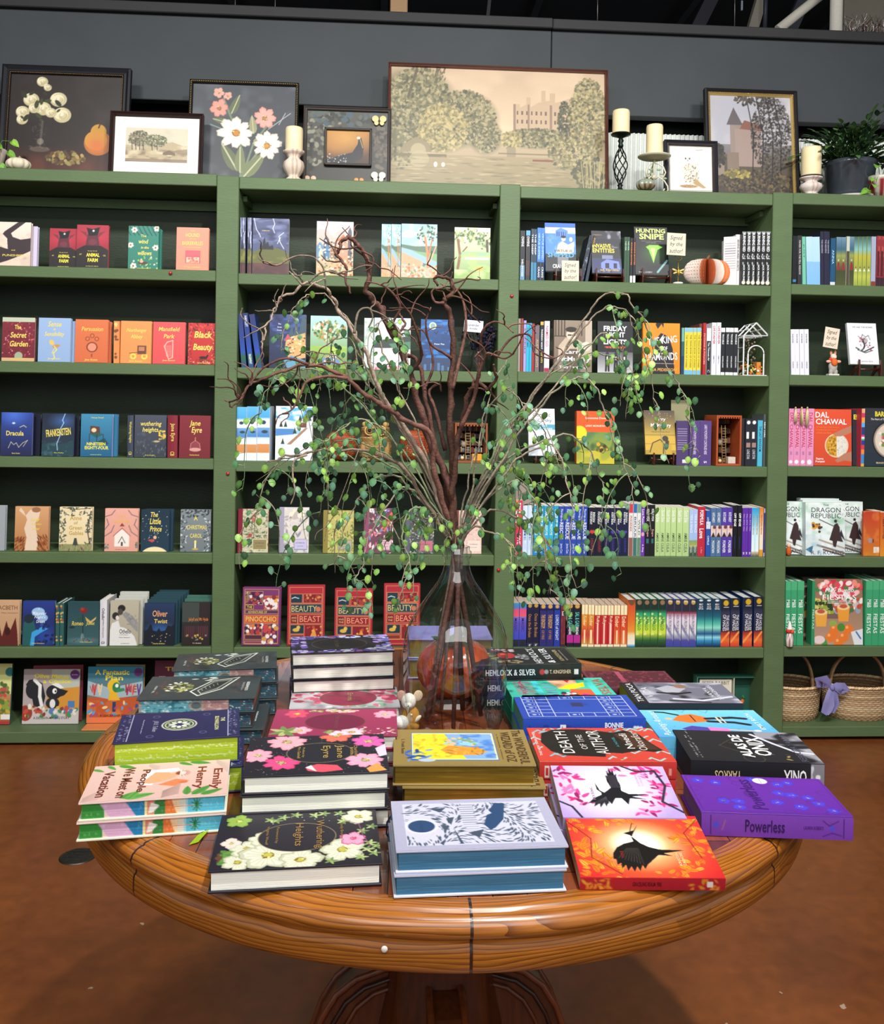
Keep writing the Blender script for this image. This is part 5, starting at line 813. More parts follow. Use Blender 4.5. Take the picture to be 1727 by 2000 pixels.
on_stand(3,3,1262,1322,803,889,.015,'8c7438',a_mcm,[('Larry',.52,.79,.36,.09,W_,0,.01),('McMurtry',.54,.65,.66,.1,W_,0,.015),('TEXAS BY THE SOUL',.52,.51,.6,.02,'4c4028')],'golden paperback with an embracing couple on an easel')
o=card(((1312,781),(1348,826)),'parchment_tag','mottled greenish parchment tag standing above the purple books',[],D+.10,rot=0,col='8c8868');
w=MB();rr_=random.Random(9);p=onY(1308,812,D+.14)
for i in range(14):
 a=(rr_.uniform(-.01,.01),0,-.04);b=(rr_.uniform(-.04,.03),rr_.uniform(-.02,.02),rr_.uniform(.03,.07));w.tube([a,(b[0]*.4,0,.01),b],.001,'5c4430',n=4);w.ball(b,.004,rr_.choice(['6c4c34','4c3828']),6,4)
w.tube([(0,0,-.13),(0,0,-.04)],.006,'4c3828',n=8);o=w.build('dried_sprig','matte');o.location=(p[0],D+.14,ZS[3][3]+.13);tag(o,'small brown dried sprig behind the golden paperback','dried plant')
face(3,3,1322,1346,822,.012,'4c3c68',lambda c:[c.rc(.1,v,.85,v+.02,'8c80a8')for v in np.arange(.35,.85,.05)]+[c.rc(.5,.05,.9,.13,'d8d8d8')],[],'purple back cover with printed text beside the easel',hard=False,name='paperback_book',lean=1,Y=D+.03)
run(3,3,[1347,1367.5,1390],822,'54407c','wide purple spine with white letters',st=[('LARRY MCMURTRY CONTINUES HERE',.42,.5,.66,.25,'dcd0e8'),('S',.92,.5,.05,.25,W_)],where='')
def nook(bay,row,x0,x1,yt,col,label,seed,warm=False):
 Yn=D+.03;A=onY(x0,900,Yn);B=onY(x1,900,Yn);W=B[0]-A[0];H=onY((x0+x1)/2,yt,Yn)[2]-ZS[bay][row]-.001;r=thing('book_nook',label,'ornament',(A[0],Yn,ZS[bay][row]+.0005));t=.008;d=.16
 w=MB();w.bbox(0,t,0,d,0,H,col,.001);w.bbox(W-t,W,0,d,0,H,col,.001);w.bbox(t,W-t,0,d,0,t,col,.001);w.bbox(t,W-t,0,d,H-t,H,col,.001);w.bbox(t,W-t,d-.004,d,t,H-t,'3a1d14',.001)
 for k in range(9):w.bbox(t+(W-2*t)*k/9+.001,t+(W-2*t)*(k+.7)/9,.0,.004,H-t-.006,H-t,col,.0005)
 w.build('case','painted',r)
 w=MB();rr_=random.Random(seed)
 for z in np.linspace(t,H-t-.03,5):
  w.bbox(t+.001,W-t-.001,d*.62,d-.006,z,z+.003,'5c2c1c',.0004);x=t+.003
  while x<W-t-.006:b=rr_.uniform(.003,.006);h_=rr_.uniform(.016,.024);w.box(x,x+b,d*.64,d-.01,z+.003,z+.003+h_,rr_.choice(['6c2c2c','34443c','8c7444','2c3854','503c30','7c4c38']+(['c8b890','8c9cb0']if warm else[])));x+=b+.0006
 w.tube([(W*.35,.03,t),(W*.35,.05,H*.8)],.0015,'a88c5c',n=5);w.tube([(W*.5,.03,t),(W*.5,.05,H*.8)],.0015,'a88c5c',n=5)
 for z in np.arange(t+.01,H*.78,.012):w.tube([(W*.35,.035,z),(W*.5,.035,z)],.001,'a88c5c',n=4)
 w.bbox(W*.55,W*.85,.02,.05,t,t+.03,'c8bcb0' if not warm else 'd89428',.002);w.ball((W*.25,.03,t+.012),.008,'e0c890',8,6);w.ball((W*.3,.05,H*.45),.014,'8c7c68',8,6);w.build('interior','painted',r)
nook(3,3,1399,1448,811,'a84e28','tall orange wooden miniature library box in the third bay',4)
nook(2,3,888,952,826,'8a5030','miniature wooden library room behind the branches, third row',8,True)
face(3,3,1447,1456,817,.01,'23252c',None,[],'thin black back cover beside the orange library box',hard=False,name='paperback_book',lean=1,Y=D+.03)
run(3,3,[1456,1467.5,1479],818,'23252e','black spine with a small photo and white letters',art=lambda c:(c.rc(.2,.4,.8,.5,'9c7c74'),c.rc(.15,.58,.6,.72,'dcdcdc'),c.e(.5,.92,.3,.3,'e8e8e8')),st=[('LONE STAR',.75,.5,.2,.5,'c8c8d0')],where='')
run(3,3,[1480,1490],821,'4cacc8','light blue spine with dark title, third bay third row',st=[('THE LAST KINGDOM',.4,.5,.55,.5,'184858')])
run(3,3,[1491,1496],809,'4c5054','grey spine with white title at the post',st=[('NEW YORK',.3,.5,.3,.6,W_)])
def q(*a):return[1000+x/5.7148 for x in a]
def q2(*a):return[1240+x/5.7148 for x in a]
R4=dict(depth=.14)
run(3,4,q(37,118),977,'c83c58','pink and red patterned spine leftmost in the long row',art=lambda c:c.dab(30,(0,0,1,1),.2,['e8a8b8','e8e0e0','d84430','c8285c','e88858']),st=[('FILL IN',.25,.5,.4,.5,W_),('LOVE',.7,.5,.2,.5,W_)],**R4)
run(3,4,q(120,176,235),988,'bcd0e8','very pale blue spine',art=lambda c:c.n('e4ecf4',2,10,.5,3,.6),st=[('FAME',.5,.5,.4,.5,'7c94b8')],where='',**R4)
run(3,4,q(238,298,355,412,466,520),988,'2c94c0','cyan spine with white letters',art=vg((0,'2c7cb8'),(.5,'3cb0cc'),(1,'2c94c0')),st=[('TAKE IT',.2,.5,.28,.6,W_),('FROM ME',.48,.5,.22,.5,'d0f0f0'),('Jamie Beck',.85,.5,.2,.5,'d0f0f0')],where='',**R4)
run(3,4,q(524,586,655,722,783,844),989,'2c48a0','royal blue spine with white letters',st=[('Racing',.14,.5,.16,.5,'c8d8f8'),('to the',.26,.5,.1,.4,'c8d8f8'),('RESCUE',.5,.5,.34,.62,W_),('Jenna Cox',.86,.5,.2,.5,'d0d8f8')],where='',**R4)
hb=lambda cl:(lambda c:(c.e(.4,.5,.2,.2,cl),c.e(.64,.5,.2,.2,cl),c.p([(.22,.5),(.82,.5),(.52,.45)],cl),c.rc(.3,.1,.7,.35,cl,.25)))
run(3,4,q(850,938,1020),991,'16182a','black spine with a red heart',art=hb('c83c38'),st=[('PON DE REPLAY',.22,.35,.26,.3,W_),('REIGN',.2,.7,.2,.3,W_),('J CLAIRE',.78,.5,.3,.35,'8c2c34')],where='',**R4)
run(3,4,q(1022,1091,1162,1232,1300),992,'181c3c','black spine with a purple heart',art=hb('4c3ca8'),st=[('POINT BREAK',.22,.35,.26,.3,W_),('REIGN',.2,.7,.2,.3,W_),('J CLAIRE',.78,.5,.3,.35,'3c3c8c')],where='',**R4)
run(3,4,q(1302,1350),984,'dcd8d4','white spine with red top and painted foot, left of blue topped one',art=bands((0,.35,'8c5c50'),(.82,1,'c83c48')),st=[('PHOENIX',.38,.5,.3,.5,'a83c3c')],**R4)
run(3,4,q(1352,1396),984,'dcdce0','white spine with blue top and teal foot',art=bands((0,.35,'3c6c68'),(.82,1,'2c64a8')),st=[('BRIAR',.45,.5,.4,.5,'3c4c68')],**R4)
run(3,4,q(1398,1440),984,'d8dcd4','white spine with mottled green top and foot',art=mix(bands((0,.35,'5c8468'),(.82,1,'6c9c74')),lambda c:c.n('b8c8b0',2,20,.6,4,.6,0,.35)),st=[('WILD',.45,.5,.3,.5,'4c5c48')],**R4)
run(3,4,q(1442,1487),985,'6c38a4','violet spine with a pale yellow flower, left of two black ones',art=lambda c:c.e(.5,.42,.4,.5,'d8a0a8'),st=[('Love Potion',.25,.5,.3,.6,W_),('A. King',.85,.5,.15,.5,W_)],**R4)
run(3,4,q2(113,172,226),986,'18181e','black spine with teal and gold script',art=lambda c:c.rc(.3,.25,.7,.34,'2c6c6c'),st=[('KELLY FOX',.2,.5,.24,.5,W_),('Rogue',.55,.5,.14,.5,'d8a8a0')],where='',**R4)
run(3,4,q2(226,284,343,404,466,533,606),991,'b0c888','pale green spine with white script',art=vg((0,'a8c484'),(.6,'b4d08c'),(1,'bcd494')),st=[('South Side',.18,.5,.24,.6,W_),('AMRIE CLELA',.72,.5,.4,.5,'4c6c48')],where='',depth=.14,yt2=992)
run(3,4,q2(606,655,704),995,'9cb4dc','pale blue spine over a meadow painting',art=vg((0,'3c4c34'),(.2,'4c6444'),(.22,'a8a44c'),(.33,'7c9c5c'),(.36,'9cb8e0'),(1,'a8bce4')),st=[('TIDE & FENCE',.3,.5,.4,.5,'e4ecf8'),('KENZA',.85,.5,.15,.4,'d8d8d0')],where='',**R4)
run(3,4,q2(706,790),990,'b8283c','wide red spine with bold white title',st=[('FORMULA',.22,.5,.3,.5,W_,1,.02),('Love',.54,.5,.2,.6,W_,1,.02),('L. Rhys',.88,.5,.12,.25,'e8a0a8')],**R4)
run(3,4,q2(792,846),997,'2850a0','mid blue spine with a white caption box, right of the wide red one',art=bands((.6,.75,'c8d0e0')),st=[('LOVE ME',.25,.4,.2,.4,W_),('CAMILLE',.65,.5,.2,.4,W_)],**R4)
fb=lambda c:(c.rc(0,.4,1,.63,'d8c4c0'),c.e(.5,.56,.35,.35,'e0b8a8'),c.p([(.1,.4),(.5,.5),(.9,.4)],'3c2424'),c.e(.7,.6,.3,.3,'6c3c3c'))
run(3,4,q2(846,905,965),992,'4c6c94','steel blue spine with a faces picture',art=fb,st=[('KATE HARDY',.2,.5,.2,.5,W_),('MOUNTAIN',.8,.5,.25,.5,W_)],where='',**R4)
run(3,4,q2(966,1030,1092),991,'50389c','indigo spine with a faces picture',art=fb,st=[('KATE HARDY',.2,.5,.2,.5,W_),('FOREVER',.8,.5,.25,.5,W_)],where='',**R4)
run(3,4,q2(1094,1145,1196),987,'14141a','tall black spine with slanted white title',art=lambda c:c.rc(.4,.15,.6,.4,'1c3c5c'),st=[('OFF EDGE',.28,.5,.26,.5,W_,1,.03)],where='',**R4)
run(3,4,q2(1197,1232,1268,1304),992,'5c2ca0','bright purple spine',st=[('FALL INTO YOU',.3,.5,.35,.4,'c8b0e8'),('M',.93,.5,.04,.6,W_)],where='',**R4)
run(3,4,q2(1304,1345,1392),992,'58b8dc','cyan to white spine with gold lettering',art=vg((0,'5c4c34'),(.1,'c8b898'),(.12,'e0ecec'),(.5,'c8e8f0'),(1,'2c98c8')),st=[('THE PUCKING WRONG',.35,.5,.4,.4,'a87c38')],where='',**R4)
run(3,4,q2(1392,1438),991,'dc8c3c','orange spine with cream middle near the post',art=vg((0,'c8902c'),(.14,'d89838'),(.16,'e8dcc8'),(.5,'ecd8b8'),(1,'d87828')),st=[('THE PUCKING WRONG',.35,.5,.4,.4,'a84c28')],**R4)
run(3,4,q2(1440,1462),993,'3c4cb0','thin blue and white spine last in the long row',art=bands((.9,1,'e8e8f0'),(.0,.08,'d8dcf0')),st=[('PARALLEL',.5,.5,.3,.5,'d85c7c')],**R4)
o=card(((1013,944),(1045,984)),'paper_tag','grey paper tag with black lettering hanging above the romance row',[('romance',0,.5,.5,.14)],D+.04,rot=-22,col='8c8478');w=MB();w.tube([(0,0,.075),(.004,0,.12)],.0008,'c8c0b0',n=4)
def q3(*a):return[970+x/6.168 for x in a]
def q4(*a):return[1210+x/5.955 for x in a]
R5=dict(depth=.15,pcol='d0bda8')
pf=('PUFFIN',.95,.5,.05,.5,W_)
run(3,5,q3(192,273,362),1178,'4448b0','blue spine with a pink sunset top',art=vg((0,'20242c'),(.16,'262838'),(.18,'3c48b8'),(.55,'5c4cb0'),(.68,'7068c0'),(.7,'e05868'),(.85,'d05080'),(.9,'4c78b8'),(1,'3c90b8')),st=[('MAGIC',.5,.5,.3,.4,'34307c')],where='',**R5)
run(3,5,q3(363,437,517),1180,'1c1c38','near black spine with gold writing',art=lambda c:(c.e(.5,.96,.3,.3,'b89048'),c.rc(0,0,1,.1,'2c2c40')),st=[('Once the Broken',.5,.5,.55,.5,'a87c4c'),('Disney',.96,.5,.05,.5,W_)],where='',**R5)
run(3,5,q3(521,605,690),1181,'2c2c6c','dark indigo spine with golden title',art=lambda c:(c.e(.5,.95,.3,.3,'c8a050'),c.rc(.0,.85,1,.9,'1c1c40')),st=[('THE KINGDOM',.4,.5,.32,.6,'d8a858'),('OF FIRE',.72,.5,.22,.4,'a87c4c')],where='',**R5)
run(3,5,q3(694,768),1181,'243c98','navy blue spine reading white capitals, left of a maroon one',art=lambda c:(c.e(.5,.95,.3,.3,'c8a050'),c.rc(0,.86,1,.9,'141c48')),st=[('LORDS of NIGHT',.55,.5,.6,.5,'c8dcf4')],**R5)
run(3,5,q3(772,832),1180,'6c2c34','maroon red spine in the teen row',art=lambda c:(c.n('8c4440',2,12,.5,4,.7),c.rc(0,0,1,.06,'2c2c34')),st=[('LEE',.22,.5,.1,.5,W_)],**R5)
run(3,5,q3(845,928,1012),1181,'1c1c2c','black spine with teal letters and magenta foot',art=mix(bands((.1,.28,'b02c8c')),lambda c:c.e(.5,.96,.35,.3,'c89848')),st=[('SAL & GABI',.35,.5,.35,.6,'5cc8b4'),('BREAK',.62,.5,.2,.4,W_)],where='',**R5)
cap=(.77,1,'ece0b4');ft=(0,.06,'e8dcbc')
run(3,5,q3(1025,1101,1176),1181,'d88c3c','orange spine with cream cap',art=mix(vg((0,'c8a84c'),(.3,'c83c38'),(.6,'d8842c'),(1,'dc9434')),bands(cap,ft),lambda c:c.rc(.35,.08,.65,.4,'ecd8a0')),st=[('Amber',.38,.5,.25,.5,'f0e0b0'),('RR',.1,.5,.1,.5,'8c6c3c',0)],where='',**R5)
run(3,5,q3(1178,1256,1336,1410),1182,'b8282c','crimson spine with cream cap',art=mix(bands(cap,ft),lambda c:c.rc(.35,.08,.65,.55,'f0c8b8')),st=[('Ruby',.36,.5,.2,.6,'f0e0c0'),('RR',.1,.5,.1,.5,'8c6c3c',0)],where='',**R5)
run(3,5,q3(1412,1491,1572),1182,'d04c28','orange red spine with cream cap',art=mix(vg((0,'d88038'),(.6,'cc3c28'),(1,'c8242c')),bands(cap,ft),lambda c:c.rc(.35,.08,.65,.4,'f0d0a8')),st=[('Ember',.4,.5,.26,.6,'f0e0b0'),('RR',.1,.5,.1,.5,'8c6c3c',0)],where='',**R5)
R6=dict(depth=.16,pcol='dadcd8',hard=True,name='hardcover_book',yt2=None)
gc=lambda cl:(lambda c:c.e(.5,.93,.3,.3,cl))
run(3,5,q4(90,182),1171,'d87830','taller orange fire spine with white and blue foot',art=mix(vg((0,'1c7cb0'),(.08,'e8e4dc'),(.25,'e8d8b0'),(.35,'e09038'),(.6,'d86c28'),(.9,'c8502c'),(1,'6c3c30')),gc('6c4c30')),**R6)
run(3,5,q4(183,271,358,448,540),1170,'2c7c4c','green and yellow leafy spine',art=mix(vg((0,'1c2c20'),(.14,'2c5c34'),(.3,'c8d840'),(.5,'9ccc44'),(.7,'2c9c6c'),(.8,'1c3028'),(1,'20282c')),gc('8c6c50'),lambda c:c.dab(14,(.2,.25,.8,.7),.12,['d8e088','4c9c54'])),st=[('APOLLO',.5,.5,.3,.4,'3c6c34')],where='',**R6)
run(3,5,q4(545,634,720,812,895),1170,'6c68a8','white lightning spine with indigo foot',art=mix(vg((0,'3c409c'),(.14,'4c4c98'),(.2,'8c8ca8'),(.3,'d8d8dc'),(.6,'dcd0dc'),(.68,'b88898'),(.72,'8c3c48'),(.76,'2c2c34'),(1,'20283c')),gc('b8944c'),lambda c:[c.l([(0,.45),(1,.15)],'8888a8',.3)]),st=[('DARK PROPHECY',.5,.5,.4,.4,'7c6c8c'),('Disney',.05,.5,.5,.05,W_,0)],where='',**R6)
run(3,5,q4(898,990,1082,1178),1169,'1c6c80','teal wave spine with white diamond emblem',art=mix(vg((0,'14284c'),(.12,'2c80b0'),(.2,'8cd0e0'),(.28,'2c5c88'),(.4,'8cd8c0'),(.5,'4cb0a0'),(.65,'1c5c70'),(.8,'1c3850'),(1,'1c2c40')),lambda c:c.e(.5,.96,.25,.12,'d8e4e8')),st=[('PERCY',.12,.5,.5,.04,W_,0),('SON OF',.17,.5,.5,.03,W_,0),('NEPTUNE',.21,.5,.6,.03,W_,0)],where='',**R6)
def s_had(c):vg((0,'c8402c'),(.15,'e06c34'),(.28,'a83828'),(.36,'26283a'),(.7,'34344c'),(.8,'1c2030'),(1,'20242c'))(c);c.e(.55,.91,.28,.28,'c8a028');c.rc(.3,.82,.85,.83,'d8d8d8');c.l([(.1,.1),(.9,.3)],'f09048',.2)
for i,(a_,b_)in enumerate(((1178,1288),(1292,1402),(1432,1546),(1562,1666))):
 run(3,5,q4(a_,b_),1170-i*1.5,'24283a','thick dark spine with orange flames, %s of the four near the post'%(ORD[i],),art=s_had,st=[('THE HOUSE',.5,.75,.32,.3,'d8d8e0'),('OF HADES',.5,.4,.34,.36,'d8d8e0')],depth=.17,pcol='dadcd8',hard=True,name='hardcover_book',bcol='1c3468',grp='flame spine hardcovers')
def a_pet(c):c.g('d8d0b8','e0d8c4');c.rc(.0,0,.66,1,'ddd6c4');c.rc(.66,0,1,1,'2c5448');c.rc(0,.0,.04,1,'2c6c5c');c.rc(.96,0,1,1,'3c7c6c');c.rc(0,.93,1,1,'2c6c5c');c.dab(20,(.4,.45,.64,.75),.02,['3c443c','6c745c'],.4)
Yb=D+.1;A=onY(1362,1330,Yb);B=onY(1478,1330,Yb);W=B[0]-A[0];H=onY(1420,1322,Yb)[2]-.062;r=thing('boxed_gift_set','green windowed gift box holding a cream book and a small carrot','gift box',(A[0],Yb,.0605))
w=MB();t=.004;w.bbox(0,W,.05,.054,0,H,'2c5c4e',.0005);w.bbox(0,t,0,.05,0,H,'4c8474',.0005);w.bbox(W-t,W,0,.05,0,H,'4c8474',.0005);w.bbox(t,W-t,0,.05,0,t,'3c6c5c',.0005);w.bbox(t,W-t,0,.05,H-t,H,'35705f',.0005);w.bbox(W*.62,W*.62+.003,0,.05,t,H-t,'c8ccb8',.0005);w.build('box','print',r)
w=MB();w.bbox(W*.06,W*.6,.012,.03,t,H*.93,'ddd6c4',.001);w.text('PETER RABBIT',(W*.33,.0115,H*.85),(W*.46,0,0),(0,0,H*.08),'6c6450');cv=Canvas(40,30,'ddd6c4',3);cv.dab(40,(.2,.1,.9,.9),.06,['4c5444','8c8c70','b0a890'],.4);w.canvas(cv,(W*.2,.0112,H*.3),(W*.36,0,0),(0,0,H*.4));w.build('book_in_box','print',r)
w=MB();w.lathe([(.001,0),(.008,.012),(.013,.035),(.011,.05),(.002,.054)],14,'d8642c');w.xf(Matrix.Translation((W*.82,.02,.09))@Matrix.Rotation(.5,4,'Y')@Matrix.Rotation(PI,4,'X'));w.tube([(W*.82,.02,.088),(W*.8,.02,.105)],[.006,.002],'3c7c3c',n=6);w.build('carrot','fabric',r)
w=MB();w.bbox(0,.10,0,.14,0,.02,'e0e0e6',.0006);w.bbox(.01,.115,.01,.15,.021,.034,'d0d4dc',.0006);w.bbox(.0,.09,.02,.15,.035,.039,'b8bcc4',.0006);o=w.build('paper_bundle','print');p=onY(1150,1315,D+.1);o.location=(p[0]-.0,D+.1,onY(1150,1322,D+.1)[2]-.02);o.location.z=.061;tag(o,'low bundle of white papers on the bottom shelf of the third bay','paper bundle')
def q5(*a):return[1300+x/4.0445 for x in a]
run(4,1,q5(1000,1040),461,'14161c','black spine leftmost in the fourth bay',art=lambda c:c.rc(.2,.05,.8,.1,'3c78a8'))
run(4,1,q5(1041,1078),460,'2c2c30','charcoal spine with white lettering in the fourth bay',st=[('FAMED FOR THE FELL WIDOW',.45,.5,.7,.4,'c8c4c0')],tilt=-1)
run(4,1,q5(1079,1108),462,'6cb89c','mint green spine in the fourth bay',st=[('JUST',.3,.5,.3,.4,'2c5c50')],tilt=-2)
run(4,1,q5(1112,1165,1225),462,'98c4dc','wide light blue spine with deeper blue lower half',art=vg((0,'7cb0dc'),(.48,'84b4dc'),(.5,'a8ccdc'),(1,'b0d0dc')),where='',tilt=-2.5)
run(4,1,q5(1222,1250,1278,1302),452,'24243a','dark navy slim spine',st=[('THE HEAVENS',.28,.5,.25,.5,'a8a4b8')],where='',tilt=-1.5)
run(4,1,q5(1303,1345),465,'1c4c70','petrol blue spine with white barcode foot',art=bands((.0,.07,'c8ccd0')),st=[('ANNA',.4,.5,.3,.4,'a8c8d8')])
dr=mix(vg((0,'4c5030'),(.3,'3c4428'),(.5,'6c7c3c'),(.62,'8c9450'),(.75,'3c6078'),(1,'6c88a0')),lambda c:(c.p([(.2,.32),(.3,.48),(.7,.48),(.8,.32)],'8c2834'),c.e(.5,.52,.14,.2,'d8b0a0')))
run(4,1,q5(1345,1386,1426),463,'4c5838','spine picturing a woman in a red dress',art=dr,where='')
run(4,1,q5(1426,1452),462,'b8c0b0','pale topped dark spine between picture spines',art=bands((0,.7,'4c4434')))
run(4,1,q5(1452,1490),462,'4c5838','single red dress picture spine left of yellow green ones',art=dr)
yg=mix(vg((0,'8c9c40'),(.2,'b0b850'),(.35,'8ca048'),(.6,'b0a83c'),(.75,'7cb0b0'),(1,'3c5c58')),lambda c:(c.e(.5,.38,.16,.2,'9c3c34'),c.p([(.2,.3),(.5,.36),(.8,.3)],'e0dcd0')))
run(4,1,q5(1492,1525,1558,1590,1622),462,'9ca84c','yellow green picture spine',art=yg,where='')
run(4,1,q5(1624,1662),462,'9ca4bc','grey lilac spine with brown foot',art=bands((0,.1,'7c3c30')))
run(4,1,q5(1664,1696,1730),461,'8c2c34','dark red decorated spine at the right edge',art=lambda c:(c.n('c86858',2,14,.6,4,.7),c.rc(0,0,1,.18,'34202c'),c.rc(.25,.2,.75,.7,'4c1c24')),where='')
run(4,2,[1545,1553.5,1562,1571,1580],643,'dcdce6','white slim spine with grey lettering',st=[('WE ARE THE BONES',.2,.5,.2,.3,'6c6c78'),('GARZA',.78,.5,.15,.3,'6c6c78')],where='',tilt=-2)
card(((1608,639),(1636,680)),'handwritten_card','pinkish handwritten card clipped above the small rabbit figurine',SG,D+.02,rot=9,col='dccbb8')
p=onY(1630,731,D+.03);r=thing('animal_figurine','small grey and orange animal figurine holding a card','figurine',(p[0],D+.045,ZS[4][2]+.0005))
w=MB();w.bbox(-.024,.024,-.015,.015,0,.008,'d8d4cc',.002);w.build('base','painted',r)
w=MB();w.ball((0,0,.04),(.02,.016,.03),'b0aaa4');w.ball((-.011,-.004,.016),(.009,.01,.014),'a8a29c');w.ball((.011,-.004,.016),(.009,.01,.014),'a8a29c');w.ball((0,-.004,.083),(.014,.013,.014),'d8c8bc');w.ball((0,-.016,.079),(.006,.006,.005),'e8d8cc');w.ball((-.022,-.006,.062),(.012,.007,.007),'e0a890');w.ball((.022,-.006,.062),(.012,.007,.007),'e0a890');w.ball((-.009,0,.1),(.006,.004,.012),'d0906c');w.ball((.009,0,.1),(.006,.004,.012),'d0906c');w.build('body','matte',r)
w=MB();w.ball((0,-.014,.058),(.014,.01,.018),'d8682c');w.ball((-.012,-.006,.072),(.01,.008,.008),'c84c34');w.build('orange_bundle','matte',r)
w=MB();w.tube([(.009*math.sin(t),0,.112+.009*math.cos(t))for t in np.linspace(0,6.2,16)],.0013,'c8a08c',n=6);w.build('clip_ring','metalic',r)
def a_bon(c):c.g('dcdce0','e4e4e8');c.e(.55,.58,.12,.1,'a8a8ac');c.l([(.35,.68),(.45,.62),(.5,.72),(.6,.66),(.7,.7),(.75,.6)],'4c4c50',.02);c.l([(.5,.6),(.55,.45),(.5,.38)],'3c3034',.05);c.l([(.25,.4),(.5,.3),(.85,.42)],'38383c',.04);c.l([(.3,.35),(.55,.28),(.8,.34)],'4c4c50',.03);c.dab(20,(.35,.34,.75,.66),.025,['4c4c50','b8b8bc','a84c58'])
stand(1672,1722,702,733,'dark carved easel under the white bone drawing paperback',row=2,bay=4)
on_stand(4,2,1662,1719,631,713,.015,'e0e0e4',a_bon,[('WE ARE THE BONES',.52,.9,.7,.035,'4c4c54'),('Jasminne Garza',.58,.07,.4,.05,'7c7484',0,0,.2)],'white paperback with an inked plant and bones drawing')
run(4,3,[1541,1552,1564.5,1576,1590.5],798,'dc8cb4','pink spine with red capitals and round badge',art=lambda c:c.e(.45,.07,.3,.3,'f0e8ec'),st=[('DAL CHAWAL',.38,.5,.62,.6,'b83c58',1,.01),('ooo',.78,.5,.06,.4,'8c6c9c')],where='',depth=.18)
for i,x in enumerate((1554,1566,1577)):
 p=onY(x,797,D+.012);r=thing('tassel','cream tassel hanging over the pink spines, %s of three'%ORD[i],'tassel',(p[0],D+.010,p[2]),group='cream tassels')
 w=MB();w.ball((0,0,0),(.004,.004,.006),'c8a878');w.build('knot','fabric',r)
 w=MB();rr_=random.Random(i)
 for k in range(26):a=rr_.uniform(0,2*PI);q_=rr_.uniform(0,.0075);w.tube([(q_*.2*math.cos(a),q_*.2*math.sin(a),-.002),(q_*math.cos(a),q_*math.sin(a)*.6,-.03),(q_*1.1*math.cos(a),q_*.7*math.sin(a),-.062-(i*.008)+rr_.uniform(-.004,.004))],.0009,rr_.choice(['e0cfa0','c8b070','e8dcb8']),n=4)
 w.build('threads','fabric',r)
def a_dal(c):
 c.g('c8482c','d8502f');c.e(.6,.36,.31,.31,'d8ccb8');c.e(.6,.36,.285,.285,'c8922c')
 c.p([(.6+.285*math.sin(t)*1.0,.36+.285*c.w/c.h*math.cos(t))for t in np.linspace(0,PI,14)],'d8d4c8');c.dab(60,(.38,.2,.58,.5),.02,['b07c20','d8b048','8c6018']);c.dab(60,(.62,.2,.84,.5),.014,['b8b4a8','ece8e0','a09884'],.3)
 c.p([(.5,.56),(.66,.62),(1,.72),(1,.6),(.85,.55),(.7,.52),(.58,.52)],'b07860');c.p([(.55,.1),(.8,.22),(1,.26),(1,.08),(.8,.1),(.62,.06)],'b07860')
face(4,3,1591.5,1665,800,.03,'d0502f',a_dal,[('DAL',.22,.9,.36,.1,W_,0,.015),('CHAWAL',.46,.78,.82,.1,W_,0,.015),('50 Vegetarian Indian Recipes',.36,.68,.6,.025,'e08838'),('Combining the Power',.34,.63,.56,.025,'e08838'),('of Dal and Rice',.26,.58,.4,.025,'e08838'),('Sapna',.15,.12,.2,.045,W_),('Punjabi',.16,.07,.24,.045,W_)],'orange red cookbook with a bowl of lentils and rice',name='cookbook',scol='d888b0',cat='cookbook')
def a_bar(c):c.g('24303c','2c2c34');[c.rc(0,v,1,v+.008,'3c3c44',.5)for v in np.arange(.25,1,.03)];c.e(.7,.45,.5,.5,'1c2028');c.e(.7,.45,.46,.46,'9c8878');c.e(.7,.45,.42,.42,'d0c4b4');c.blob(.75,.45,.28,.15,60,.07,['8c3434','5c2424','b0505c','c88088']);c.dab(14,(.4,.3,.9,.6),.05,['6c8c3c','a02838','e0dcd0'])
face(4,3,1667,1708,801,.025,'26303c',lambda c:(c.g('26303c','2c2c34'),c.e(1.0,.45,.75,.75,'6c645c'),c.e(1.0,.45,.68,.68,'2c2c30'),c.rc(0,0,1,.12,'3c2c24',.5)),[('BA',.3,.87,.5,.09,'d8c838',0,.03)],'dark barbecue cookbook standing half hidden behind its twin',name='cookbook',Y=D+.055,cat='cookbook')
face(4,3,1690,1766,798,.03,'28303a',a_bar,[('BARBACOA',.62,.9,1.1*.62,.09,'d8c838',0,.04),('The Heart of Tex-Mex',.42,.81,.5,.035,'e0d8d8',0,.005,.2),('BRANDON HURTADO',.6,.06,.6,.03,'d8c088')],'dark barbecue cookbook with a plate of sliced meat',name='cookbook',cat='cookbook',scol='28303a')
stripe=bands((0,.05,'d8a050'),(.05,.22,'3c84c0'),(.22,.3,'e08838'),(.3,.37,'c83c4c'),(.37,.45,'2c3c8c'),(.45,.48,'4cb080'),(.48,.51,'e0e0e0'),(.51,.55,'c03c8c'),(.55,.68,'2c3c70'),(.68,.76,'5ca8d8'),(.76,.84,'e89c3c'),(.84,.92,'c8385c'),(.92,1,'d8a878'))
run(4,3,[1682.5,1689.5],798,'c83c4c','multicoloured woven stripe spine of the barbecue cookbook display',art=stripe,name='cookbook',cat='cookbook',depth=.18,hard=True)
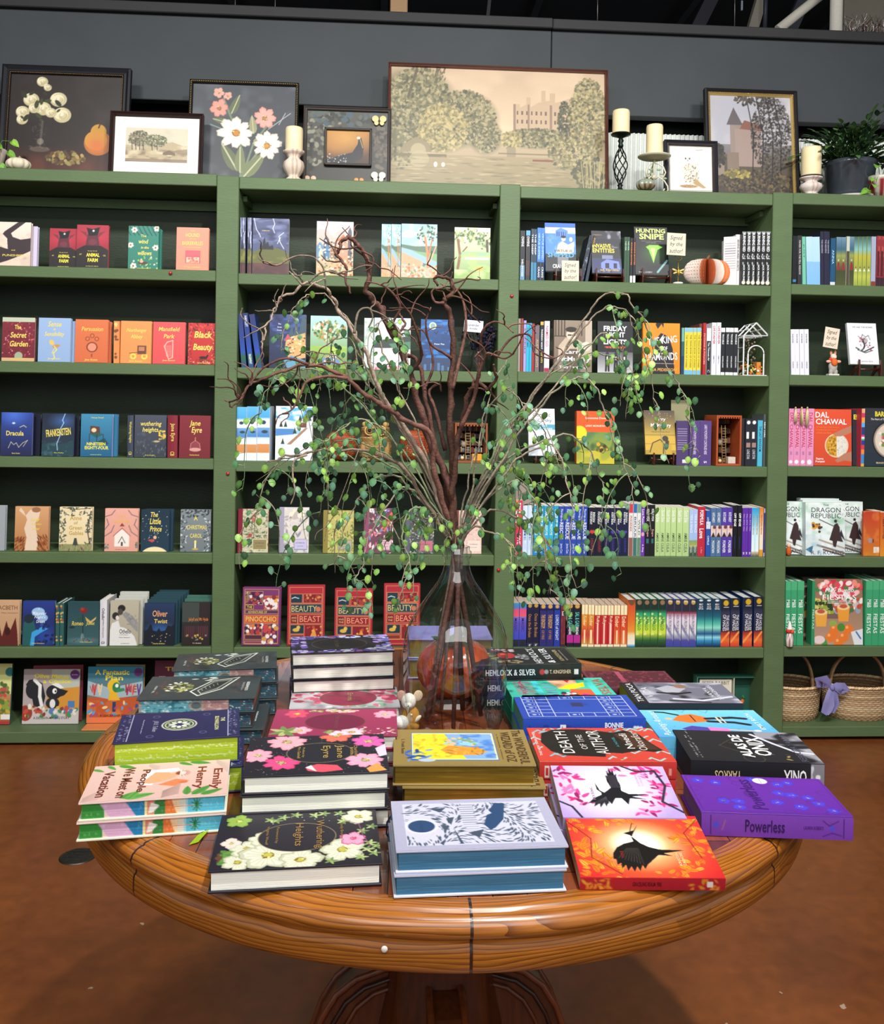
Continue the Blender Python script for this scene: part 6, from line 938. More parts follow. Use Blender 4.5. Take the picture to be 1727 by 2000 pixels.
def a_dragon(c):
 c.g('cdd8dc','d4e4dc');c.n('8cc0a0',3,5,.5,4,.7,.4,1);c.n('e8f0f0',4,6,.45,4,.8);c.l([(.3,.2),(1,.05)],'7c6c64',.05);c.l([(.35,.3),(1,.14)],'a89888',.04);c.l([(.45,.12),(1,.0)],'5c4c48',.04);c.p([(.6,.3),(.66,.44),(.72,.58),(.8,.62),(.86,.54),(.88,.4),(.95,.26),(.8,.28),(.76,.16),(.7,.18),(.68,.28)],'3c2c2c');c.l([(.35,.68),(.7,.56)],'3c3434',.02);c.e(.76,.65,.04,.04,'34282c');c.p([(.86,.4),(1,.28),(.9,.5)],'2c2c38');c.e(.25,.55,.1,.06,'d8a040',.6);c.dab(12,(.18,.45,.42,.6),.035,['c88c34','4c3430']);c.p([(0,.12),(.2,.2),(.15,.05)],'3c6c8c');c.n('a0c4d8',4,8,.52,4,.7,0,.4,0,.4);c.dab(10,(.8,.6,1,.95),.02,['8c7c74'],.2)
TDR=[('THE',.52,.95,.14,.03,'4c4c50'),('DRAGON',.52,.86,.74,.09,'3c3c44',0,.0),('REPUBLIC',.52,.75,.76,.09,'3c3c44',0,.0),('R. F. KUANG',.55,.06,.82,.07,'3c3c48',0,.0)]
face(4,4,1504,1570,981,.04,'ccd8d8',a_dragon,TDR,'pale fantasy paperback partly behind the fourth bay post',hard=False,name='paperback_book',Y=D+.05)
face(4,4,1575,1652,983,.04,'ccd8d8',a_dragon,TDR,'pale fantasy paperback with a sword bearer, front and centre',hard=False,name='paperback_book',Y=D+.015,behind=((3,.006,'pale copy first behind the central sword bearer paperback'),(8,.01,'pale copy second behind the central sword bearer paperback')))
face(4,4,1619,1687,981,.04,'ccd8d8',a_dragon,TDR,'pale fantasy paperback tucked right behind the central one',hard=False,name='paperback_book',Y=D+.095)
def a_ora(c):c.g('c87828','b83c28');c.rc(.3,.3,.5,.4,'8c8cb0');c.rc(.55,.3,.62,.38,'2c2c30');c.rc(.6,.08,.95,.2,'e0e0e0');c.n('d88c3c',3,6,.5,4,.5)
face(4,4,1687,1720,999,.014,'c05028',a_ora,[],'orange red back cover at the right edge, fourth bay',hard=False,name='paperback_book',Y=D+.03,lean=1)
run(4,4,[1720,1738],1001,'d87828','orange spine at the far right edge of the fourth row',art=vg((0,'d8902c'),(1,'c8502c')),st=[('YELLOWFACE',.35,.5,.5,.5,'2c2424')])
w=MB();w.ball((0,0,.02),(.012,.012,.02),'c85c28');w.ball((0,0,.045),(.009,.009,.009),'e0b890');o=w.build('small_figurine','matte');p=onY(1538,1083,D+.02);o.location=(p[0]+.006,D+.02,ZS[4][4]);tag(o,'tiny orange figurine beside the post on the fourth row','figurine')
G_=dict(depth=.19,pcol='dcd8cc',hard=True,name='cookbook',cat='cookbook')
FI=[('M&B',.35,.5,.12,.6,'e8f4ec'),('FIESTAS',.66,.5,.3,.6,'e8f4ec')]
run(4,5,[1533,1544,1556.5,1570],1135,'3c9c6c','green cookbook spine',art=bands((.86,1,'4caa78')),st=FI,where='left of the fruit cover',**G_)
def a_fie(c):
 c.g('b09078','8c6450');c.blob(.55,.86,.5,.13,130,.06,['d84858','f0b8c0','e8e0dc','4c7c44','c83048','e88878']);c.rc(0,.4,.6,.7,'5c4440',.6);c.dab(70,(0,.5,.4,.68),.04,['3c3420','8ca040','d8c070','2c3c24']);c.dab(70,(.4,.5,1,.7),.05,['c8b8b4','b84c38','8c9cb0','e8dcd0','4c6c44'])
 for u,v,col in((.14,.42,'e0a040'),(.6,.5,'e09838')):c.p([(u-.13,v+.08),(u+.13,v+.08),(u+.1,v-.14),(u-.1,v-.14)],col);c.e(u,v+.08,.13,.06,'e8c890');c.e(u,v+.09,.08,.04,'b8543c')
 for u,v in((.4,.18),(.33,.12),(.6,.12),(.7,.24),(.5,.04),(.42,.24)):c.e(u,v,.1,.1,'e0742c');c.e(u-.03,v+.03,.03,.03,'f0a868')
 c.e(.55,.27,.08,.08,'4c8434');c.e(.38,.33,.08,.06,'8ca44c');c.p([(.16,.0),(.1,.1),(.22,.12),(.28,.0)],'4c8c3c');c.e(.1,.08,.12,.08,'e0c8c8');c.p([(.82,.0),(.75,.2),(1,.25),(1,0)],'d8dce0');c.l([(.86,.2),(.95,.1)],'3c6cb0',.03)
face(4,5,1570,1640,1130,.03,'4c3c34',lambda c:(c.g('6c4c34','4c3c38'),c.e(.16,.42,.14,.14,'c88c38'),c.dab(60,(0,0,.5,1),.05,['3c3020','c8a858','6c3c34','4c5c34','a8a098'])),[('F',.18,.79,.08,.06,W_)],'dark copy of the fruit cookbook standing behind it',name='cookbook',cat='cookbook',Y=D+.12)
run(4,5,[1585,1591.5],1134,'2f8a5c','thin green spine touching the fruit cover',st=[('FIESTAS',.6,.5,.3,.6,'c8e0d0')],depth=.05,pcol='dcd8cc',hard=False,name='cookbook',cat='cookbook',Y=D+.028)
face(4,5,1592.5,1687,1134,.03,'8c6450',a_fie,[('Muy Bueno',.52,.83,.6,.08,W_,0,.005,.25),('FIESTAS',.52,.73,.7,.08,W_,0,.005),('100+ DELICIOUS MEXICAN RECIPES',.52,.67,.66,.018,W_),('FOR CELEBRATING THE YEAR',.52,.64,.5,.018,W_)],'colourful cookbook cover with drinks, oranges and flowers',name='cookbook',cat='cookbook',res=.002,scol='2f8a5c')
run(4,5,[1689.5,1703,1716,1730],1134,'3c9c6c','green cookbook spine',art=bands((.86,1,'4caa78')),st=FI,where='right of the fruit cover',**G_)
face(4,5,1650,1735,1127,.02,'6c5048',None,[],'back row of cookbooks seen above the green spines',name='cookbook',cat='cookbook',Y=D+.22)
p=onY(1541,1262,D+.01);r=thing('gnome_figurine','little red and white gnome figurine beside the green spines','figurine',(p[0]-.002,D+.0,ZS[4][5]+.0005))
w=MB();w.lathe([(.012,0),(.016,.004),(.017,.03),(.012,.055),(0,.06)],16,lambda t,z:'e0d8d4' if(int(t*5)+int(z*200))%3 else '8c3c3c');w.build('robe','matte',r)
w=MB();w.ball((-.004,0,.068),(.013,.012,.011),'c83c28');w.ball((.01,-.004,.066),(.009,.008,.009),'d85c34');w.lathe([(.012,0),(.008,.015),(.004,.032),(0,.036)],14,'e4e0dc',z0=.076);w.build('hat','matte',r)
def stack(FL,FR,BL,htop,T,ori,fcol,art,vt,labels,cat='book',name='hardcover_book',hard=True,edge=None,spart=None,stexts=(),jit=None,group=None,res=.00125,tilt=None,Wd=None,**kw):
 """FL, FR, BL: picture positions of three corners of the upper cover; htop: its height over the table"""
 A,B,Cc=[np.array(onZ(p[0],p[1],TZ+htop))for p in(FL,FR,BL)];L=np.linalg.norm(B-A);Xd=(B-A)/L;Yd=np.array([-Xd[1],Xd[0],0]);W=float((Cc-A)@Yd)
 L=min(max(L,.165),.215);W=Wd or min(max(W,.115),.16)
 for i,lb in enumerate(labels):
  _seed[0]+=1;cv=ec=sp=None
  tf=(lambda a:a[::-1].transpose(1,0,2))if ori=='A' else(lambda a:a[:,::-1].transpose(1,0,2))
  def conv(w_,h_,f,bg):c=Canvas(w_,h_,bg,77);f(c);o_=Canvas(2,2);o_.a=tf(c.a).copy();o_.h,o_.w=o_.a.shape[:2];return o_
  if art and(i==0 or(jit and jit[i]!=(0,0,0))):cv=conv(L/res,W/res,art,fcol)
  if edge:ec=conv(L/.0016,T/.0012,edge,fcol)
  if spart:sp=conv(L/.0014,T/.0014,spart,fcol)
  dx,dy,da=jit[i]if jit else(0,0,0)
  ca,sa=math.cos(math.radians(da)),math.sin(math.radians(da));X_=Xd*ca+Yd*sa;Y__=-Xd*sa+Yd*ca;z=TZ+htop-i*(T+.0004)
  F_=np.array([A[0],A[1],z])+Xd*dx+Yd*dy
  if ori=='A':cols=(-Y__,-np.array([0,0,1.]),X_);t=F_+W*Y__
  else:cols=(Y__,-np.array([0,0,1.]),-X_);t=F_+L*X_
  if tilt:tv=math.radians(tilt[i])
  M=Matrix([[cols[0][k],cols[1][k],cols[2][k],t[k]]for k in range(3)]+[[0,0,0,1]])
  if tilt:q0=Matrix.Translation(Vector(F_));M=q0@Matrix.Rotation(tv,4,Vector(X_))@q0.inverted()@M
  tx=[]
  if i==0 or cv is not None:
   for q_ in vt:
    a_,b_=q_[1],q_[2];u,v=(1-b_,a_)if ori=='A' else(b_,1-a_);tx.append((q_[0],u,v)+tuple(q_[3:]))
  r=book(name,W,L,T,M,lb,cat,group or None,front=cv,fcol=fcol,texts=tx,stexts=stexts,hard=hard,edge=ec,spine=sp,**kw)
 return r
def ell(c,cx,cy,rx,ry,col,line):c.e(cx,cy,rx+.006,ry+.006,line);c.e(cx,cy,rx,ry,col)
def a_slate(c):
 c.g('343c3e','3c4446');c.n('4c5456',8,6,.55,3,.3);c.l([(.42,.3),(.56,.75),(.8,.92),(.68,.4),(.5,.12),(.42,.3)],'dfe4d4',.014);c.l([(.48,.34),(.58,.7),(.74,.82),(.64,.42),(.52,.2),(.48,.34)],'c8ceb8',.008);c.p([(.5,.36),(.59,.66),(.72,.77),(.62,.44)],'2c3032')
 for k in range(5):c.l([(.52+.028*k,.34+.06*k),(.5+.03*k,.42+.06*k)],'a8ac98',.006)
 c.blob(.3,.5,.12,.22,80,.018,['a8a860','8c8c50','dfe4d4','5c6c44']);c.dab(7,(.4,.75,.6,.95),.03,['e8ebe0'],.35,1,.3);c.dab(30,(.12,.2,.24,.8),.012,['6c4434','543830'],.6);c.dab(30,(.76,.2,.88,.8),.012,['6c4434','543830'],.6)
def e_swirl(c):
 c.g('5c9ca8','70b0bc');c.n('2c6c7c',26,5,.5,6,.8);c.n('dce8e8',34,6,.62,7,.9);c.rc(.55,0,.78,1,'c08078',.8);c.n('e0c8c0',30,5,.6,6,.8,0,1,.55,.78);c.rc(.78,0,1,1,'2c4c5c',.85);c.dab(40,(.78,.1,1,.9),.006,['c8d4d8','8c4c44'],1);c.e(.5,.5,.065,.065,'a89888');c.e(.5,.5,.045,.045,'5c6c70');c.rc(0,0,.03,1,'b09088',.6)
TS=[('REBECCA YARROS',.12,.5,.3,.02,'c8ccc8'),('ONYX STORM',.93,.5,.5,.03,'d8dcd8')]
SL=dict(art=a_slate,vt=[('HENRY VEIL',.1,.4,.3,.02,'b8bcb8'),('GREENWOOD',.9,.5,.4,.028,'d8dcd8',0,.02),('THE EDITION',.86,.5,.36,.018,'a8acac')],edge=e_swirl,pcol='8c5c58',bcol='2c3234')
stack((336,1310),(541,1303),(364,1280),.09,.0295,'A','3a4244',labels=['dark slate book with a white window drawing, top of the rear left stack','dark slate book in the middle of the rear left stack','dark slate book at the bottom of the rear left stack'],group='slate books rear left',jit=[(0,0,0),(.003,.001,0),(.0,-.002,0)],**SL)
stack((266,1366.5),(498,1362.7),(303,1322),.08,.0262,'A','3a4244',labels=['dark slate book with a white window drawing, top of the nearer slate stack','dark slate book in the middle of the nearer slate stack','dark slate book jutting right at the bottom of the nearer slate stack'],group='slate books front left',jit=[(0,0,0),(-.004,.001,0),(.016,-.004,0)],**SL)
def a_navy(c):
 c.g('20224a','262850');L_='a8a8c0';c.e(.5,.52,.145,.145,'c8ccb0');c.e(.5,.52,.132,.132,'20224a');c.e(.5,.52,.12,.12,'b8c880');c.e(.5,.52,.108,.108,'2c3458')
 for k in range(8):t=k*PI/4;c.e(.5+.06*math.cos(t),.52+.06*math.sin(t)*c.w/c.h,.028,.018,'dfe6c8',t);c.e(.5+.09*math.cos(t+.4),.52+.09*math.sin(t+.4)*c.w/c.h,.012,.012,'9cb060')
 for x in(.04,.08,.92,.96):c.dab(34,(x-.012,.03,x+.012,.97),.007,[L_,'6c6c90'],.5)
 for u,v in((.3,.85),(.7,.2),(.72,.85),(.28,.15)):c.e(u,v,.03,.03,'6c6c90');c.e(u,v,.024,.024,'22244c')
 c.rc(.1,.02,.103,.98,L_);c.rc(.897,.02,.9,.98,L_)
def e_lime(c):
 c.g('a8c030','b8cc3c')
 for v in(.68,.3):
  x=.03
  while x<.97:wv=c.rr.uniform(.004,.013);c.e(x,v+c.rr.uniform(-.04,.04),wv,.008,'e6eec8',0);c.e(x,v,wv*.5,.004,'b4c838');x+=wv*2+.004
  c.dab(18,(.02,v-.12,.98,v+.16),.006,['e6eec8'],.3)
lm=stack((219,1452),(468.7,1436.5),(260,1396),.082,.040,'A','22244c',art=a_navy,vt=[('THE',.86,.62,.14,.035,'c8c890',0,.02),('SILMARILLION',.81,.5,.5,.035,'c8c890',0,.02),('J.R.R. Tolkien',.3,.5,.4,.05,'a8a8c0',0,0,.3),('Illustrated by the author',.2,.5,.5,.015,'a8a8c0')],edge=e_lime,pcol='b0c636',bcol='22244c',labels=['thick navy book with lime green page edges and a round emblem','lower navy book with lime page edges under its twin'],jit=[(0,0,0),(.006,-.012,-1)])
def a_emi(c):
 c.g('d0aca2','d6b6ac');G1='4c8c3c';G2='5c9c48'
 for u,v,L_,a in((.0,.9,.1,-.6),(.1,.98,.1,-.9),(.18,.98,.14,-.5),(.62,.98,.12,-.6),(.7,.98,.16,-.3),(.27,.06,.16,.7),(.3,.05,.2,.3),(.33,.04,.14,1.2),(.72,.06,.14,1.6),(.76,.05,.18,.9),(.82,.04,.16,.5)):c.lf(u,v,L_,a,c.rr.choice([G1,G2]),'3c7430')
 for k in range(9):c.l([(.02,.02+k*.012),(.12,.06+k*.03)],'a88c88',.003);c.l([(.55,.02+.02*k),(.66,.1+.03*k)],'6c5450',.003);c.l([(.4,.99-.01*k),(.48,.9-.02*k)],'b8a098',.003);c.l([(.9,.99-.01*k),(.99,.85-.03*k)],'b8a098',.003)
 c.p([(.36,.4),(.42,.78),(.62,.82),(.64,.74),(.5,.66),(.46,.36)],'e8e8ec');c.p([(.38,.44),(.46,.72),(.56,.7),(.62,.56),(.54,.46),(.44,.4)],'e0a078');c.p([(.5,.36),(.62,.5),(.72,.44),(.62,.3)],'d87c50');c.e(.68,.4,.03,.02,'c86848');c.e(.6,.62,.03,.03,'e0a078');c.e(.645,.66,.035,.035,'8c3c2c');c.rc(.64,.56,.68,.76,'e6c8c0')
 for k in range(9):t=-1.4+k*.35;c.l([(.65+.04*math.cos(t),.66+.055*math.sin(t)),(.65+.065*math.cos(t),.66+.09*math.sin(t))],'8c4c3c',.003)
def e_emi(c):
 c.rc(0,0,.16,1,'3c8c3c');c.p([(.12,1),(.3,1),(.36,0),(.2,0)],'d8a8c8');c.rc(.3,0,.44,1,'2c7cac');c.p([(.28,1),(.3,1),(.38,0),(.28,0)],'d8a8c8');c.rc(.44,0,.455,1,'e8d898');c.rc(.455,0,.5,1,'d88870');c.rc(.5,0,.58,1,'3c7c40');c.p([(.48,.8),(.54,.6),(.5,.2),(.46,.1)],'e8e0dc');c.g('e07830','d86c3c',0,1)if False else None
 c.rc(.58,0,.68,1,'dc7438');c.p([(.62,1),(.76,1),(.72,0),(.66,0)],'e8c8a0');c.rc(.72,0,1,1,'5cb8d4');c.rc(.68,0,.74,1,'c8dce0',.6);c.rc(.58,.42,.8,.5,'c07048');[c.l([(.8,.5),(.8+.035*math.cos(t),.5+.42*math.sin(t))],'2c6c34',.008)for t in np.linspace(.2,6,10)];c.n('ffffff',60,3,.62,5,.2)
stack((152.7,1569),(443,1551),(212.6,1496),.052,.0255,'A','e2c6bc',art=a_emi,vt=[('Emily',.91,.44,.58,.085,'7c3424',0,.02),('Henry',.79,.5,.62,.085,'7c3424',0,.02),('People',.385,.5,.62,.075,'6c3028',0,.02),('We Meet on',.27,.48,.82,.075,'6c3028',0,.02),('Vacation',.13,.46,.7,.075,'6c3028',0,.02)],edge=e_emi,pcol='8cb8c8',scol='4c7c9c',bcol='d8d8c0',labels=['pink beach scene book with dark red title, upper of the pair at the left rim','pink beach scene book with painted edges, lower of the pair at the left rim'],group='pink beach scene books',jit=[(0,0,0),(-.002,-.001,.2)])
w=MB();P=[onZ(458,1604,TZ+.006),onZ(437,1607,TZ+.005),onZ(415,1613,TZ+.004),onZ(396,1628,TZ+.0022),onZ(378,1648,TZ+.0015)];V=[]
for i,p in enumerate(P):dx,dy=(.001,.006)if i<3 else(.0055,.003);V+=[(p[0]-dx,p[1]-dy,p[2]),(p[0]+dx,p[1]+dy,p[2]+.0008)]
w.grid(V,2,len(P),'8cac24',smooth=True);w.grid([(a,b,c_-.0004)for a,b,c_ in V],2,len(P),'8cac24',smooth=True,flip=True);o=w.build('bookmark_ribbon','fabric');tag(o,'lime green bookmark ribbon lying on the table below the pink books','ribbon')
CH=dict(pcol='fbf9ec',name='clothbound_book')
def a_pur(c):c.g('1c1a22','201e26');c.dab(60,(0,0,1,.16),.03,['4c3c9c','7c6cc0','a8b0d8','c8d0e0','8c4c98']);c.dab(60,(0,.84,1,1),.03,['8c84c8','5c4ca8','a83c6c','b8c0dc']);c.dab(50,(.0,0,.14,1),.03,['6c4cb8','a87cd0','3c2c70','c0b8e0']);c.dab(50,(.84,0,1,1),.03,['a88cd8','d0d0e8','6c6cb8']);ell(c,.48,.5,.27,.22,'1c1a20','6c6050')
stack((569.7,1277),(771,1270.6),(582,1244),.105,.0258,'A','1e1c24',art=a_pur,vt=[('Little Women',.46,.5,.4,.05,'5c5040')],labels=['black book with purple blossom border, topmost of the tall rear stack','black clothbound book second from the top of the tall rear stack','black clothbound book third from the top of the tall rear stack','black clothbound book lowest in the tall rear stack'],group='purple blossom books',jit=[(0,0,0),(.001,-.001,.2),(.002,0,-.2),(.0,-.001,.3)],**CH)
def a_emm(c):c.g('b8b8bc','c0c4c8');c.blob(.2,.6,.18,.4,50,.04,['c84c6c','d87088','a83454','e8a0b0']);c.blob(.85,.6,.2,.4,50,.04,['c83c64','d87890','a83454','7c9c84']);c.dab(30,(.3,.8,.8,1),.03,['d05878','e8b0bc','8ca890']);c.dab(20,(.3,0,.9,.16),.03,['d8dcd8','c86c84','8ca890']);ell(c,.53,.46,.26,.22,'8c2444','6c6050')
stack((564.5,1384),(782,1380),(566,1345),.028,.0265,'A','b8b8bc',art=a_emm,vt=[('Emma',.55,.5,.4,.05,'b08c60')],labels=['pale grey rose patterned book with a wine oval, low behind the magenta one'],jit=[(0,0,0)],**CH)
def a_mag(c):
 c.g('8c2c50','983458');c.fl(.18,.82,.1,'d8506c','e8c060',6,'a83454');c.fl(.9,.78,.09,'e8a8b8','d8c080',6,'c87090');c.blob(.48,.92,.2,.06,40,.02,['7c8c4c','a8b070','e0b8b0']);c.fl(.64,.12,.1,'e8c8d0','c89040',6,'d890a8');c.fl(.55,.05,.08,'f0d0d8','c89040',6,'d890a8');c.fl(.24,.2,.08,'e8b0c0','d0b060',5,'c87090')
 for k in range(7):c.lf(.12,.15,.13,k*.9,c.rr.choice(['a8b070','8c9c54','6c8448']))
 c.lf(.42,.1,.1,.6,'6c8448');c.lf(.46,.06,.1,1.4,'8c9c54');c.dab(24,(.7,.02,.98,.3),.012,['8c9c64','e8b8c0','c86080']);ell(c,.5,.5,.235,.185,'6c1c3c','5c4430')
stack((523,1438),(777,1436),(542,1386),.07,.0225,'A','8c2c50',art=a_mag,vt=[('Persuasion',.52,.5,.5,.04,'7c4450')],labels=['magenta flower patterned book with a dark oval, top of its stack','magenta clothbound book in the middle of its stack','magenta clothbound book at the bottom of its stack'],group='magenta flower books',jit=[(0,0,0),(.001,0,.2),(-.001,0,0)],**CH)
def a_jane(c):
 c.g('1c1a24','201e28');c.dab(160,(0,0,1,1),.0022,['c8c8c8','8c8c8c'])
 for u,v,r_,p_,d_ in((.28,.84,.14,'e8a8b4','d07c90'),(.08,.5,.11,'dca4b4','c07890'),(.25,.3,.12,'e04c84','b83060'),(.84,.3,.13,'e0a4bc','c87898'),(.88,.8,.12,'d860a8','b04088'),(.64,.98,.12,'e07058','c85048')):c.fl(u,v,r_,p_,'b8a878',7,d_)
 c.p([(.42,.16),(.5,.24),(.64,.2),(.68,.08),(.54,.04),(.44,.08)],'d84c60');c.p([(.42,.16),(.46,.22),(.5,.06)],'f0d8d8');c.p([(.92,.6),(1,.72),(1,.42),(.94,.38)],'d0c4dc');c.p([(.84,.1),(.92,.22),(.98,.04),(.86,0)],'d8944c');ell(c,.52,.53,.235,.185,'1e1e28','8c7c5c')
stack((473,1517),(762,1507),(494.5,1441),.08,.026,'A','1e1c26',art=a_jane,vt=[('Jane',.66,.54,.34,.07,'a08448',0,.01),('Eyre',.56,.54,.32,.07,'a08448',0,.01),('Charlotte',.78,.54,.3,.025,'a08448'),('Bronte',.75,.54,.2,.025,'a08448'),('Preface by',.4,.54,.26,.022,'a08448'),('Mrs Gaskell',.37,.54,.3,.022,'a08448')],labels=['black book with large pink poppies around an oval, top of its stack','black poppy edged book in the middle of the poppy stack','black clothbound book at the bottom of the poppy stack'],group='poppy books',jit=[(0,0,0),(-.003,-.001,.3),(.002,.004,0)],res=.00115,**CH)
def a_wuth(c):
 c.g('1e1a26','221e2a');c.fl(.12,.86,.08,'8cac4c','b8cc6c',5,'6c8c34');c.dab(10,(.02,.1,.1,.3),.02,['4c7c34','5c3c2c'])
 for k in range(9):c.lf(.04+.02*k,.1+.035*k,.1,.4+k*.5,c.rr.choice(['4c7c38','5c8c40','8cac5c','3c6434']))
 for u,v,r_ in((.2,.34,.1),(.16,.12,.09),(.33,.22,.15),(.28,.5,.08),(.52,.12,.12),(.77,.26,.13),(.88,.86,.1)):c.fl(u,v,r_*1.05,'d4d4c0','b8b04c',5,'9ca080',ph=c.rr.random()*6)
 c.fl(.84,.45,.08,'dca0bc','c84c84',5,'b04078');c.fl(.1,.45,.06,'e0d0c4','c8b078',4)
 for u,v in((.4,.9),(.48,.94),(.6,.92),(.66,.95),(.76,.94),(.9,.58),(.96,.66),(.94,.36),(.98,.3),(.78,.78),(.96,.18),(.88,.12),(.7,.08),(.36,.84),(.32,.86),(.92,.25)):
  for k in range(5):c.lf(u,v,.045,k*1.26,c.rr.choice(['a8b878','8ca460','6c8450']))
 c.l([(.8,.78),(.88,.72),(.9,.5),(.94,.3)],'8c4c70',.006);c.dab(14,(.3,.7,.9,.9),.0035,['d8d8d0']);ell(c,.495,.52,.235,.185,'201c28','8c7c5c')
stack((406,1702),(747,1686),(447.6,1592),.0285,.0275,'A','201c28',art=a_wuth,vt=[('Wuthering',.63,.56,.52,.065,'8c6c3c',0,.01),('Heights',.5,.56,.42,.065,'8c6c3c',0,.01),('Emily Bronte',.77,.6,.28,.025,'8c6c3c'),('Foreword by',.37,.56,.3,.022,'8c6c3c'),('Virginia Woolf',.31,.56,.34,.022,'8c6c3c')],labels=['single black book with white hellebores lying at the front of the table'],jit=[(0,0,0)],res=.001,**CH)
def a_gold(c):
 c.g('8a7440','8e7844');c.rc(.13,.12,.75,.9,'3c6ca8');c.rc(.137,.14,.743,.88,'e4dc9c');c.rc(.145,.16,.735,.86,'7ca4d0');c.p([(.145,.16),(.145,.86),(.38,.86),(.45,.5),(.52,.16)],'dccc30');c.n('a88c28',22,12,.6,5,.6,.2,.86,.145,.42);c.n('3c6cc0',12,14,.5,5,.7,.2,.86,.5,.735)
 c.blob(.5,.62,.12,.12,60,.022,['8cc0dc','6c8cc8','d8b08c','7ca060']);c.p([(.34,.4),(.4,.52),(.5,.5),(.62,.46),(.68,.36),(.6,.26),(.42,.26)],'d89030');c.dab(30,(.38,.28,.66,.48),.02,['c87c28','e0a840','8c6c30'],.3);c.dab(16,(.1,.12,.3,.4),.03,['2c5cb8','5c8cd8','1c3c8c'],.4);c.e(.24,.13,.06,.03,'a8b8d0')
def e_gold(c):c.g('a8862c','b0903a');c.n('d8bc5c',4,20,.55,4,.5)
stack((767.6,1494.6),(1048,1494.6),(778.6,1425),.062,.0305,'A','8c7642',art=a_gold,vt=[('The WONDERFUL',.93,.5,.94,.07,'4c3420',0,.015),('WIZARD of OZ',.84,.5,.84,.07,'4c3420',0,.015),('L. Frank Baum',.07,.5,.4,.025,'5c4428'),('a facsimile edition',.78,.5,.7,.012,'6c5430')],edge=e_gold,pcol='b8962c',pm='gilt',scol='9a8038',labels=['gold book with a yellow and blue picture panel, upper of the gilt pair','gold book shifted right at the bottom of the gilt pair'],jit=[(0,0,0),(.014,-.004,-1)])
def a_cut(c):
 c.g('a4a4bc','a8a8c0');D_='404c60';c.rc(.07,.08,.93,.92,'c4c4d6')
 rr=c.rr
 for i in range(560):
  u,v=rr.uniform(.08,.92),rr.uniform(.1,.9)
  if u<.3 and((u-.17)/.09)**2+((v-.45)/.24)**2<1.1:continue
  if .42<u<.52 and .3<v<.88:continue
  a=math.sin(u*9)*1.4+v*3;L_=rr.uniform(.008,.022);c.e(u,v,L_,L_*.3,D_,a)
 for v in np.arange(.32,.88,.045):c.rc(.425,v,.515,v+.012,'7c8494')
 for P in([(.24,.8),(.34,.82),(.3,.72)],[(.33,.6),(.38,.62),(.35,.46)],[(.4,.1),(.36,.4),(.38,.1)],[(.5,.2),(.44,.3),(.54,.36)],[(.3,.3),(.34,.44),(.3,.46)],[(.26,.12),(.3,.2),(.28,.08)]):c.p(P,D_)
 c.e(.17,.45,.1,.1,'d0d0dc');c.e(.17,.45,.088,.088,'c4c4d6');c.e(.17,.45,.08,.08,'28446c');c.p([(.55,.45),(.6,.72),(.66,.9),(.72,.88),(.68,.55),(.62,.4),(.58,.34)],'28446c');c.p([(.56,.62),(.62,.68),(.6,.76)],'c4c4d6')
def e_blue(c):c.g('3c6c8c','4c7c9c');c.n('6c98b4',3,22,.5,4,.35)
stack((773.5,1663),(1111,1652),(773.5,1565),.056,.0272,'A','b8b8cc',art=a_cut,vt=[('THE BOOK OF HOURS',.17,.45,.2,.02,'3c5478')],edge=e_blue,pcol='40708e',scol='40708e',bcol='c8ccd8',labels=['white book with intricate paper cut pattern over blue, upper of the pair','white and blue paper cut book, lower of the pair at the front'],group='paper cut books',jit=[(0,0,0),(-.002,-.003,.4)],res=.00105)
w=MB();P=[onZ(776,1590,TZ+.03),onZ(764,1594,TZ+.028),onZ(756,1606,TZ+.02),onZ(755,1628,TZ+.01),onZ(765,1645,TZ+.004),onZ(774,1640,TZ+.0225)];w.tube(P,.0022,'1c1c3c',n=6,sq=.4);tag(w.build('bookmark_ribbon','fabric'),'dark navy ribbon loop at the left of the paper cut books','ribbon')
def a_hem(c):c.g('17191b','1c1e20');c.e(.36,.55,.085,.1,'b02830');c.e(.34,.62,.03,.03,'d86860');c.blob(.2,.5,.07,.2,30,.02,['7c8450','4c5c38','a89858']);c.blob(.5,.45,.06,.2,30,.018,['b8b8bc','6c6c74','8c8c94']);c.dab(18,(.26,.78,.46,.92),.02,['c8b8c0','8c4c60']);c.dab(14,(.26,.1,.46,.25),.02,['b8b090','8c7c5c']);c.fr(.015,.003,'5c6050')
stack((925,1300),(1140,1296),(938,1267),.086,.0285,'B','181a1c',art=a_hem,vt=[('HEMLOCK',.62,.5,.9,.07,'dce0e4',0,.02),('& SILVER',.74,.5,.86,.07,'dce0e4',0,.02),('KINGFISHER',.85,.5,.66,.04,'c0b080',0,.01),('NEW YORK TIMES BESTSELLING',.9,.5,.6,.015,'a8a8a0')],spart=lambda c:(c.g('101214','26302e'),c.e(.63,.5,.025,.025,'b03838'),c.e(.67,.5,.02,.02,'8c8c90'),c.rc(.93,.3,.965,.65,'dfe2e4')),stexts=[('HEMLOCK & SILVER',.34,.5,.46,.42,'dce0e4',1,.015),('T. KINGFISHER',.8,.5,.2,.26,'c8c0a8',1,.01)],labels=['black book with a red apple picture behind the glass bottle, topmost of its stack','grey backed book under the black red apple one','lowest book in the stack under the black red apple one'],jit=[(0,0,0),(.004,-.003,0),(.004,0,0)],bcol='3c4446')
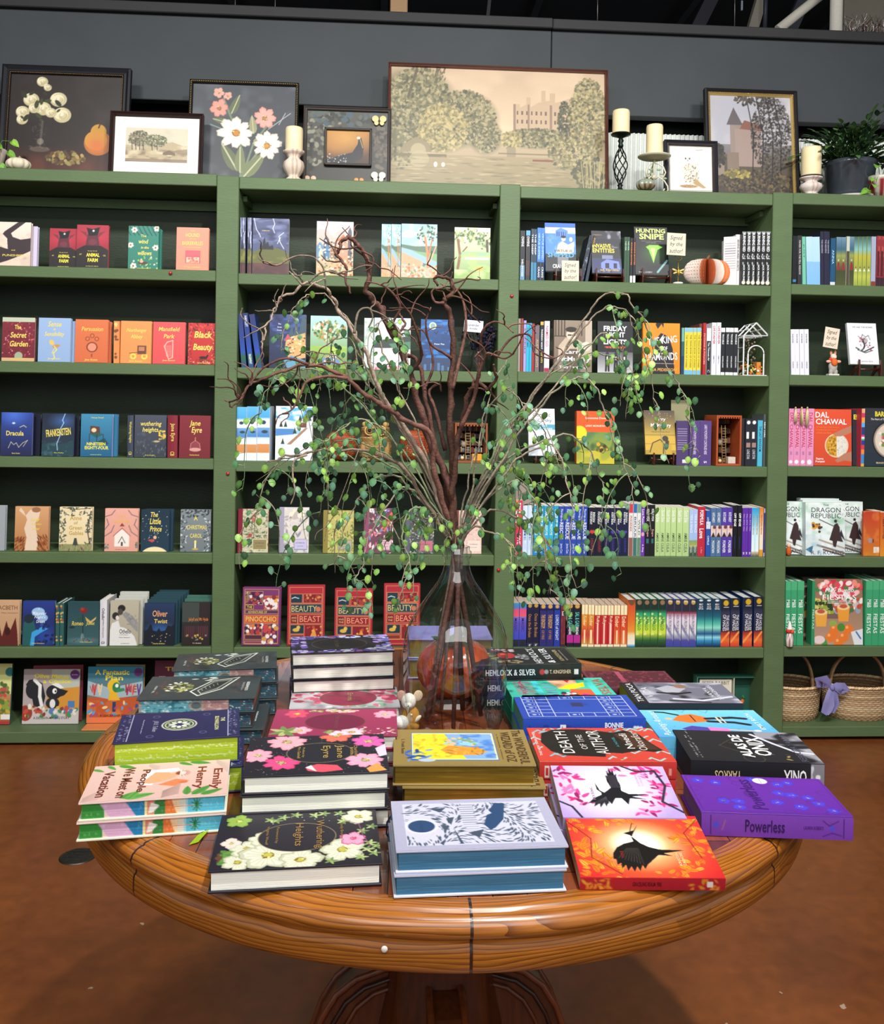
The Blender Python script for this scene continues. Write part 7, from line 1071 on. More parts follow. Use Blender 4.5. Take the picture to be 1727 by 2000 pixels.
def a_tea(c):
 c.g('3cb8a0','48c8ac');[c.l([(.02+.02*k,1-.1*k),(.14,.9-.12*k)],'2c9c80',.006)for k in range(8)];[c.rc(.08+.0*k,.15+.1*k,.26,.18+.1*k,'c03c70')for k in range(7)];c.rc(.27,0,.33,1,'4cd0d8');[c.rc(.35,.08+.12*k,.46,.11+.12*k,'8c5cb0')for k in range(6)];c.p([(.42,.95),(.5,.4),(.7,.5),(.72,.95)],'e8b48c');c.p([(.48,.4),(.6,.62),(.78,.74),(.76,.5),(.6,.36)],'e8d820');c.p([(.56,0),(.6,.38),(.8,.36),(.84,0)],'e06030');c.p([(.58,.98),(.62,.72),(.68,.98)],'c83038');c.dab(20,(.5,.02,.62,.2),.02,['e8e0e0','a03c5c','30303c']);c.rc(.44,.94,.76,1,'e8dc28');c.rc(.8,0,.86,1,'4cd0c8');c.p([(.64,.0),(.7,.14),(.8,0)],'c8289c')
stack((1000,1362),(1206.6,1358.8),(987.7,1328),.055,.027,'B','3cbc9c',art=a_tea,vt=[('SELVA',.92,.5,.84,.09,'c84c48',0,.005),('ROSA',.15,.5,.7,.05,'c03c70')],spart=lambda c:(c.g('2cb070','3cc084'),[c.l([(.02+.012*k,.0),(.05+.02*k,1)],'a0e8b0',.004)for k in range(40)],c.rc(.06,0,.1,1,'e0f0e8')),pcol='2c8c74',labels=['bright teal paperback with multicoloured cover art, upper of two','bright teal paperback with leafy spine, lower of two'],hard=False,name='paperback_book',jit=[(0,0,0),(.002,0,0)])
def a_grd(c):
 c.g('24409c','2a48a8');Lc='c4cce4'
 for i in range(9):c.rc(.06+.11*i-.002,.1,.06+.11*i+.002,.94,Lc)
 for j in range(7):c.rc(.06,.1+.14*j-.005,.942,.1+.14*j+.005,Lc)
 c.rc(.285,.25,.72,.8,'2848a4');c.rc(.395,.66,.5,.8,'2848a4');c.n('1c2c6c',9,6,.62,5,.5,.25,.8,.3,.7);c.rc(.46,.5,.56,.66,'2c3460')
 for i in range(8):
  for j in range(6):
   if(i*5+j*3)%3==0 and not(2<=i<=5 and 1<=j<=4):c.e(.11+.11*i,.17+.14*j,.018,.012,'b8c0e0');c.rc(.145+.11*i,.15+.14*j,.149+.11*i,.2+.14*j,'b8c0e0')
stack((1022,1404.7),(1262,1403.6),(1006.5,1358),.055,.027,'B','2a48a8',art=a_grd,vt=[],spart=lambda c:(c.g('2440a0','2c50b4'),c.n('182c70',40,3,.6,6,.5,0,.6,.05,.55),c.rc(.3,.1,.35,.62,'dfe4f0'),c.rc(.315,.15,.322,.5,'2440a0'),c.dab(8,(.9,.3,.96,.7),.012,['dfe4f0'])),stexts=[('BONNIE',.74,.6,.15,.34,'e8ecf4',1,.03),('A LETTER FROM',.15,.35,.2,.22,'14286c'),('GARMUS',.45,.35,.22,.22,'14286c')],pcol='5c9c8c',labels=['blue book with a white grid pattern, upper of two','blue grid pattern book, lower of two'],group='blue grid books',jit=[(0,0,0),(-.002,-.001,0)],hard=False,name='paperback_book')
def a_dea(c):
 c.g('c03c30','c84438')
 for i in range(34):u,v=c.rr.random(),c.rr.random();c.l([(u-.06,v),(u-.02,v+.07),(u+.03,v-.02),(u+.08,v+.05)],c.rr.choice(['6cb8c0','8cccc8']),.016)
 for i in range(26):u,v=c.rr.random(),c.rr.random();c.e(u,v,.035,.02,'c03c30',c.rr.random()*3);c.e(u,v,.026,.014,'8c5c30',0,.35);c.e(u,v,.018,.009,'cc4436')
 c.p([(.07,.55),(.1,.82),(.2,.94),(.4,.96),(.56,.9),(.66,.84),(.76,.92),(.86,.8),(.9,.55),(.96,.3),(.88,.26),(.78,.3),(.64,.22),(.52,.24),(.5,.12),(.36,.14),(.22,.16),(.12,.28)],'1a1716');c.p([(.66,.8),(.82,.86),(.88,.6),(.94,.32),(.84,.34),(.74,.4)],'42291f')
 c.n('2c2624',8,6,.55,4,.3,.15,.95,.1,.7)
stack((1053.4,1487),(1322,1487),(1033.6,1422),.054,.0265,'B','c84038',art=a_dea,vt=[('DEATH',.245,.55,.66,.09,'cfcac6',0,.005),('OF THE',.38,.55,.44,.05,'b8b0ac'),('AUTHOR',.5,.55,.72,.1,'cfcac6',0,.005),('A NOVEL',.64,.55,.3,.022,'3c8c90'),('Nnedi',.73,.58,.46,.06,'cfcac6'),('Okorafor',.82,.58,.56,.065,'c0b4ac'),('THE NEW YORK TIMES',.035,.5,.7,.02,'e8d8d0')],spart=lambda c:(c.g('b02c28','c83c34'),c.rc(.04,.12,.075,.75,'e8d0cc'),c.rc(.047,.22,.068,.65,'b83430'),c.rc(.94,.2,.96,.6,'d89080')),stexts=[('DEATH OF THE AUTHOR',.45,.5,.5,.5,'e8d0cc')],labels=['red and turquoise swirl book with a black silhouette, upper of two','red swirl book lying under its twin'],group='red swirl books',jit=[(0,0,0),(-.001,-.001,.2)])
def a_lil(c):
 c.g('a890c8','b8a4d4');c.e(.46,.5,.3,.3,'f0ecf4',soft=.8);c.e(.46,.5,.16,.16,'ffffff',soft=.5)
 for u,v,n_ in((.12,.82,16),(.1,.5,12),(.2,.3,8),(.86,.85,12),(.88,.55,16),(.82,.32,14),(.62,.9,6),(.7,.12,8)):
  for k in range(n_):c.lf(u+c.rr.uniform(-.08,.08),v+c.rr.uniform(-.1,.1),c.rr.uniform(.05,.1),c.rr.uniform(0,6.3),c.rr.choice(['c8286c','d8408c','8c2058','e070a8']))
 c.l([(.62,1),(.74,.88),(.9,.9),(.94,.6),(.86,.3),(1,.1)],'2c2834',.022);c.l([(0,.3),(.1,.2),(.16,0)],'2c2834',.02)
 K='17161c'
 c.p([(.345,.66),(.36,.57),(.37,.5),(.4,.46),(.43,.5),(.47,.56),(.455,.68),(.46,.8),(.475,.78),(.48,.9),(.495,.84),(.505,.96),(.52,.86),(.535,.93),(.54,.8),(.555,.84),(.55,.7),(.56,.62),(.55,.5),(.6,.44),(.78,.43),(.62,.39),(.74,.34),(.6,.355),(.57,.24),(.53,.36),(.48,.36),(.43,.24),(.42,.3),(.38,.2),(.375,.28),(.33,.18),(.335,.26),(.28,.2),(.3,.28),(.24,.26),(.3,.36),(.37,.42),(.375,.46),(.345,.52)],K)
 for k in range(6):c.l([(.48+.012*k,.56),(.475+.013*k,.8)],'45434e',.004);c.l([(.4,.38),(.29+.025*k,.26)],'45434e',.004)
stack((1100,1597),(1342,1598.7),(1078,1495.5),.0355,.0175,'B','b09cd0',art=a_lil,vt=[('MOCKING',.3,.44,.24,.025,'8c5c8c'),('SUZANNE',.72,.7,.24,.02,'d0b0d8'),('COLLINS',.75,.7,.22,.02,'d0b0d8')],pcol='c8b8a8',labels=['lilac paperback with a black bird among pink leaves, upper of two','lilac paperback hidden under the one with the black bird'],hard=False,name='paperback_book',jit=[(0,0,0),(-.003,.002,0)],res=.00115,tilt=[9,4.5],Wd=.13)
def a_fir(c):
 c.g('c02024','cc2830');c.e(.5,.5,.36,.32,'e87830',soft=.7);c.e(.48,.5,.24,.2,'f4d8a0',soft=.6);c.e(.48,.52,.15,.13,'fffaf0',soft=.5)
 for u,v,n_ in((.1,.8,12),(.08,.5,12),(.16,.3,14),(.12,.12,12),(.28,.08,6),(.28,.86,6),(.9,.85,12),(.86,.62,14),(.94,.4,12),(.82,.2,12),(.42,.94,8),(.66,.08,8)):
  for k in range(n_):c.lf(u+c.rr.uniform(-.09,.09),v+c.rr.uniform(-.09,.09),c.rr.uniform(.05,.09),c.rr.uniform(0,6.3),c.rr.choice(['e09028','e8a838','c86c20','d87c24']),'a84818')
 c.l([(0,.9),(.15,.6),(.12,.3),(.3,.05)],'5c1418',.006);c.l([(1,.95),(.85,.7),(.9,.3)],'5c1418',.006)
 K='14100f'
 c.p([(.53,.84),(.485,.74),(.45,.72),(.4,.69),(.445,.66),(.47,.6),(.5,.53),(.55,.47),(.62,.43),(.8,.42),(.64,.37),(.7,.33),(.6,.345),(.55,.27),(.5,.2),(.47,.13),(.46,.19),(.43,.1),(.42,.17),(.39,.09),(.38,.17),(.345,.1),(.345,.19),(.31,.14),(.315,.22),(.285,.19),(.29,.28),(.27,.28),(.28,.37),(.32,.46),(.38,.52),(.43,.545),(.455,.56),(.45,.62)],K)
 for k in range(9):c.l([(.47-.01*k,.45),(.47-.02*k,.2+.012*k)],'45403c',.004)
 c.l([(.455,.725),(.49,.86)],K,.006)
stack((1133.6,1714),(1418,1716),(1108,1583.4),.0165,.016,'B','c42830',art=a_fir,vt=[('FIRE',.34,.35,.1,.02,'8c1c20'),('KRISTIN',.73,.28,.2,.02,'f0c8a0'),('CASHORE',.76,.28,.2,.02,'f0c8a0')],spart=lambda c:(c.g('a81c28','b82430'),c.dab(20,(.02,0,.2,1),.02,['d88828','e09c34'],.4),c.dab(14,(.75,0,.95,1),.02,['d88828'],.4),c.rc(.87,.3,.91,.7,'e8d8d0')),stexts=[('GRACELING REALM  FIRE',.46,.5,.2,.35,'5c1018',1,.01)],pcol='d8c490',labels=['red paperback with a black bird and orange leaves at the table front'],hard=False,name='paperback_book',jit=[(0,0,0)],res=.00105,tilt=[8.2],Wd=.131)
def a_orn(c):c.g('4c1c2c','54202e');c.n('8c3c50',30,14,.55,6,.7);c.rc(.38,.05,.44,.95,'a84c64');c.fr(.02,.005,'8c4054')
stack((1158,1343),(1332,1343),(1144,1319),.04,.0195,'B','50202e',art=a_orn,vt=[],pcol='a08c88',labels=['dark wine red ornate book at the back of the table, upper of two','dark wine red ornate book, lower of two at the back'],jit=[(0,0,0),(.002,0,0)])
def a_han(c):
 c.g('24242a','34343a');c.rc(.12,.0,1,1,'6c6c7c');c.n('b8b8c4',4,5,.45,4,.9,0,1,.12,1);c.n('1c1c20',5,3,.6,6,.9,.0,1,.15,.8);c.p([(.3,.7),(.45,.85),(.6,.7),(.5,.5),(.36,.52)],'a8a8b4');c.l([(.3,.5),(.45,.42),(.6,.5)],'14141a',.04);c.l([(.4,.2),(.65,.12),(.95,.3)],'c8c8d4',.04);c.l([(.35,.12),(.7,.04)],'28282e',.03);c.e(.56,.8,.06,.06,'8c6c5c');c.rc(0,0,.13,1,'202026')
stack((1240.8,1373),(1452,1373.8),(1214,1333),.052,.05,'B','26262c',art=a_han,vt=[('TAN POCA',.07,.5,.9,.06,'d8d8dc',0,.005),('VIDA',.19,.5,.5,.07,'c8c8d0',0,.01),('HANYA',.78,.5,.46,.045,'d0d0d8',0,.01),('YANAGIHARA',.84,.5,.7,.045,'d0d0d8',0,.01)],spart=lambda c:c.g('14161c','1c1e26'),stexts=[('HANYA',.17,.4,.26,.42,'b8d0d4'),('TAN POCA',.62,.4,.34,.42,'b8d0d4')],pcol='a8a434',labels=['thick black and white photo covered book with yellow page edges'],hard=False,name='paperback_book',jit=[(0,0,0)])
def a_hoc(c):
 c.g('4c9cd0','78c8dc');c.p([(.22,.6),(.3,.78),(.42,.84),(.52,.72),(.52,.56),(.36,.5)],'d8702c');c.l([(.52,.66),(.74,.7),(.84,.66)],'20202c',.05);c.l([(.52,.56),(.72,.52),(.82,.44)],'20202c',.05);c.rc(.6,.5,.615,.72,'e8c8a0');c.rc(.64,.5,.655,.72,'e8c8a0');c.rc(.4,.55,.41,.8,'20202c');c.e(.2,.66,.03,.025,'e0b090');c.l([(.3,.8),(.2,.9),(.12,.92)],'28282c',.03);c.p([(.24,.3),(.34,.4),(.46,.34),(.46,.22),(.3,.2)],'4c3c98');c.p([(.46,.36),(.62,.3),(.62,.2),(.46,.22)],'d878b8');c.l([(.62,.26),(.8,.22)],'e0b090',.02);c.e(.84,.22,.03,.02,'e8ecf0');c.dab(20,(.02,.1,.98,.95),.005,['3c6c98'])
 c.l([(.3,1),(.36,.9),(.4,1)],'3c7ca8',.003);c.l([(.5,1),(.56,.88),(.6,1)],'3c7ca8',.003)
stack((1288,1440),(1533,1440),(1253.5,1387),.040,.0195,'B','5cb0d8',art=a_hoc,vt=[('Pucking Around',.1,.5,.9,.08,'e0f0f8',0,0,.3),('EMILY RATH',.9,.55,.6,.04,'dcecf4',0,.015)],pcol='c8d4c8',labels=['light blue paperback with two cartoon ice skaters, upper of two','light blue paperback, lower of the skater pair'],hard=False,name='paperback_book',jit=[(0,0,0),(-.002,0,0)],group='light blue skater books')
def a_oni(c):
 c.g('1a1a20','202026');c.n('a8a8b4',6,5,.42,5,.8,.25,1,.66,1);c.n('d0d0d8',5,4,.4,4,.7,0,1,.86,1);c.l([(.62,.9),(.74,.6),(.86,.35),(.98,.3)],'c8c8d4',.03);c.l([(.3,.5),(.5,.85),(.68,.45),(.5,.2),(.3,.5)],'5c5040',.004);c.dab(12,(.4,.4,.6,.7),.02,['5c5040','3c382c'],.4);c.lf(.76,.16,.05,1,'a08c50');c.lf(.74,.12,.05,-.5,'a08c50');c.e(.5,.12,.08,.08,'4c4438');c.e(.5,.12,.074,.074,'1c1c22')
 for k in range(2):c.dab(30,(.07+.03*k,.1,.08+.03*k,.95),.004,['b8b8b8'])
stack((1350,1485),(1611.5,1492.7),(1305.7,1425),.0425,.0415,'B','1c1c22',art=a_oni,vt=[('ALAS DE',.47,.5,.72,.09,'e8e8ea',0,.03),('ONIX',.6,.5,.6,.13,'e8e8ea',0,.02),('REBECCA YARROS',.87,.5,.9,.055,'4c4c5c')],spart=lambda c:(c.g('17171c','222228'),c.rc(.9,0,1,1,'a0a0a8',.7),c.n('d8d8e0',30,4,.5,5,.8,0,1,.9,1),c.e(.95,.5,.018,.018,'d8dce0')),stexts=[('ONIX',.78,.5,.17,.5,'e8e8ea',-1,.02),('YARROS',.28,.5,.2,.32,'d0b890',-1,.01)],pcol='34343c',labels=['thick black paperback with a silvery smoke corner and white title'],hard=False,name='paperback_book',jit=[(0,0,0)])
def a_vio(c):
 c.g('5c2494','64289c')
 for u,v in((.1,.85),(.22,.8),(.3,.3),(.2,.3),(.28,.15),(.5,.92),(.66,.8),(.74,.85),(.7,.5),(.62,.55),(.8,.45),(.7,.2),(.84,.3),(.9,.12),(.56,.3)):c.fl(u,v,.045,'4c3cd0','5c48dc',5)
 for k in range(12):u,v=c.rr.random(),c.rr.random();c.l([(u+.04*math.cos(t),v+.06*math.sin(t))for t in np.linspace(0,5,10)],'4c1c78',.004)
 c.fr(.02,.004,'4c1c78');c.e(.55,.88,.05,.05,'e8ecf0');c.e(.4,.5,.03,.06,'521e84')
def s_vio(c):c.g('6c349c','7840ac');c.rc(.06,.1,.064,.9,'3c1c60');c.rc(.93,.1,.934,.9,'3c1c60');c.e(.1,.5,.02,.02,'4c44c0');c.e(.86,.5,.018,.018,'4c44c0');c.l([(.8,.8),(.84,.6),(.9,.8)],'3c1c60',.005);c.l([(.8,.15),(.86,.3),(.92,.2)],'3c1c60',.005);c.l([(.14,.3),(.16,.7)],'a06078',.006)
stack((1369.4,1585),(1666.7,1595),(1322.8,1513),.033,.0325,'B','66309e',art=a_vio,vt=[('Powerless',.42,.5,.8,.1,'3c1868',0,.012,.1),('deluxe edition',.55,.88,.14,.012,'8c8c98')],spart=s_vio,stexts=[('Powerless',.42,.5,.26,.52,'301450',1,.012),('LAUREN ROBERTS',.74,.5,.13,.14,'4c2078',1)],pcol='8478b4',labels=['purple book with blue flowers overhanging the right rim of the table'],jit=[(0,0,0)],res=.00115)
def picture(x0,x1,yt,Y,bay,label,paint,fw,fcol,bead=None,mat_=None,lean=7,res=.0023,gloss='painted',inner=None,depth=.025,lip=None,dz=0):
 Z=ZS[bay][0]+.001+dz;ytm=(yt+proj(onY((x0+x1)/2,300,Y)[0],Y,Z)[1])/2;X0,X1=onY(x0,ytm,Y)[0],onY(x1,ytm,Y)[0];th=math.radians(lean)
 H=.3
 for _ in range(4):H=(onY((x0+x1)/2,yt,Y+H*math.sin(th))[2]-Z)/math.cos(th)
 W=X1-X0;r=thing('framed_picture',label,'picture',M=Matrix.Translation((X0,Y,Z+depth*math.sin(th)))@Matrix.Rotation(-th,4,'X'))
 w=MB();prof=[(0,0),(0,depth),(fw*.25,depth+.004),(fw*.55,depth*.85),(fw*.8,depth*.9),(fw,depth*.5),(fw,0)]
 cor=lambda k,d:[(d,d),(W-d,d),(W-d,H-d),(d,H-d)][k]
 for k in range(4):
  V=[];
  for kk in(k,(k+1)%4):
   for d,o in prof:a=cor(kk,d);V.append((a[0],depth-o,a[1]))
  n=len(prof);w.add(V,[(i,i+1,n+i+1,n+i)for i in range(n-1)]+[(n-1,0,n,2*n-1)],fcol if not lip else[hx(lip)if i%n in(4,5)else hx(fcol)for i in range(2*n)])
 fr_=w.build('frame',gloss,r)
 w=MB();cv=Canvas(max(20,(W-2*fw)/res),max(20,(H-2*fw)/res),'ffffff',int(x0+400));m=mat_ or 0
 paint(cv);o=fw-.001+m
 w.box(fw*.5,W-fw*.5,depth*.6,depth-.001,fw*.5,H-fw*.5,'dcd8d0' if m else '2a2624');w.canvas(cv,(o,depth*.6-.0006,o*1.0),(W-2*o,0,0),(0,0,H-2*o));w.build('print','print',r)
 if bead:
  w=MB();bo,br,bc_=bead
  for k in range(4):
   a,b=np.array(cor(k,bo)),np.array(cor((k+1)%4,bo));L=np.linalg.norm(b-a);n_=int(L/(br*2.3))
   for i in range(n_):p=a+(b-a)*(i+.5)/n_;w.ball((p[0],0.001,p[1]),(br,br,br),bc_,5,4)
  w.build('bead_trim','metalic',fr_)
 if inner:inner(r,W,H,depth)
 return r,W,H
def p_still(c):
 c.g('241c1a','2a2422');c.n('3a302c',5,4,.5,3,.5);c.g('4c2820','2c1e1a',0,.26);c.n('6a3828',6,3,.5,4,.5,0,.2)
 for u,v,r_ in((.28,.92,.05),(.33,.86,.035),(.19,.73,.07),(.12,.6,.06),(.43,.74,.075),(.47,.58,.08),(.3,.64,.07),(.22,.64,.05),(.37,.6,.05),(.12,.52,.05)):
  c.e(u,v,r_,r_*.9,'b8ae88');c.e(u-.008,v+.012,r_*.8,r_*.7,'d8d0ac');c.e(u+.01,v-.01,r_*.5,r_*.42,'c4b890');c.e(u-.01,v+.01,r_*.3,r_*.25,'dcd4b8');[c.l([(u+r_*.8*k_*math.cos(t_),v+r_*.8*k_*math.sin(t_)*c.w/c.h)for t_ in np.linspace(k_*7,k_*7+2.4,6)],'9c926c',.006,.6)for k_ in(.35,.6,.9)]
 c.dab(12,(.1,.5,.5,.85),.03,['3c4028','2c3020'],.5);c.l([(.3,.5),(.29,.25)],'6c6458',.02,.5);c.e(.29,.22,.09,.025,'8c8478',al=.4);c.e(.29,.3,.03,.03,'a8a090',al=.5);c.dab(30,(.2,.22,.36,.5),.012,['5c5850','8c8478'],.4,.3)
 c.e(.8,.3,.125,.115,'a8642c');c.e(.8,.42,.07,.07,'b88830');c.e(.78,.33,.1,.09,'c08434');c.e(.79,.27,.07,.06,'c87038',soft=.5);c.l([(.8,.46),(.82,.53)],'3c2818',.012);c.blob(.52,.14,.17,.07,80,.02,['7c6438','a88c50','5c4428','8c8448','4c3c28'])
def p_tree(c):
 c.g('8c7c64','c8bea4');c.rc(0,.5,1,1,'c4bca4');c.n('b0aa98',5,4,.5,3,.5,.5,1);c.p([(.5,.5),(.75,.6),(1,.45),(1,0),(0,0),(0,.4)],'a89878');c.n('d0c4a4',6,6,.5,4,.7,.1,.5);c.n('6c5c48',6,8,.55,4,.7,0,.4);c.blob(.22,.68,.18,.22,320,.018,['5c5844','7c7458','4c4838','8c8468']);c.blob(.48,.62,.18,.18,300,.018,['5c5c44','7c7c58','4c4c38','949470']);[c.l([(x,.6),(x+.01,.35)],'3c3428',.012)for x in(.1,.16,.22,.28,.42,.5)];c.p([(.6,.28),(.7,.36),(.8,.28),(.8,.22),(.6,.22)],'6c5844');c.rc(0,0,1,.1,'6c5c4c',.6)
def p_flow(c):
 c.g('3c4044','44484e');c.n('6a6e74',5,6,.52,3,.5);c.l([(.48,0),(.5,.3),(.42,.55),(.3,.85)],'6c7c64',.02);c.l([(.5,.05),(.6,.4),(.75,.62)],'6c7c64',.02);c.l([(.5,.1),(.64,.3),(.76,.42)],'7c8468',.02);c.l([(.4,.5),(.18,.58)],'7c8c84',.01);c.l([(.74,.55),(.95,.72)],'9ca4a0',.008);c.l([(.84,.6),(.9,.72)],'9ca4a0',.008)
 for u,v,L_,a in((.45,.12,.3,2.1),(.48,.1,.25,1.6),(.52,.06,.3,.9),(.6,.5,.18,1.7),(.38,.7,.2,1.2),(.36,.6,.16,2.9),(.6,.4,.2,.5)):c.lf(u,v,L_,a,c.rr.choice(['6c7450','8c8c68','5c6448']),'b0b090')
 c.fl(.43,.5,.16,'e8e4dc','b87c30',8,'b8b0a0',sq=.95);c.fl(.73,.38,.13,'e8e4dc','c08838',9,'b8b0a0');c.fl(.7,.66,.1,'dca094','a8744c',7,'c07c70');c.fl(.26,.75,.085,'d89484','a07040',6,'b87060');c.fl(.25,.91,.05,'d8a090','c08470',5);c.fl(.34,.88,.04,'d8a090','c08470',5)
def p_dark(c):c.g('2a2826','45443c');c.blob(.2,.6,.25,.4,140,.03,['5c5c4c','34342c','7c7c68','28282a']);c.blob(.5,.92,.5,.12,60,.04,['3c4c58','4c5450','2c3028']);c.blob(.9,.5,.12,.3,80,.03,['2c2824','4c443c','5c5448'])
def p_bird(c):c.g('2c1a14','a06c2c');c.e(.4,.75,.45,.3,'c09048',soft=.8,al=.8);c.e(.2,.5,.3,.2,'b07838',soft=.8,al=.5);c.p([(0,.1),(.3,.25),(.6,.35),(.72,.6),(.74,.78),(.8,.8),(.86,.5),(.84,.2),(.6,.02),(0,0)],'1c1c24');c.dab(34,(0,.04,.5,.3),.012,['a8b8c0','5c7080','d8d8c8'],.8);c.l([(.77,.76),(.84,.5)],'8c7c4c',.025);c.e(.74,.79,.04,.03,'dcdcd8')
def p_castle(c):
 c.g('9a8a70','c8b090');c.g('ccb494','b8a086',.45,1);c.n('d4bca0',6,5,.5,3,.5,.5,1);c.g('847858','98886a',0,.28)
 T1=['5c5a44','7a7456','948a68','4c4c3c','a89c78','6c684c'];T2=['8c8058','a89868','6c6848','b8a878']
 for u,v,rx,ry in((.13,.68,.15,.28),(.34,.58,.14,.2),(.24,.48,.12,.16),(.44,.44,.07,.13),(.03,.6,.07,.34)):c.e(u,v,rx,ry*c.h/c.w,'6c6a50',soft=.25)
 c.blob(.13,.7,.15,.3,1300,.008,T1,.8);c.blob(.34,.6,.145,.22,1200,.008,T1,.8);c.blob(.24,.5,.12,.2,700,.008,T2,.8);c.blob(.44,.45,.07,.14,400,.007,T1,.8);c.blob(.05,.55,.08,.4,500,.008,T1,.8);c.l([(.12,.98),(.08,.75)],'5c5440',.012);c.dab(40,(.14,.9,.25,1),.007,['5c5440','6c644c'],.4,1,1.4)
 W1='b49c80';c.p([(.57,.5),(.57,.72),(.6,.72),(.6,.69),(.63,.72),(.63,.78),(.65,.78),(.65,.7),(.69,.74),(.7,.74),(.7,.84),(.72,.84),(.72,.75),(.74,.76),(.74,.82),(.765,.82),(.765,.74),(.9,.82),(.9,.5)],W1)
 for u in np.arange(.585,.78,.022):c.rc(u,.56,u+.008,.59,'6c5c50');c.rc(u,.63,u+.008,.665,'6c5c50')
 for a,b in((.57,.58),(.635,.645),(.74,.75)):c.rc(a,.5,b,.72,'8c7464')
 c.e(.92,.58,.08,.3*c.h/c.w,'84785a',soft=.25);c.e(.68,.43,.15,.07*c.h/c.w,'6c6a50',soft=.25)
 c.blob(.81,.56,.035,.2,330,.006,['4c4c3c','5c5a44','3c4034'],.8);c.blob(.92,.62,.09,.34,1300,.007,T2+T1,.8);c.blob(.68,.44,.15,.08,900,.007,T1,.8);c.blob(.56,.42,.045,.07,300,.007,T2,.8);c.blob(.85,.32,.12,.14,700,.007,T1+T2,.8);c.rc(.54,.28,.58,.36,'8c8068')
 c.p([(.05,.3),(.06,.36),(.12,.42),(.18,.37),(.19,.3)],'84785c');c.e(.13,.31,.035,.035,'a09474');c.rc(.0,.26,.26,.285,'6c6448');c.e(.135,.24,.045,.04,'a89c7c',al=.7);c.rc(.5,.3,.8,.31,'6c6448',.7)
 for i in range(230):u,v=c.rr.random(),c.rr.uniform(0,.27);c.e(u,v,c.rr.uniform(.01,.04),.0025,c.rr.choice(['a89c78','6c6850','b8ac8c','8c8264','5c5a44']),0,.5)
 c.blob(.93,.14,.08,.16,160,.012,['5c5840','8c8458','4c4c3c']);[c.l([(.9+.01*k,.0),(.88+.014*k+c.rr.uniform(-.02,.03),.26)],'b0a070',.003)for k in range(12)];c.e(.21,.2,.008,.012,'e8e0cc');c.e(.245,.2,.008,.01,'e8e0cc');c.rc(.66,.25,.75,.262,'7c4c38')
def p_owl(c):c.g('dcd8cc','e0dcd0');c.e(.5,.42,.19,.3,'d8d0c0',.35);c.e(.44,.7,.14,.13,'eae6dc');c.dab(90,(.36,.2,.68,.6),.016,['4c443c','b8ac98','8c7c64'],.5,1,.8);c.e(.39,.72,.02,.02,'302820');c.e(.48,.72,.02,.02,'302820');c.e(.435,.68,.012,.02,'6c6458');c.p([(.6,.3),(.85,.1),(.78,.08),(.56,.18)],'a88c60');c.e(.45,.12,.2,.035,'94704c');c.dab(20,(.28,.09,.66,.16),.02,['7c5838','b08c5c'],.4);c.l([(.62,.9),(.78,.92)],'5c5448',.008)
def p_tower(c):
 c.g('4c4440','a8a8b0');c.rc(0,.5,1,1,'a4a4ac');c.n('c4c0c0',4,6,.5,3,.6,.5,1);c.g('40382f','5c5448',0,.4);c.rc(.24,.3,.4,.72,'8c7c74');c.rc(.3,.28,.62,.66,'96827a');c.p([(.2,.7),(.29,.88),(.4,.7)],'5c5458');c.p([(.36,.66),(.42,.75),(.66,.7),(.64,.64)],'7c5448');c.rc(.5,.56,.54,.62,'4c4440');c.rc(.2,.24,.34,.42,'7c6c60');c.rc(.08,.18,.16,.3,'8c7c70')
 c.blob(.75,.6,.25,.4,1100,.014,['302c2c','443e3a','54504c','28282a','6c645c'],.85);c.blob(.08,.38,.1,.12,90,.025,['302c2c','403c34']);[c.l([(x,.1),(x+.03,.6),(x-.05,1)],'2c2626',.012)for x in(.5,.62,.74,.84)];c.blob(.55,.12,.5,.12,500,.016,['3c342c','544838','6c5c44','2c2828']);c.blob(.32,.2,.16,.05,70,.02,['8c8044','a89850','6c6440']);c.blob(.5,.98,.2,.08,80,.02,['3c3834','544e48'])
picture(-8,247,130,D+.16,1,'large dark still life with white flowers and a pear, black beaded frame at far left',p_still,.036,'16161c',bead=(.034,.0028,'8c6c48'),res=.0024)
picture(211,394,220,D+.075,1,'small sepia tree landscape with white mat in a dark frame',p_tree,.018,'2c1c1c',mat_=.048,bead=(.012,.0018,'4c3028'),lean=6)
picture(364,580,159,D+.135,2,'white and pink flower painting on slate with a thin gold beaded frame',p_flow,.014,'1c1c1e',bead=(.006,.0034,'a88c58'))
def inner_frame(r,W,H,d):
 w=MB();a,b,c_,e_=W*.24,W*.78,H*.25,H*.73;t=.01
 for q_ in((a,b,c_,c_+t),(a,b,e_-t,e_),(a,a+t,c_,e_),(b-t,b,c_,e_)):w.bbox(q_[0],q_[1],-.006,d*.6,q_[2],q_[3],'3a3432',.002)
 in_f=w.build('inner_frame','painted',r);w=MB();cv=Canvas(90,80,'2c1a14',9);p_bird(cv);w.canvas(cv,(a+t,.006,c_+t),(b-a-2*t,0,0),(0,0,e_-c_-2*t));w.build('inner_print','print',in_f)
 for u,v,s_,cl in((.86,.84,.03,'c8b880'),(.86,.12,.03,'e4dcc4'),(.64,.06,.02,'c08848'),(.09,.06,.024,'c8a890')):
  w=MB()
  for sx in(-1,1):w.ball((W*u+sx*s_*.55,.004,H*v+s_*.3),(s_*.55,.001,s_*.5),cl,10,6);w.ball((W*u+sx*s_*.4,.004,H*v-s_*.3),(s_*.35,.001,s_*.38),cl,10,6)
  w.ball((W*u,.003,H*v),(.002,.002,s_*.6),'3c342c',8,5)
  w.build('butterfly','print',r)
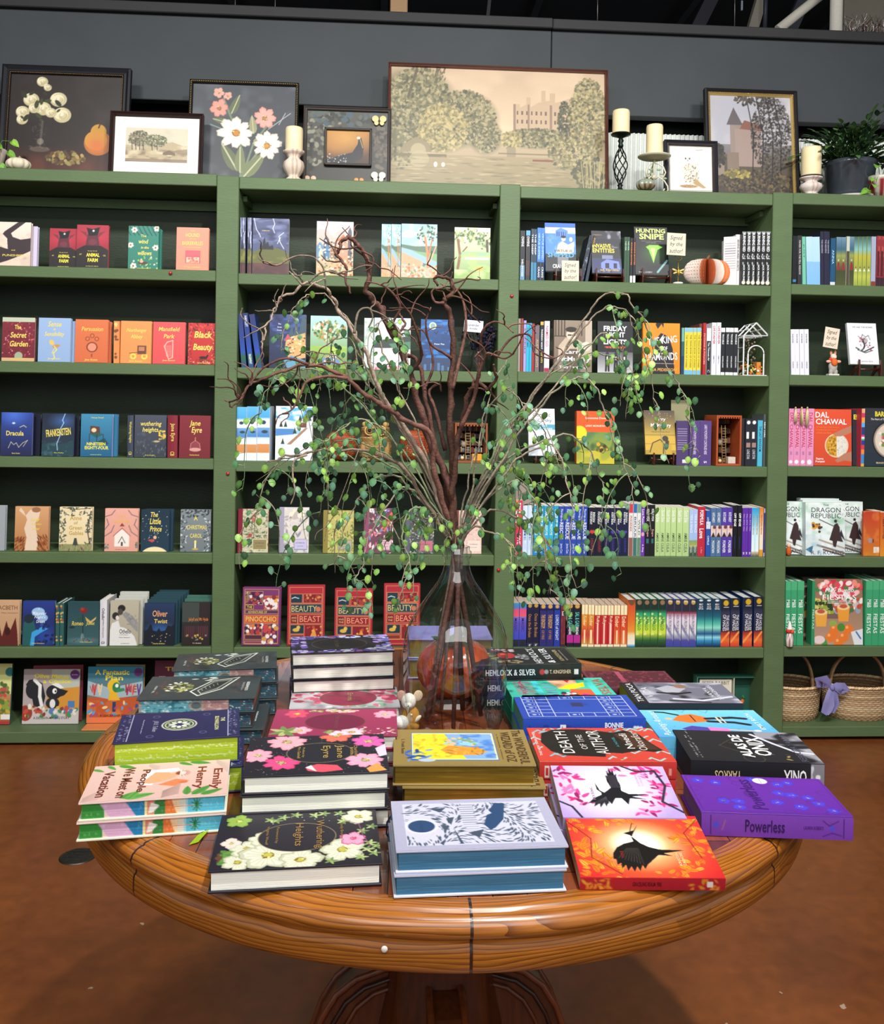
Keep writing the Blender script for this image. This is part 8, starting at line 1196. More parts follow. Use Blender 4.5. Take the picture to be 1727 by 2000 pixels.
picture(591,764,210,D+.11,2,'dark picture with a small framed peacock and butterflies, left of the castle lake',p_dark,.016,'4a4442',inner=inner_frame,lean=6)
picture(757,1192,130,D+.15,3,'very large castle and lake landscape in a slim brown frame',p_castle,.014,'5c342e',res=.0022,lean=6,gloss='gloss',dz=.004)
picture(1301,1405,275,D+.085,3,'small white owl drawing in a dark frame',p_owl,.022,'26242c',bead=(.021,.0018,'6c5440'),lean=6)
picture(1384,1567,176,D+.15,3,'old tower among dark trees in a black and gold frame',p_tower,.028,'1c1a1c',lip='b89c5c',bead=(.02,.003,'b8985c'),dz=.008)
def candle(parent,r_,h,z):w=MB();w.lathe([(0,z),(r_*.97,z),(r_,z+.004),(r_,z+h-.008),(r_*.94,z+h),(r_*.6,z+h-.004),(0,z+h-.006)],28,'ead9ae',fn=lambda t,zz,rr:1+.012*math.sin(3*t)*(zz>z+h*.7));w.tube([(0,0,z+h-.008),(.001,0,z+h+.004)],.0012,'2c2620',n=5);w.build('candle','wax',parent)
def place(px,Y,bay):x=onY(px,320,Y)[0];return(x,Y,ZS[bay][0]+.001)
TURN=[(0,0),(.036,0),(.036,.006),(.03,.012),(.022,.018),(.03,.026),(.042,.045),(.046,.062),(.042,.08),(.028,.092),(.024,.10),(.034,.112),(.045,.118),(.046,.126),(.0,.126)]
Yc=D+.055;r=thing('candle_holder','whitewashed turned wood holder with a cream candle, beside the peacock picture','candle holder',place(574,Yc,2))
w=MB();w.lathe(TURN,32,lambda t,z:'d8c8b8' if int(t*9)%3 else 'b49c88');w.build('base','painted',r);candle(r,.037,.098,.127)
r=thing('candle_holder','whitewashed turned wood holder with a tall candle, beside the tower picture','candle holder',place(1585,Yc,4))
w=MB();w.lathe([(a*1.05,b*.62)for a,b in TURN],32,lambda t,z:'d8ccc4' if int(t*9)%4 else 'b8a498');w.lathe([(.0,.079),(.047,.079),(.049,.084),(0,.084)],28,'2c2c2c');w.build('base','painted',r);candle(r,.042,.125,.085)
r=thing('candle_holder','black twisted iron candle holder with a cream pillar candle','candle holder',place(1212,Yc,3))
w=MB();w.lathe([(0,0),(.018,0),(.012,.012),(.008,.02),(.013,.03),(.0,.036)],16,'1c2624')
for k in range(6):w.tube([((.004+.026*math.sin(PI*s))*math.cos(k*PI/3+s*3.6),(.004+.026*math.sin(PI*s))*math.sin(k*PI/3+s*3.6),.03+.165*s)for s in np.linspace(0,1,26)],.0026,'1c2624',n=6)
w.lathe([(0,.19),(.01,.192),(.012,.2),(.008,.21),(.013,.22),(.008,.232),(.03,.242),(.042,.246),(.043,.25),(0,.25)],20,'1c2624');w.build('base','metalic',r);candle(r,.037,.10,.25)
r=thing('candle_holder','cream scrolled metal candle holder with a tall pillar candle','candle holder',place(1278,D+.06,3))
w=MB();w.lathe([(0,.145),(.03,.146),(.06,.152),(.071,.158),(.071,.161),(.05,.158),(0,.156)],32,'c8c4a8');w.tube([(0,0,.05),(0,0,.148)],.005,'b8b8a0',n=8);w.ball((0,0,.07),.01,'c0bca4',10,8)
for k in range(3):
 a=k*2*PI/3-.5;S=[(.004,.13),(.02,.125),(.04,.11),(.05,.085),(.043,.068),(.03,.07),(.03,.082),(.038,.084)];S2=[(.004,.06),(.02,.07),(.045,.05),(.06,.025),(.062,.008),(.052,.0),(.042,.008),(.047,.016)]
 for SS in(S,S2):w.tube([(q_*math.cos(a),q_*math.sin(a),z)for q_,z in SS],.0032,'ccc8b0',n=6)
 for j in range(3):w.ball(((.02+.014*j)*math.cos(a),(.02+.014*j)*math.sin(a),.1-.02*j),(.01,.003,.005),'8c9c7c',8,5)
w.build('base','painted',r);candle(r,.036,.135,.158)
def pumpkin(name,label,loc,R_,H_,lobes,col,stem,m='gloss',dep=.12,cat='pumpkin'):
 r=thing(name,label,cat,loc);w=MB();n=lobes*6;P=[];K=[];rr_=random.Random(lobes)
 for j in range(17):
  ph=PI*j/16
  for i in range(n):t=2*PI*i/n;k=1-dep*(1-abs(math.sin(lobes*t/2)))*math.sin(ph)**.5;q_=R_*math.sin(ph)**.75*k;z=H_/2-H_/2*math.cos(ph)*(1-.12*(math.sin(ph)<.35));P.append((q_*math.cos(t),q_*math.sin(t),z));K.append(hx(col(t,ph)if callable(col)else col))
 w.grid(P,n,17,K,smooth=True,cu=True);w.build('body',m,r);w=MB();w.tube([(0,0,H_*.86),(.002,0,H_*1.02),(R_*.15,0,H_*1.15)],[R_*.14,R_*.08,R_*.1],stem,n=8);w.build('stem','matte',r);return r
pumpkin('ceramic_pumpkin','small glazed green and brown pumpkin in front of the scrolled candle holder',place(1262,D+.02,3),.042,.05,9,lambda t,ph:'8c9484' if ph>1.4 else('5c4430' if math.sin(t*9)>0 else '8c8468'),'3c2c20')
pumpkin('white_pumpkin','small cream pumpkin at the far left of the top ledge',place(36,D+.05,1),.05,.052,10,'d8ccb4','8c7c60','painted')
def leafset(w,n,f,cols,rr_):
 for i in range(n):p,d,up,L,wd=f(i);leaf(w,p,d,up,L,wd,rr_.choice(cols))
def leaf(w,p,d,up,L,wd,col,curl=.15,heart=False):
 p,d,up=np.array(p,float),np.array(d,float),np.array(up,float);d/=np.linalg.norm(d);s_=np.cross(d,up);s_/=max(np.linalg.norm(s_),1e-6);u_=np.cross(s_,d);prof=[(0,.0),(.12,.62),(.35,1),(.62,.85),(.85,.45),(1,0)]if not heart else[(0,.25),(-.06,.75),(.2,1.0),(.5,.85),(.8,.4),(1,0)]
 V=[]
 for t,k in prof:
  c_=p+d*L*t-u_*curl*L*t*t
  V+=[c_-s_*wd*k+u_*wd*.25*k,c_,c_+s_*wd*k+u_*wd*.25*k]
 F=[]
 for i in range(len(prof)-1):a=3*i;F+=[(a,a+1,a+4,a+3),(a+1,a+2,a+5,a+4)]
 cc=hx(col);K=[cc*(.92 if i%3!=1 else 1.1)for i in range(len(V))];w.add(V,F,np.clip(K,0,1),0,True)
rr_=random.Random(21);Yp_=D+.14;p=place(1661,Yp_,4);r=thing('potted_plant','big leafy cactus plant in a dark grey pot at the right end','plant',p)
w=MB();w.lathe([(0,.004),(.085,.004),(.09,.01),(.108,.15),(.114,.155),(.114,.172),(.106,.172),(.102,.15),(0,.15)],40,'3a4048');w.build('pot','gloss',r)
w=MB();w.lathe([(0,0),(.11,0),(.118,.012),(.112,.012),(.1,.004),(0,.004)],36,'b8b4ac');w.build('saucer','painted',r)
w=MB();gc_=['2c4428','38552f','243a24','466840','304c34']
for i in range(95):
 a=rr_.uniform(0,2*PI);el=rr_.uniform(.1,1.25);q_=np.array([math.cos(a)*rr_.uniform(0,.06),math.sin(a)*rr_.uniform(0,.06),.16]);L=rr_.uniform(.12,.25);d=np.array([math.cos(a)*math.cos(el),math.sin(a)*math.cos(el)*.8,math.sin(el)])
 pt=q_.copy();sg=6
 for k in range(sg):
  nd=d+np.array([0,0,-.16*k/sg*2]);nd/=np.linalg.norm(nd);w.tube([pt,pt+nd*L/sg],.0022,'3c5c30',n=4)
  side=np.cross(nd,[0,0,1]);
  for s_ in(-1,1):leaf(w,pt,nd*.8+side*s_*.8+np.array([0,0,.2]),(0,-.3,1),rr_.uniform(.03,.045),rr_.uniform(.008,.012),rr_.choice(gc_))
  pt=pt+nd*L/sg;d=nd
 leaf(w,pt,d,(0,-.3,1),.045,.011,rr_.choice(['4c7040','56793f']))
w.build('foliage','leaf',r)
def pothos(px,py,Y,n,label,pot=True,seed=3,spr=.09):
 rr_=random.Random(seed);p=place(px,Y,4 if px>900 else 1);r=thing('pothos_plant',label,'plant',p)
 if pot:w=MB();w.lathe([(0,0),(.035,0),(.05,.07),(.055,.08),(.055,.09),(.048,.09),(0,.075)],28,lambda t,z:'8c2c30' if int(t*7)%2 and z<.08 else 'c8c0b4');w.build('pot','gloss',r)
 w=MB()
 for i in range(n):
  a=rr_.uniform(0,2*PI);q_=rr_.uniform(.02,spr);e_=(math.cos(a)*q_,math.sin(a)*q_*.7-.03,rr_.uniform(.02,.15));w.tube([(0,0,.07),(e_[0]*.5,e_[1]*.5,max(.09,e_[2])),e_],.0012,'6c9c3c',n=4);leaf(w,e_,(math.cos(a),math.sin(a)-.5,-.5),(math.cos(a)*.3,-1,.6),rr_.uniform(.035,.05),.017,rr_.choice(['7cb040','94c848','6c9c38','84bc50']),heart=True)
 w.build('foliage','leaf',r)
pothos(1720,330,D+.05,26,'bright lime trailing plant in a patterned pot at the right edge',spr=.085,seed=5)
pothos(-14,330,D+.07,20,'green trailing plant peeking in at the left edge of the ledge',seed=8,spr=.1)
def woven(w,prof,n,cols,cx=0,cy=0,sx=1,sy=1,step=.006,amp=.0022,lob=None):
 """woven surface: rows of weavers passing in and out of upright stakes"""
 P=[];K=[];L=[0]
 for a,b in zip(prof[:-1],prof[1:]):L.append(L[-1]+math.hypot(b[0]-a[0],b[1]-a[1]))
 m=max(2,int(L[-1]/step)*3);rr_=random.Random(n)
 cr=[rr_.choice(cols)for _ in range(m)]
 for j in range(m):
  s_=L[-1]*j/(m-1);r_=np.interp(s_,L,[q_[0]for q_ in prof]);z=np.interp(s_,L,[q_[1]for q_ in prof]);row=j//3;rib=(.35,1,.35)[j%3]
  for i in range(n):
   t=2*PI*i/n;o_=amp*(math.sin(t*n/4+row*PI)*.9+rib*.9);k=(lob(t)if lob else 1);P.append((cx+(r_*k+o_)*math.cos(t)*sx,cy+(r_*k+o_)*math.sin(t)*sy,z));cc=hx(cr[row]);K.append(cc*(.72 if rib<.5 else(1.08 if math.sin(t*n/4+row*PI)>0 else .93)))
 w.grid(P,n,m,np.clip(K,0,1),smooth=True,cu=True)
def wicker_pumpkin(px,py,Y,R_,H_,label,stemc='7c6038'):
 x=onY(px,870,Y)[0];r=thing('wicker_pumpkin',label,'basket',(x,Y,ZS[2][3]+.001));w=MB();pr=[(R_*math.sin(PI*s)**.7+.002,H_/2-H_/2*math.cos(PI*s))for s in np.linspace(.04,.97,22)]
 woven(w,pr,96,['b05028','c05c30','9c4424','b85830'],step=.008,amp=.0016,lob=lambda t:1-.06*(1-abs(math.sin(4*t))));w.build('body','wicker',r)
 w=MB();w.tube([(0,0,H_-.004),(.004,0,H_+.02)],.008,stemc,n=8);w.build('stem','wicker',r)
wicker_pumpkin(666,870,D+.09,.069,.127,'orange wicker pumpkin left of the owl basket')
wicker_pumpkin(810,870,D+.09,.066,.135,'orange wicker pumpkin right of the owl basket')
Yo=D+.09;x=onY(733,870,Yo)[0];r=thing('owl_basket','natural straw basket shaped like an owl between wicker pumpkins','basket',(x,Yo,ZS[2][3]+.001))
w=MB();ST=['b89458','a88448','c8a468','9c7840'];woven(w,[(.045,0),(.066,.02),(.07,.06),(.064,.10),(.058,.118)],88,ST,step=.007,amp=.0016);w.build('body','wicker',r)
w=MB();woven(w,[(.058,.119),(.062,.13),(.058,.145),(.04,.153),(.004,.156)],80,ST,step=.007,amp=.0014)
for s_ in(-1,1):
 w.tube([(s_*.024+.019*math.cos(t),-.06,.132+.019*math.sin(t))for t in np.linspace(0,2*PI,20)],.0035,'c8a468',n=6);w.tube([(s_*.024+.011*math.cos(t),-.063,.132+.011*math.sin(t))for t in np.linspace(0,2*PI,16)],.003,'8c6c3c',n=6);w.ball((s_*.024,-.064,.132),.005,'2c2018',8,6);w.ball((s_*.045,-.01,.158),(.014,.01,.012),'b89458',8,6)
w.ball((0,-.066,.118),(.006,.008,.01),'7c5c30',8,6);w.build('head','wicker',r);w=MB()
for s_ in(-1,1):w.ball((s_*.05,-.045,.05),(.014,.014,.035),'a07c44',10,8);w.ball((s_*.03,-.062,.008),(.012,.012,.008),'8c6c3c',8,6)
w.build('wings','wicker',r)
Yw=D+.08;x=onY(936,700,Yw)[0];r=thing('dried_flower_vase','dark blue dried flowers in a ribbed glass jar, second bay second row','vase',(x,Yw,ZS[2][2]+.001))
w=MB();w.lathe([(0,0),(.03,0),(.035,.01),(.035,.07),(.028,.085),(.028,.1),(.025,.1),(.031,.068),(.031,.012),(0,.008)],30,'8c9490',fn=lambda t,z,q_:1+.03*math.sin(15*t));w.build('jar','clear_glass',r)
w=MB();rr_=random.Random(14)
for i in range(15):
 a=rr_.uniform(0,2*PI);e_=np.array([math.cos(a)*rr_.uniform(.01,.075),math.sin(a)*.04,rr_.uniform(.1,.235)]);w.tube([(0,0,.01),(e_[0]*.3,e_[1]*.3,.1),e_],.0013,'20202c',n=4)
 for k in range(16):w.ball(e_+np.array([rr_.uniform(-.02,.02),rr_.uniform(-.02,.02),rr_.uniform(-.02,.02)]),rr_.uniform(.004,.008),rr_.choice(['1c1c2c','242438','14141f','2c2c44']),5,4)
w.build('flowers','matte',r)
card(((906,625),(943,649)),'paper_tag','white tag tucked in the dark dried flowers',[('Lavender',0,.6,.6,.2),('bundle',0,.3,.4,.16)],D+.018,rot=4,col='c8c8d4')
def basket(px0,px1,yt,yb,Y,label,hx_,ha):
 X0,X1=onY(px0,1370,Y)[0],onY(px1,1370,Y)[0];a=(X1-X0)/2;r=thing('wicker_basket',label,'basket',((X0+X1)/2,Y+.11,.063));H_=.15;w=MB();WK=['e0bc90','d0aa80','ecd0a4','c09870','d8b088']
 woven(w,[(a*.86,0),(a*.93,.02),(a*.985,.10),(a*1.0,H_)],132,WK,sy=.11/a,step=.009,amp=.0028);woven(w,[(a*.97,H_),(a*.95,.10),(a*.9,.02),(a*.84,.004),(.02,.004)],132,['a88058','8c6c48'],sy=.11/a,step=.012,amp=.002);w.build('body','wicker',r)
 w=MB();
 for k in range(3):w.tube([(a*1.0*math.cos(t)+.004*math.cos(26*t+k*2.1)*math.cos(t),(.11+.004*math.cos(26*t+k*2.1))*math.sin(t),H_+.003*math.sin(26*t+k*2.1))for t in np.linspace(0,2*PI,150)],.004,WK[k],n=6)
 w.build('rim','wicker',r);w=MB();c_,s_=math.cos(ha),math.sin(ha)
 for k in range(3):w.tube([(hx_*math.cos(t)*c_,hx_*math.cos(t)*s_+.005*(k-1),.1+.19*math.sin(t)**.75)for t in np.linspace(.0,PI,26)],.0065,['b8926a','c8a478','a88058'][k],n=6)
 w.build('handle','wicker',r);return r
basket(1508,1620,1328,1408,D+.05,'brown wicker basket with arched handle beside the post, bottom shelf',.105,0)
basket(1630,1768,1328,1410,D+.05,'wider wicker basket with arched handle cut by the right edge',.13,0)
p=onY(1624,1342,D+.04);w=MB();LV=['8480b4','7c78ac','8c88bc']
def strip(pts,wd,tk=.0015):
 P=np.array(pts);V=[]
 for i,q_ in enumerate(P):
  t=P[min(i+1,len(P)-1)]-P[max(i-1,0)];s_=np.cross(t,(0,1,0));s_/=max(np.linalg.norm(s_),1e-6);k=wd[i]if hasattr(wd,'__len__')else wd
  for j,a in enumerate(np.linspace(-1,1,5)):V.append(q_+s_*k*a+np.array([0,-.004*math.cos(a*2.4+i),0]))
 w.grid(V,5,len(P),LV[len(pts)%3],smooth=True)
strip([(0,0,0),(-.018,-.008,.015),(-.04,-.012,.028),(-.058,-.006,.03),(-.05,.006,.012),(-.02,.008,.0)],[.006,.02,.03,.026,.02,.006]);strip([(0,0,0),(.018,-.008,.004),(.045,-.012,-.004),(.058,-.006,-.012),(.045,.006,-.016),(.015,.008,-.006)],[.006,.018,.028,.024,.02,.006])
strip([(0,-.004,0),(-.012,-.014,-.03),(-.02,-.02,-.07),(-.03,-.016,-.105),(-.022,-.014,-.12)],[.008,.018,.028,.024,.004]);strip([(0,.0,0),(.014,-.008,-.03),(.018,-.012,-.07),(.0,-.008,-.11)],[.008,.014,.016,.01]);w.ball((0,-.008,0),(.011,.01,.014),LV[0],10,8)
o=w.build('ribbon_bow','fabric');o.location=p;tag(o,'lavender fabric bow tied between the two wicker baskets','bow')
VC=(onZ(887,1425,TZ)[0],TC[1]);hp=lambda y:(1425-y)/1086*1.005
V_=thing('glass_demijohn','large clear glass demijohn bottle standing on the table centre','vase',(VC[0],VC[1],TZ+.001))
o_=[(.0,.012),(.05,.004),(.072,0),(.080,.004),(.088,.03),(.0935,.09),(.095,.15),(.0925,.175),(.084,.195),(.068,.222),(.050,.248),(.034,.27),(.0255,.288),(.0225,.302),(.0225,.312),(.0262,.316),(.0262,.324),(.0225,.328),(.0235,.333),(.0205,.334)]
in_=[(.0185,.33),(.019,.31),(.0195,.302),(.0225,.287),(.031,.268),(.047,.246),(.065,.2195),(.081,.193),(.0895,.174),(.092,.15),(.0905,.09),(.085,.032),(.077,.01),(.06,.012),(.0,.02)]
w=MB();w.lathe(o_+in_[:2],72,'ffffff');o=w.build('bottle_glass','clear_glass',V_);weld(o)
def P3(px,py,off):return np.array(onY(px,py,VC[1]+off))
def smooth(P,n=6):
 P=[np.array(p,float)for p in P];P=[2*P[0]-P[1]]+P+[2*P[-1]-P[-2]];out=[]
 for i in range(1,len(P)-2):
  for t in np.linspace(0,1,n,endpoint=False):a,b,c_,d=P[i-1:i+3];out.append(.5*((2*b)+(c_-a)*t+(2*a-5*b+4*c_-d)*t*t+(3*b-a-3*c_+d)*t**3))
 out.append(P[-2]);return out
NK=np.array([VC[0],VC[1],TZ+.335])
def path(pts,oend,n=6,wig=0,seed=0):
 rr_=random.Random(seed);m=len(pts);P=[P3(x,y,oend*((i+1)/m)**1.1)for i,(x,y)in enumerate(pts)];P=smooth([NK+np.array([rr_.uniform(-.008,.008),rr_.uniform(-.008,.008),0])]+P,n)
 if wig:ph=[rr_.uniform(0,6)for _ in range(6)];P=[p+wig*min(1,i/8)*np.array([math.sin(i*.9+ph[0])+.6*math.sin(i*2.1+ph[1]),math.sin(i*1.1+ph[2]),math.sin(i*.8+ph[3])+.5*math.sin(i*2.3+ph[4])])for i,p in enumerate(P)]
 return P
def root(P,ang,q_=.052):b=np.array([VC[0]+math.cos(ang)*q_,VC[1]+math.sin(ang)*q_,TZ+.022]);m=P[0].copy();return[b,b*.45+np.array([m[0],m[1],TZ+.24])*.55]+P if False else[b,np.array([b[0]*.5+m[0]*.5,b[1]*.5+m[1]*.5,TZ+.18]),np.array([m[0]*.85+b[0]*.15,m[1]*.85+b[1]*.15,TZ+.275])]+P
BR=['5f4038','53382e','6c4a40','755448'];GB=['8c7468','7c6a5c','9c8878','6f6658']
def branch(name,label,trunks,ang,cols=BR,r0=.0075,sub=True,seed=1):
 rr_=random.Random(seed);w=MB();first=True
 for pts,oe,ra,rb,rooted in trunks:
  if rooted:P=path(pts,oe,6,.0016,seed);Q=root(P,ang);R=np.concatenate([[ra*.62,ra*.68,ra*.8],np.linspace(ra,rb,len(P))])
  else:P=smooth([P3(x,y,o_)for x,y,o_ in pts],6);Q=P;R=np.linspace(ra,rb,len(P))
  w.tube(Q,R*(1+.12*np.sin(np.arange(len(Q))*1.7)),rr_.choice(cols),n=7)
  if sub:
   for k in range(int(len(P)*.09)):
    i=rr_.randrange(int(len(P)*.55),len(P));d=np.array([rr_.uniform(-1,1),rr_.uniform(-.6,.6),rr_.uniform(-.3,1)]);L=rr_.uniform(.02,.06);q_=P[i];T=[q_]
    for s_ in range(6):d=d/np.linalg.norm(d)+np.array([rr_.uniform(-.7,.7),rr_.uniform(-.5,.5),rr_.uniform(-.5,.5)]);T.append(T[-1]+d/np.linalg.norm(d)*L/6*1.6)
    w.tube(smooth(T,3),np.linspace(max(rb,.0016),.0007,19)[:len(smooth(T,3))],rr_.choice(cols),n=5)
 o=w.build(name,'bark');tag(o,label,'branch');return o
B_='curly_branch'
branch(B_,'tallest red brown curly branch, hooked at its top left',[([(884,1018),(878,950),(841,865),(821,797),(800,729),(780,678),(746,610),(729,586),(715,566),(722,528),(709,491),(692,471),(675,464),(664,481),(658,501),(674,515),(676,545),(684,575)],-.05,.0075,.0018,1),([(780,678,-.02),(775,650,-.02),(768,630,-.03),(782,600,-.04),(765,570,-.05),(740,555,-.05),(715,550,-.05)],0,.003,.0012,0),([(800,729,-.02),(822,700,-.03),(820,668,-.05),(812,640,-.06),(795,605,-.07),(760,602,-.08)],0,.0035,.0012,0),([(760,640,-.03),(748,620,-.02),(752,600,-.01),(735,596,0)],0,.003,.001,0),([(709,491,-.05),(728,502,-.05),(727,520,-.05),(712,530,-.05)],0,.0018,.001,0)],2.6,seed=2)
branch(B_,'straight dark red curly branch rising in the middle to a knotted tip',[([(885,1010),(884,916),(879,814),(882,746),(884,644),(872,598),(868,586),(884,572),(882,552),(866,540),(850,545),(856,560)],-.02,.0075,.002,1),([(884,760,-.01),(898,700,0),(910,640,.01),(905,590,.02),(888,560,.02),(875,545,.02)],0,.0035,.0014,0),([(868,592,-.02),(850,590,-.02),(843,572,-.02),(850,562,-.02)],0,.003,.0012,0),([(882,700,-.01),(868,690,-.02),(840,670,-.03),(832,630,-.04),(842,600,-.04)],0,.003,.0012,0),([(905,590,.02),(918,612,.03),(938,630,.04)],0,.0018,.001,0)],1.2,seed=3)
branch(B_,'reddish curly branch leaning right with forked horn like tips',[([(882,990),(885,940),(899,837),(916,771),(930,745),(955,760),(969,735),(962,712)],-.08,.0065,.002,1),([(899,837,-.05),(925,780,-.06),(935,730,-.08),(946,700,-.09),(955,690,-.1),(985,700,-.11),(1005,690,-.12)],0,.004,.0012,0),([(935,730,-.08),(938,690,-.08),(942,649,-.1),(960,630,-.11),(982,632,-.12),(1003,650,-.13)],0,.003,.001,0),([(946,705,-.09),(935,695,-.09),(925,700,-.09)],0,.002,.001,0),([(968,700,-.1),(1000,660,-.1),(1035,655,-.12),(1045,690,-.13),(1080,700,-.14),(1100,690,-.14)],0,.0022,.0008,0)],.3,seed=4)
branch(B_,'long brown branch sweeping far left to a thin tip',[([(872,1000),(850,930),(841,850),(780,814),(746,790),(712,770),(678,739),(644,722),(603,712),(569,719),(535,732),(491,749),(474,773),(455,794),(440,782)],-.16,.006,.001,1),([(678,739,-.09),(640,735,-.1),(600,745,-.11),(587,770,-.12),(570,800,-.12),(545,812,-.13),(538,830,-.13)],0,.003,.0008,0),([(603,712,-.12),(560,700,-.13),(520,715,-.13),(500,735,-.14),(482,760,-.15),(470,790,-.15)],0,.0025,.0008,0)],3.4,seed=5)
branch(B_,'brown branch curving up beside the middle trunk towards the left',[([(876,1000),(870,930),(845,850),(829,760),(812,700),(786,690),(780,660),(790,630),(778,612)],.08,.006,.0018,1),([(829,760,.05),(845,720,.06),(842,680,.07),(830,650,.08),(815,640,.09)],0,.003,.001,0),([(870,880,.02),(850,800,.02),(838,765,.03),(858,750,.03),(862,765,.03)],0,.004,.0012,0)],4.6,seed=6)
branch('grey_branch','grey brown branch arching up left in front of the shelves',[([(868,1010),(830,900),(780,820),(740,760),(720,700),(692,651),(664,610),(651,583),(637,566),(603,552),(576,569),(545,586),(535,610),(522,634),(515,661),(510,681)],-.12,.0045,.0012,1),([(603,552,-.11),(622,535,-.11),(645,530,-.11),(675,542,-.11),(700,545,-.11)],0,.002,.0009,0),([(590,557,-.11),(575,540,-.12),(565,530,-.12)],0,.0015,.0008,0),([(620,508,-.1),(610,501,-.1),(586,499,-.1),(566,505,-.1),(542,518,-.1),(515,513,-.1)],0,.0008,.0018,0),([(620,508,-.1),(632,525,-.1),(637,566,-.1)],0,.0016,.0014,0),([(692,651,-.1),(700,610,-.09),(720,602,-.09),(728,620,-.09),(720,640,-.09)],0,.0022,.0012,0)],2.0,GB,seed=7)
branch('grey_branch','pale grey branch reaching low left with dangling twisted roots',[([(860,1030),(820,960),(770,900),(700,880),(640,880),(580,888),(545,895),(520,905)],-.1,.004,.0012,1),([(600,888,-.1),(575,900,-.1),(572,930,-.1),(576,960,-.1),(568,985,-.1)],0,.002,.001,0),([(640,880,-.1),(610,870,-.1),(590,880,-.1),(500,940,-.1)],0,.001,.0006,0),([(700,880,-.09),(650,1010,-.1),(620,1040,-.1),(615,1055,-.1)],0,.0008,.0006,0)],3.0,GB,seed=8,sub=False)
LC=['6c9a48','7cae4e','54865a','68987a','90bc54','527e5a','76a072','a0c860','487850','5f8c4a']
def disc(w,p,nrm,r_,col,rr_):
 nrm=nrm/np.linalg.norm(nrm);a=np.cross(nrm,[0,0,1]);a/=max(np.linalg.norm(a),1e-6);b=np.cross(nrm,a);V=[p+nrm*r_*.22];cc=hx(col);K=[cc*1.12]
 for k in range(9):t=2*PI*k/9;q_=r_*(1 if k else 1.22);V.append(p+(b*math.cos(t)+a*math.sin(t)*.88)*q_);K.append(cc*.92)
 w.add(V,[(0,1+k,1+(k+1)%9)for k in range(9)],np.clip(K,0,1),0,True)
def vine(label,pts,oe,r0=.0022,t0=.35,dens=.02,drops=5,seed=1,dl=(.05,.14),col=None,leafr=.0062):
 rr_=random.Random(seed);r=thing('leafy_vine',label,'vine',(0,0,0));w=MB();f=MB();P=path(pts,oe,6,.002,seed);dp=seed%11==0;Q=root(P,rr_.uniform(0,6.28),rr_.uniform(.03,.06))if dp else[P[0]+np.array([0,0,-.04])]+P;R=np.concatenate([[r0*1.1]*(3 if dp else 1),np.linspace(r0,.0007,len(P))]);w.tube(Q,R,rr_.choice(['8c8470','7c8464','9c8c78','847868']),n=6)
 def leaves(PP,a0,step):
  L=0;nxt=rr_.uniform(0,step)
  for i in range(1,len(PP)):
   L+=np.linalg.norm(PP[i]-PP[i-1])
   if i/len(PP)<a0:nxt=L;continue
   while L>nxt:
    nxt+=step*rr_.uniform(.6,1.5);d=np.array([rr_.uniform(-1,1),rr_.uniform(-.8,.5),rr_.uniform(-1,.5)]);d/=np.linalg.norm(d);e_=PP[i]+d*rr_.uniform(.005,.013);w.tube([PP[i],e_],.0005,'8c9c70',n=3)
    disc(f,e_+d*leafr*.8,np.array([rr_.uniform(-.9,.9),-1,rr_.uniform(-.5,.9)]),leafr*rr_.uniform(.75,1.25),rr_.choice(LC),rr_)
 leaves(P,t0,dens)
 for k in range(drops):
  i=int(len(P)*(t0+(1-t0)*(k+.5+rr_.uniform(-.4,.4))/drops));i=min(i,len(P)-2);L=rr_.uniform(*dl)*.95;q_=P[i];T=[q_];d=np.array([rr_.uniform(-.7,.7),rr_.uniform(-.5,.5),.2]);n=9
  for s_ in range(n):d=d+np.array([rr_.uniform(-.25,.25),rr_.uniform(-.2,.2),-.42]);d/=np.linalg.norm(d);T.append(T[-1]+d*L/n*1.15)
  T=smooth(T,3);w.tube(T,np.linspace(.0012,.0005,len(T)),rr_.choice(['7c8c64','8c8470','9c9078','64805c']),n=5);leaves(T,.1,dens*.9)
 w.build('stem','bark',r);f.build('foliage','leaf',r)
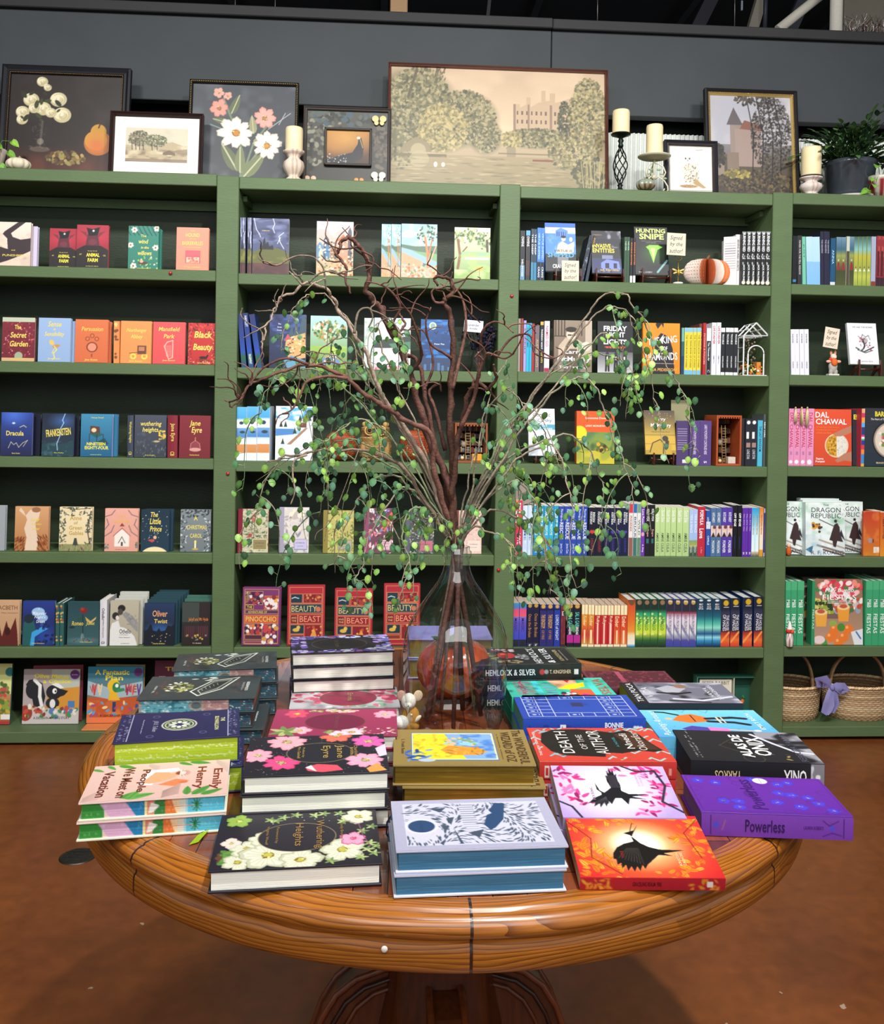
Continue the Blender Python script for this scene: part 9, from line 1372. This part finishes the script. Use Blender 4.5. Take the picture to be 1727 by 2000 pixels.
vs=[('high arching vine over the right bay ending low at the far right',[(930,960),(985,860),(1030,790),(1100,690),(1150,610),(1180,577),(1215,573),(1240,600),(1270,650),(1300,710),(1325,750),(1342,790),(1345,830),(1366,890)],-.1,.5,6,(.04,.1)),('second high arch vine just inside the outermost right one',[(940,950),(1000,830),(1080,720),(1140,640),(1190,598),(1225,612),(1248,660),(1268,720),(1280,790)],-.02,.5,6,(.05,.12)),('right vine drooping in front of the football paperback',[(940,970),(1000,850),(1080,760),(1130,700),(1180,650),(1215,680),(1225,740),(1240,780)],.06,.45,6,(.05,.14)),('vine bending down across the orange topped paperback',[(960,930),(1020,840),(1070,780),(1130,735),(1170,770),(1190,830),(1210,880),(1228,930),(1240,985)],-.08,.4,6,(.06,.16)),('vine trailing over the blue spines to the right',[(970,920),(1040,870),(1110,850),(1150,880),(1175,940),(1180,1010),(1188,1090)],.0,.35,6,(.06,.16)),('vine falling across the cyan spines',[(960,960),(1020,890),(1080,870),(1105,930),(1118,1000),(1112,1070),(1124,1150)],-.1,.35,6,(.06,.17)),('vine hanging lowest on the right beside the bottle',[(940,990),(1000,940),(1040,970),(1060,1040),(1070,1110),(1078,1160)],-.03,.3,6,(.05,.15)),('short vine curling right just above the bottle neck',[(925,1030),(960,1040),(990,1055),(1000,1085),(985,1112)],-.06,.25,3,(.03,.08)),('vine reaching right with a dangling bare twig end',[(950,1000),(1010,1010),(1050,1030),(1080,1080),(1090,1130)],.08,.3,4,(.05,.12)),('vine rising steeply right of centre among the stems',[(915,980),(935,880),(955,800),(990,760),(1020,790),(1035,840)],-.14,.35,7,(.05,.14)),('vine from the right stem bundle arching near the posts',[(930,960),(970,880),(1010,830),(1050,830),(1075,870),(1085,930)],.1,.3,6,(.06,.15)),('vine trailing across the centre right post',[(920,1000),(950,920),(985,900),(1010,930),(1015,980),(1005,1040)],.03,.25,6,(.05,.13)),('big left arching vine with few leaves at the upper left',[(820,900),(760,800),(715,720),(690,640),(640,580),(605,575),(575,600),(558,640),(545,685)],-.06,.55,5,(.03,.08)),('left vine running along the snowy shelf to the bay edge',[(800,900),(720,810),(660,745),(600,720),(545,730),(520,765),(505,810)],-.1,.4,8,(.05,.14)),('left vine drooping past the patterned notebooks',[(800,940),(730,892),(660,880),(600,885),(550,900),(520,935),(505,985),(515,1000)],-.12,.35,8,(.06,.16)),('left vine falling between the wicker pumpkin and notebooks',[(820,960),(770,900),(710,865),(660,860),(635,900),(638,950),(622,1010)],.02,.3,7,(.06,.16)),('left vine hanging over the green notebook',[(820,975),(775,930),(735,935),(700,975),(675,1030),(655,1100)],-.05,.3,7,(.06,.15)),('left vine hanging over the tropical notebook',[(830,985),(790,950),(755,990),(725,1040),(705,1110),(690,1140)],-.1,.3,6,(.05,.12)),('vine dangling left of the bottle neck over its shoulder',[(845,1010),(815,990),(785,1030),(795,1080),(805,1120),(806,1170)],-.09,.3,4,(.04,.1)),('dense vine in the centre left among the branches',[(850,960),(790,850),(740,780),(700,770),(670,800),(655,850)],.06,.3,8,(.06,.16)),('upright vine climbing centre left towards the pale books',[(860,960),(820,850),(780,760),(750,690),(740,640),(760,620),(785,660),(790,720)],-.04,.4,8,(.05,.13)),('vine spilling over the autumn tree paperback',[(850,970),(800,870),(750,780),(705,700),(680,660),(650,670),(635,720)],.04,.45,7,(.05,.13)),('vine crossing in front of the owl basket',[(850,990),(800,920),(760,850),(715,820),(675,830),(640,860),(610,850)],-.15,.35,7,(.05,.13)),('small leafy sprig right at the bottle mouth',[(880,1050),(868,1030),(860,1010),(848,1000)],-.05,.2,5,(.02,.05)),('small leafy sprig leaning right at the bottle mouth',[(900,1040),(915,1010),(925,990),(940,985)],-.05,.2,4,(.02,.06)),('low left vine brushing the speckled notebook',[(850,1020),(820,1010),(785,1010),(760,1040),(752,1080)],.02,.25,5,(.04,.1)),('vine reaching up between the two right arches',[(930,950),(1000,830),(1070,740),(1130,700),(1175,690),(1210,710),(1235,760)],.12,.5,5,(.04,.1)),('vine hanging behind the bottle towards the romance tag',[(930,980),(975,920),(1020,920),(1045,960),(1040,1020),(1050,1080)],.14,.3,6,(.05,.13)),('outer left vine over the blue castle paperback',[(820,890),(750,790),(690,720),(640,690),(590,690),(560,710),(545,740)],.0,.45,7,(.04,.1)),('bare grey green stem pointing up right of the trunk',[(905,980),(925,900),(945,820),(960,760),(990,700)],.05,.75,2,(.03,.06))]
for i,(lb,pts,oe,t0,dr_,dl)in enumerate(vs):vine(lb,pts,oe,r0=.0026 if i<5 else .0022,t0=t0,drops=max(2,int(dr_*.75)),seed=40+i,dl=dl,dens=.021)
x,y=onZ(889,1366,TZ)[0],1.855
r=pumpkin('speckled_pumpkin','glossy orange pumpkin with green leaves behind the glass bottle',(x,y,TZ+.001),.078,.115,9,lambda t,ph:'c8501c' if math.sin(t*37)*math.sin(ph*29)<.55 else '9c3414','4c6c34',dep=.1)
w=MB();rr_=random.Random(4)
for i in range(14):a=rr_.uniform(0,6.28);leaf(w,(-.015,-.02,.108),(math.cos(a),math.sin(a),rr_.uniform(.3,1.2)),(0,0,1),rr_.uniform(.03,.05),.014,rr_.choice(['2c5424','3c6c30']))
w.build('leaves','leaf',r)
for k,(z,lb)in enumerate(((.0435,'gilt edged book with lilac cover behind the bottle, upper of two'),(0,'gilt edged book behind the bottle, lower of two'))):
 M=Matrix(((0,0,1,x-.091),(-1,0,0,2.10),(0,-1,0,TZ+z+.043),(0,0,0,1)));book('hardcover_book',.125,.182,.042,M,lb,fcol='7c78b0',bcol='8c88b8',pcol='b8a04c',pm='gilt',group='gilt lilac books')
p=onZ(800,1432,TZ);r=thing('felt_mouse','small white felt mouse in a mustard coat holding a white ball','figurine',(p[0]+.002,p[1]+.012,TZ+.001))
w=MB();w.ball((0,0,.022),(.017,.014,.023),'b8863c',20,14);w.ball((-.002,-.006,.009),(.018,.014,.010),'a87834',16,10);w.build('coat','fabric',r)
w=MB();w.ball((-.004,-.002,.053),(.0135,.0125,.015),'ece6da',18,14);w.ball((-.005,-.012,.049),(.007,.007,.006),'f0ece2',12,8);w.ball((-.005,-.0185,.050),(.0016,.001,.0012),'2c2420',8,6);w.tube([(-.009,-.0165,.046),(-.005,-.0185,.0478),(-.001,-.0165,.046)],.0004,'2c2420',n=4);w.ball((-.009,-.0125,.056),.0011,'141010',6,4);w.ball((0,-.0125,.056),.0011,'141010',6,4);w.build('head','fabric',r)
for s_,c_ in((-1,'d8a898'),(1,'d8c0a4')):w=MB();w.ball((s_*.015-.002,.002,.062),(.009,.002,.010),c_,14,10,M=Matrix.Rotation(s_*.3,4,'Z'));w.build('ear','fabric',r)
w=MB();w.ball((-.016,-.012,.018),(.013,.012,.013),'f0ece4',16,12);w.build('white_ball','fabric',r)
w=MB();w.ball((.012,-.010,.024),(.004,.003,.009),'e0d8c0',10,8,M=Matrix.Rotation(.8,4,'Y'));w.ball((.001,-.0145,.033),(.002,.001,.002),'f0f0ec',8,6);w.build('paw','fabric',r)
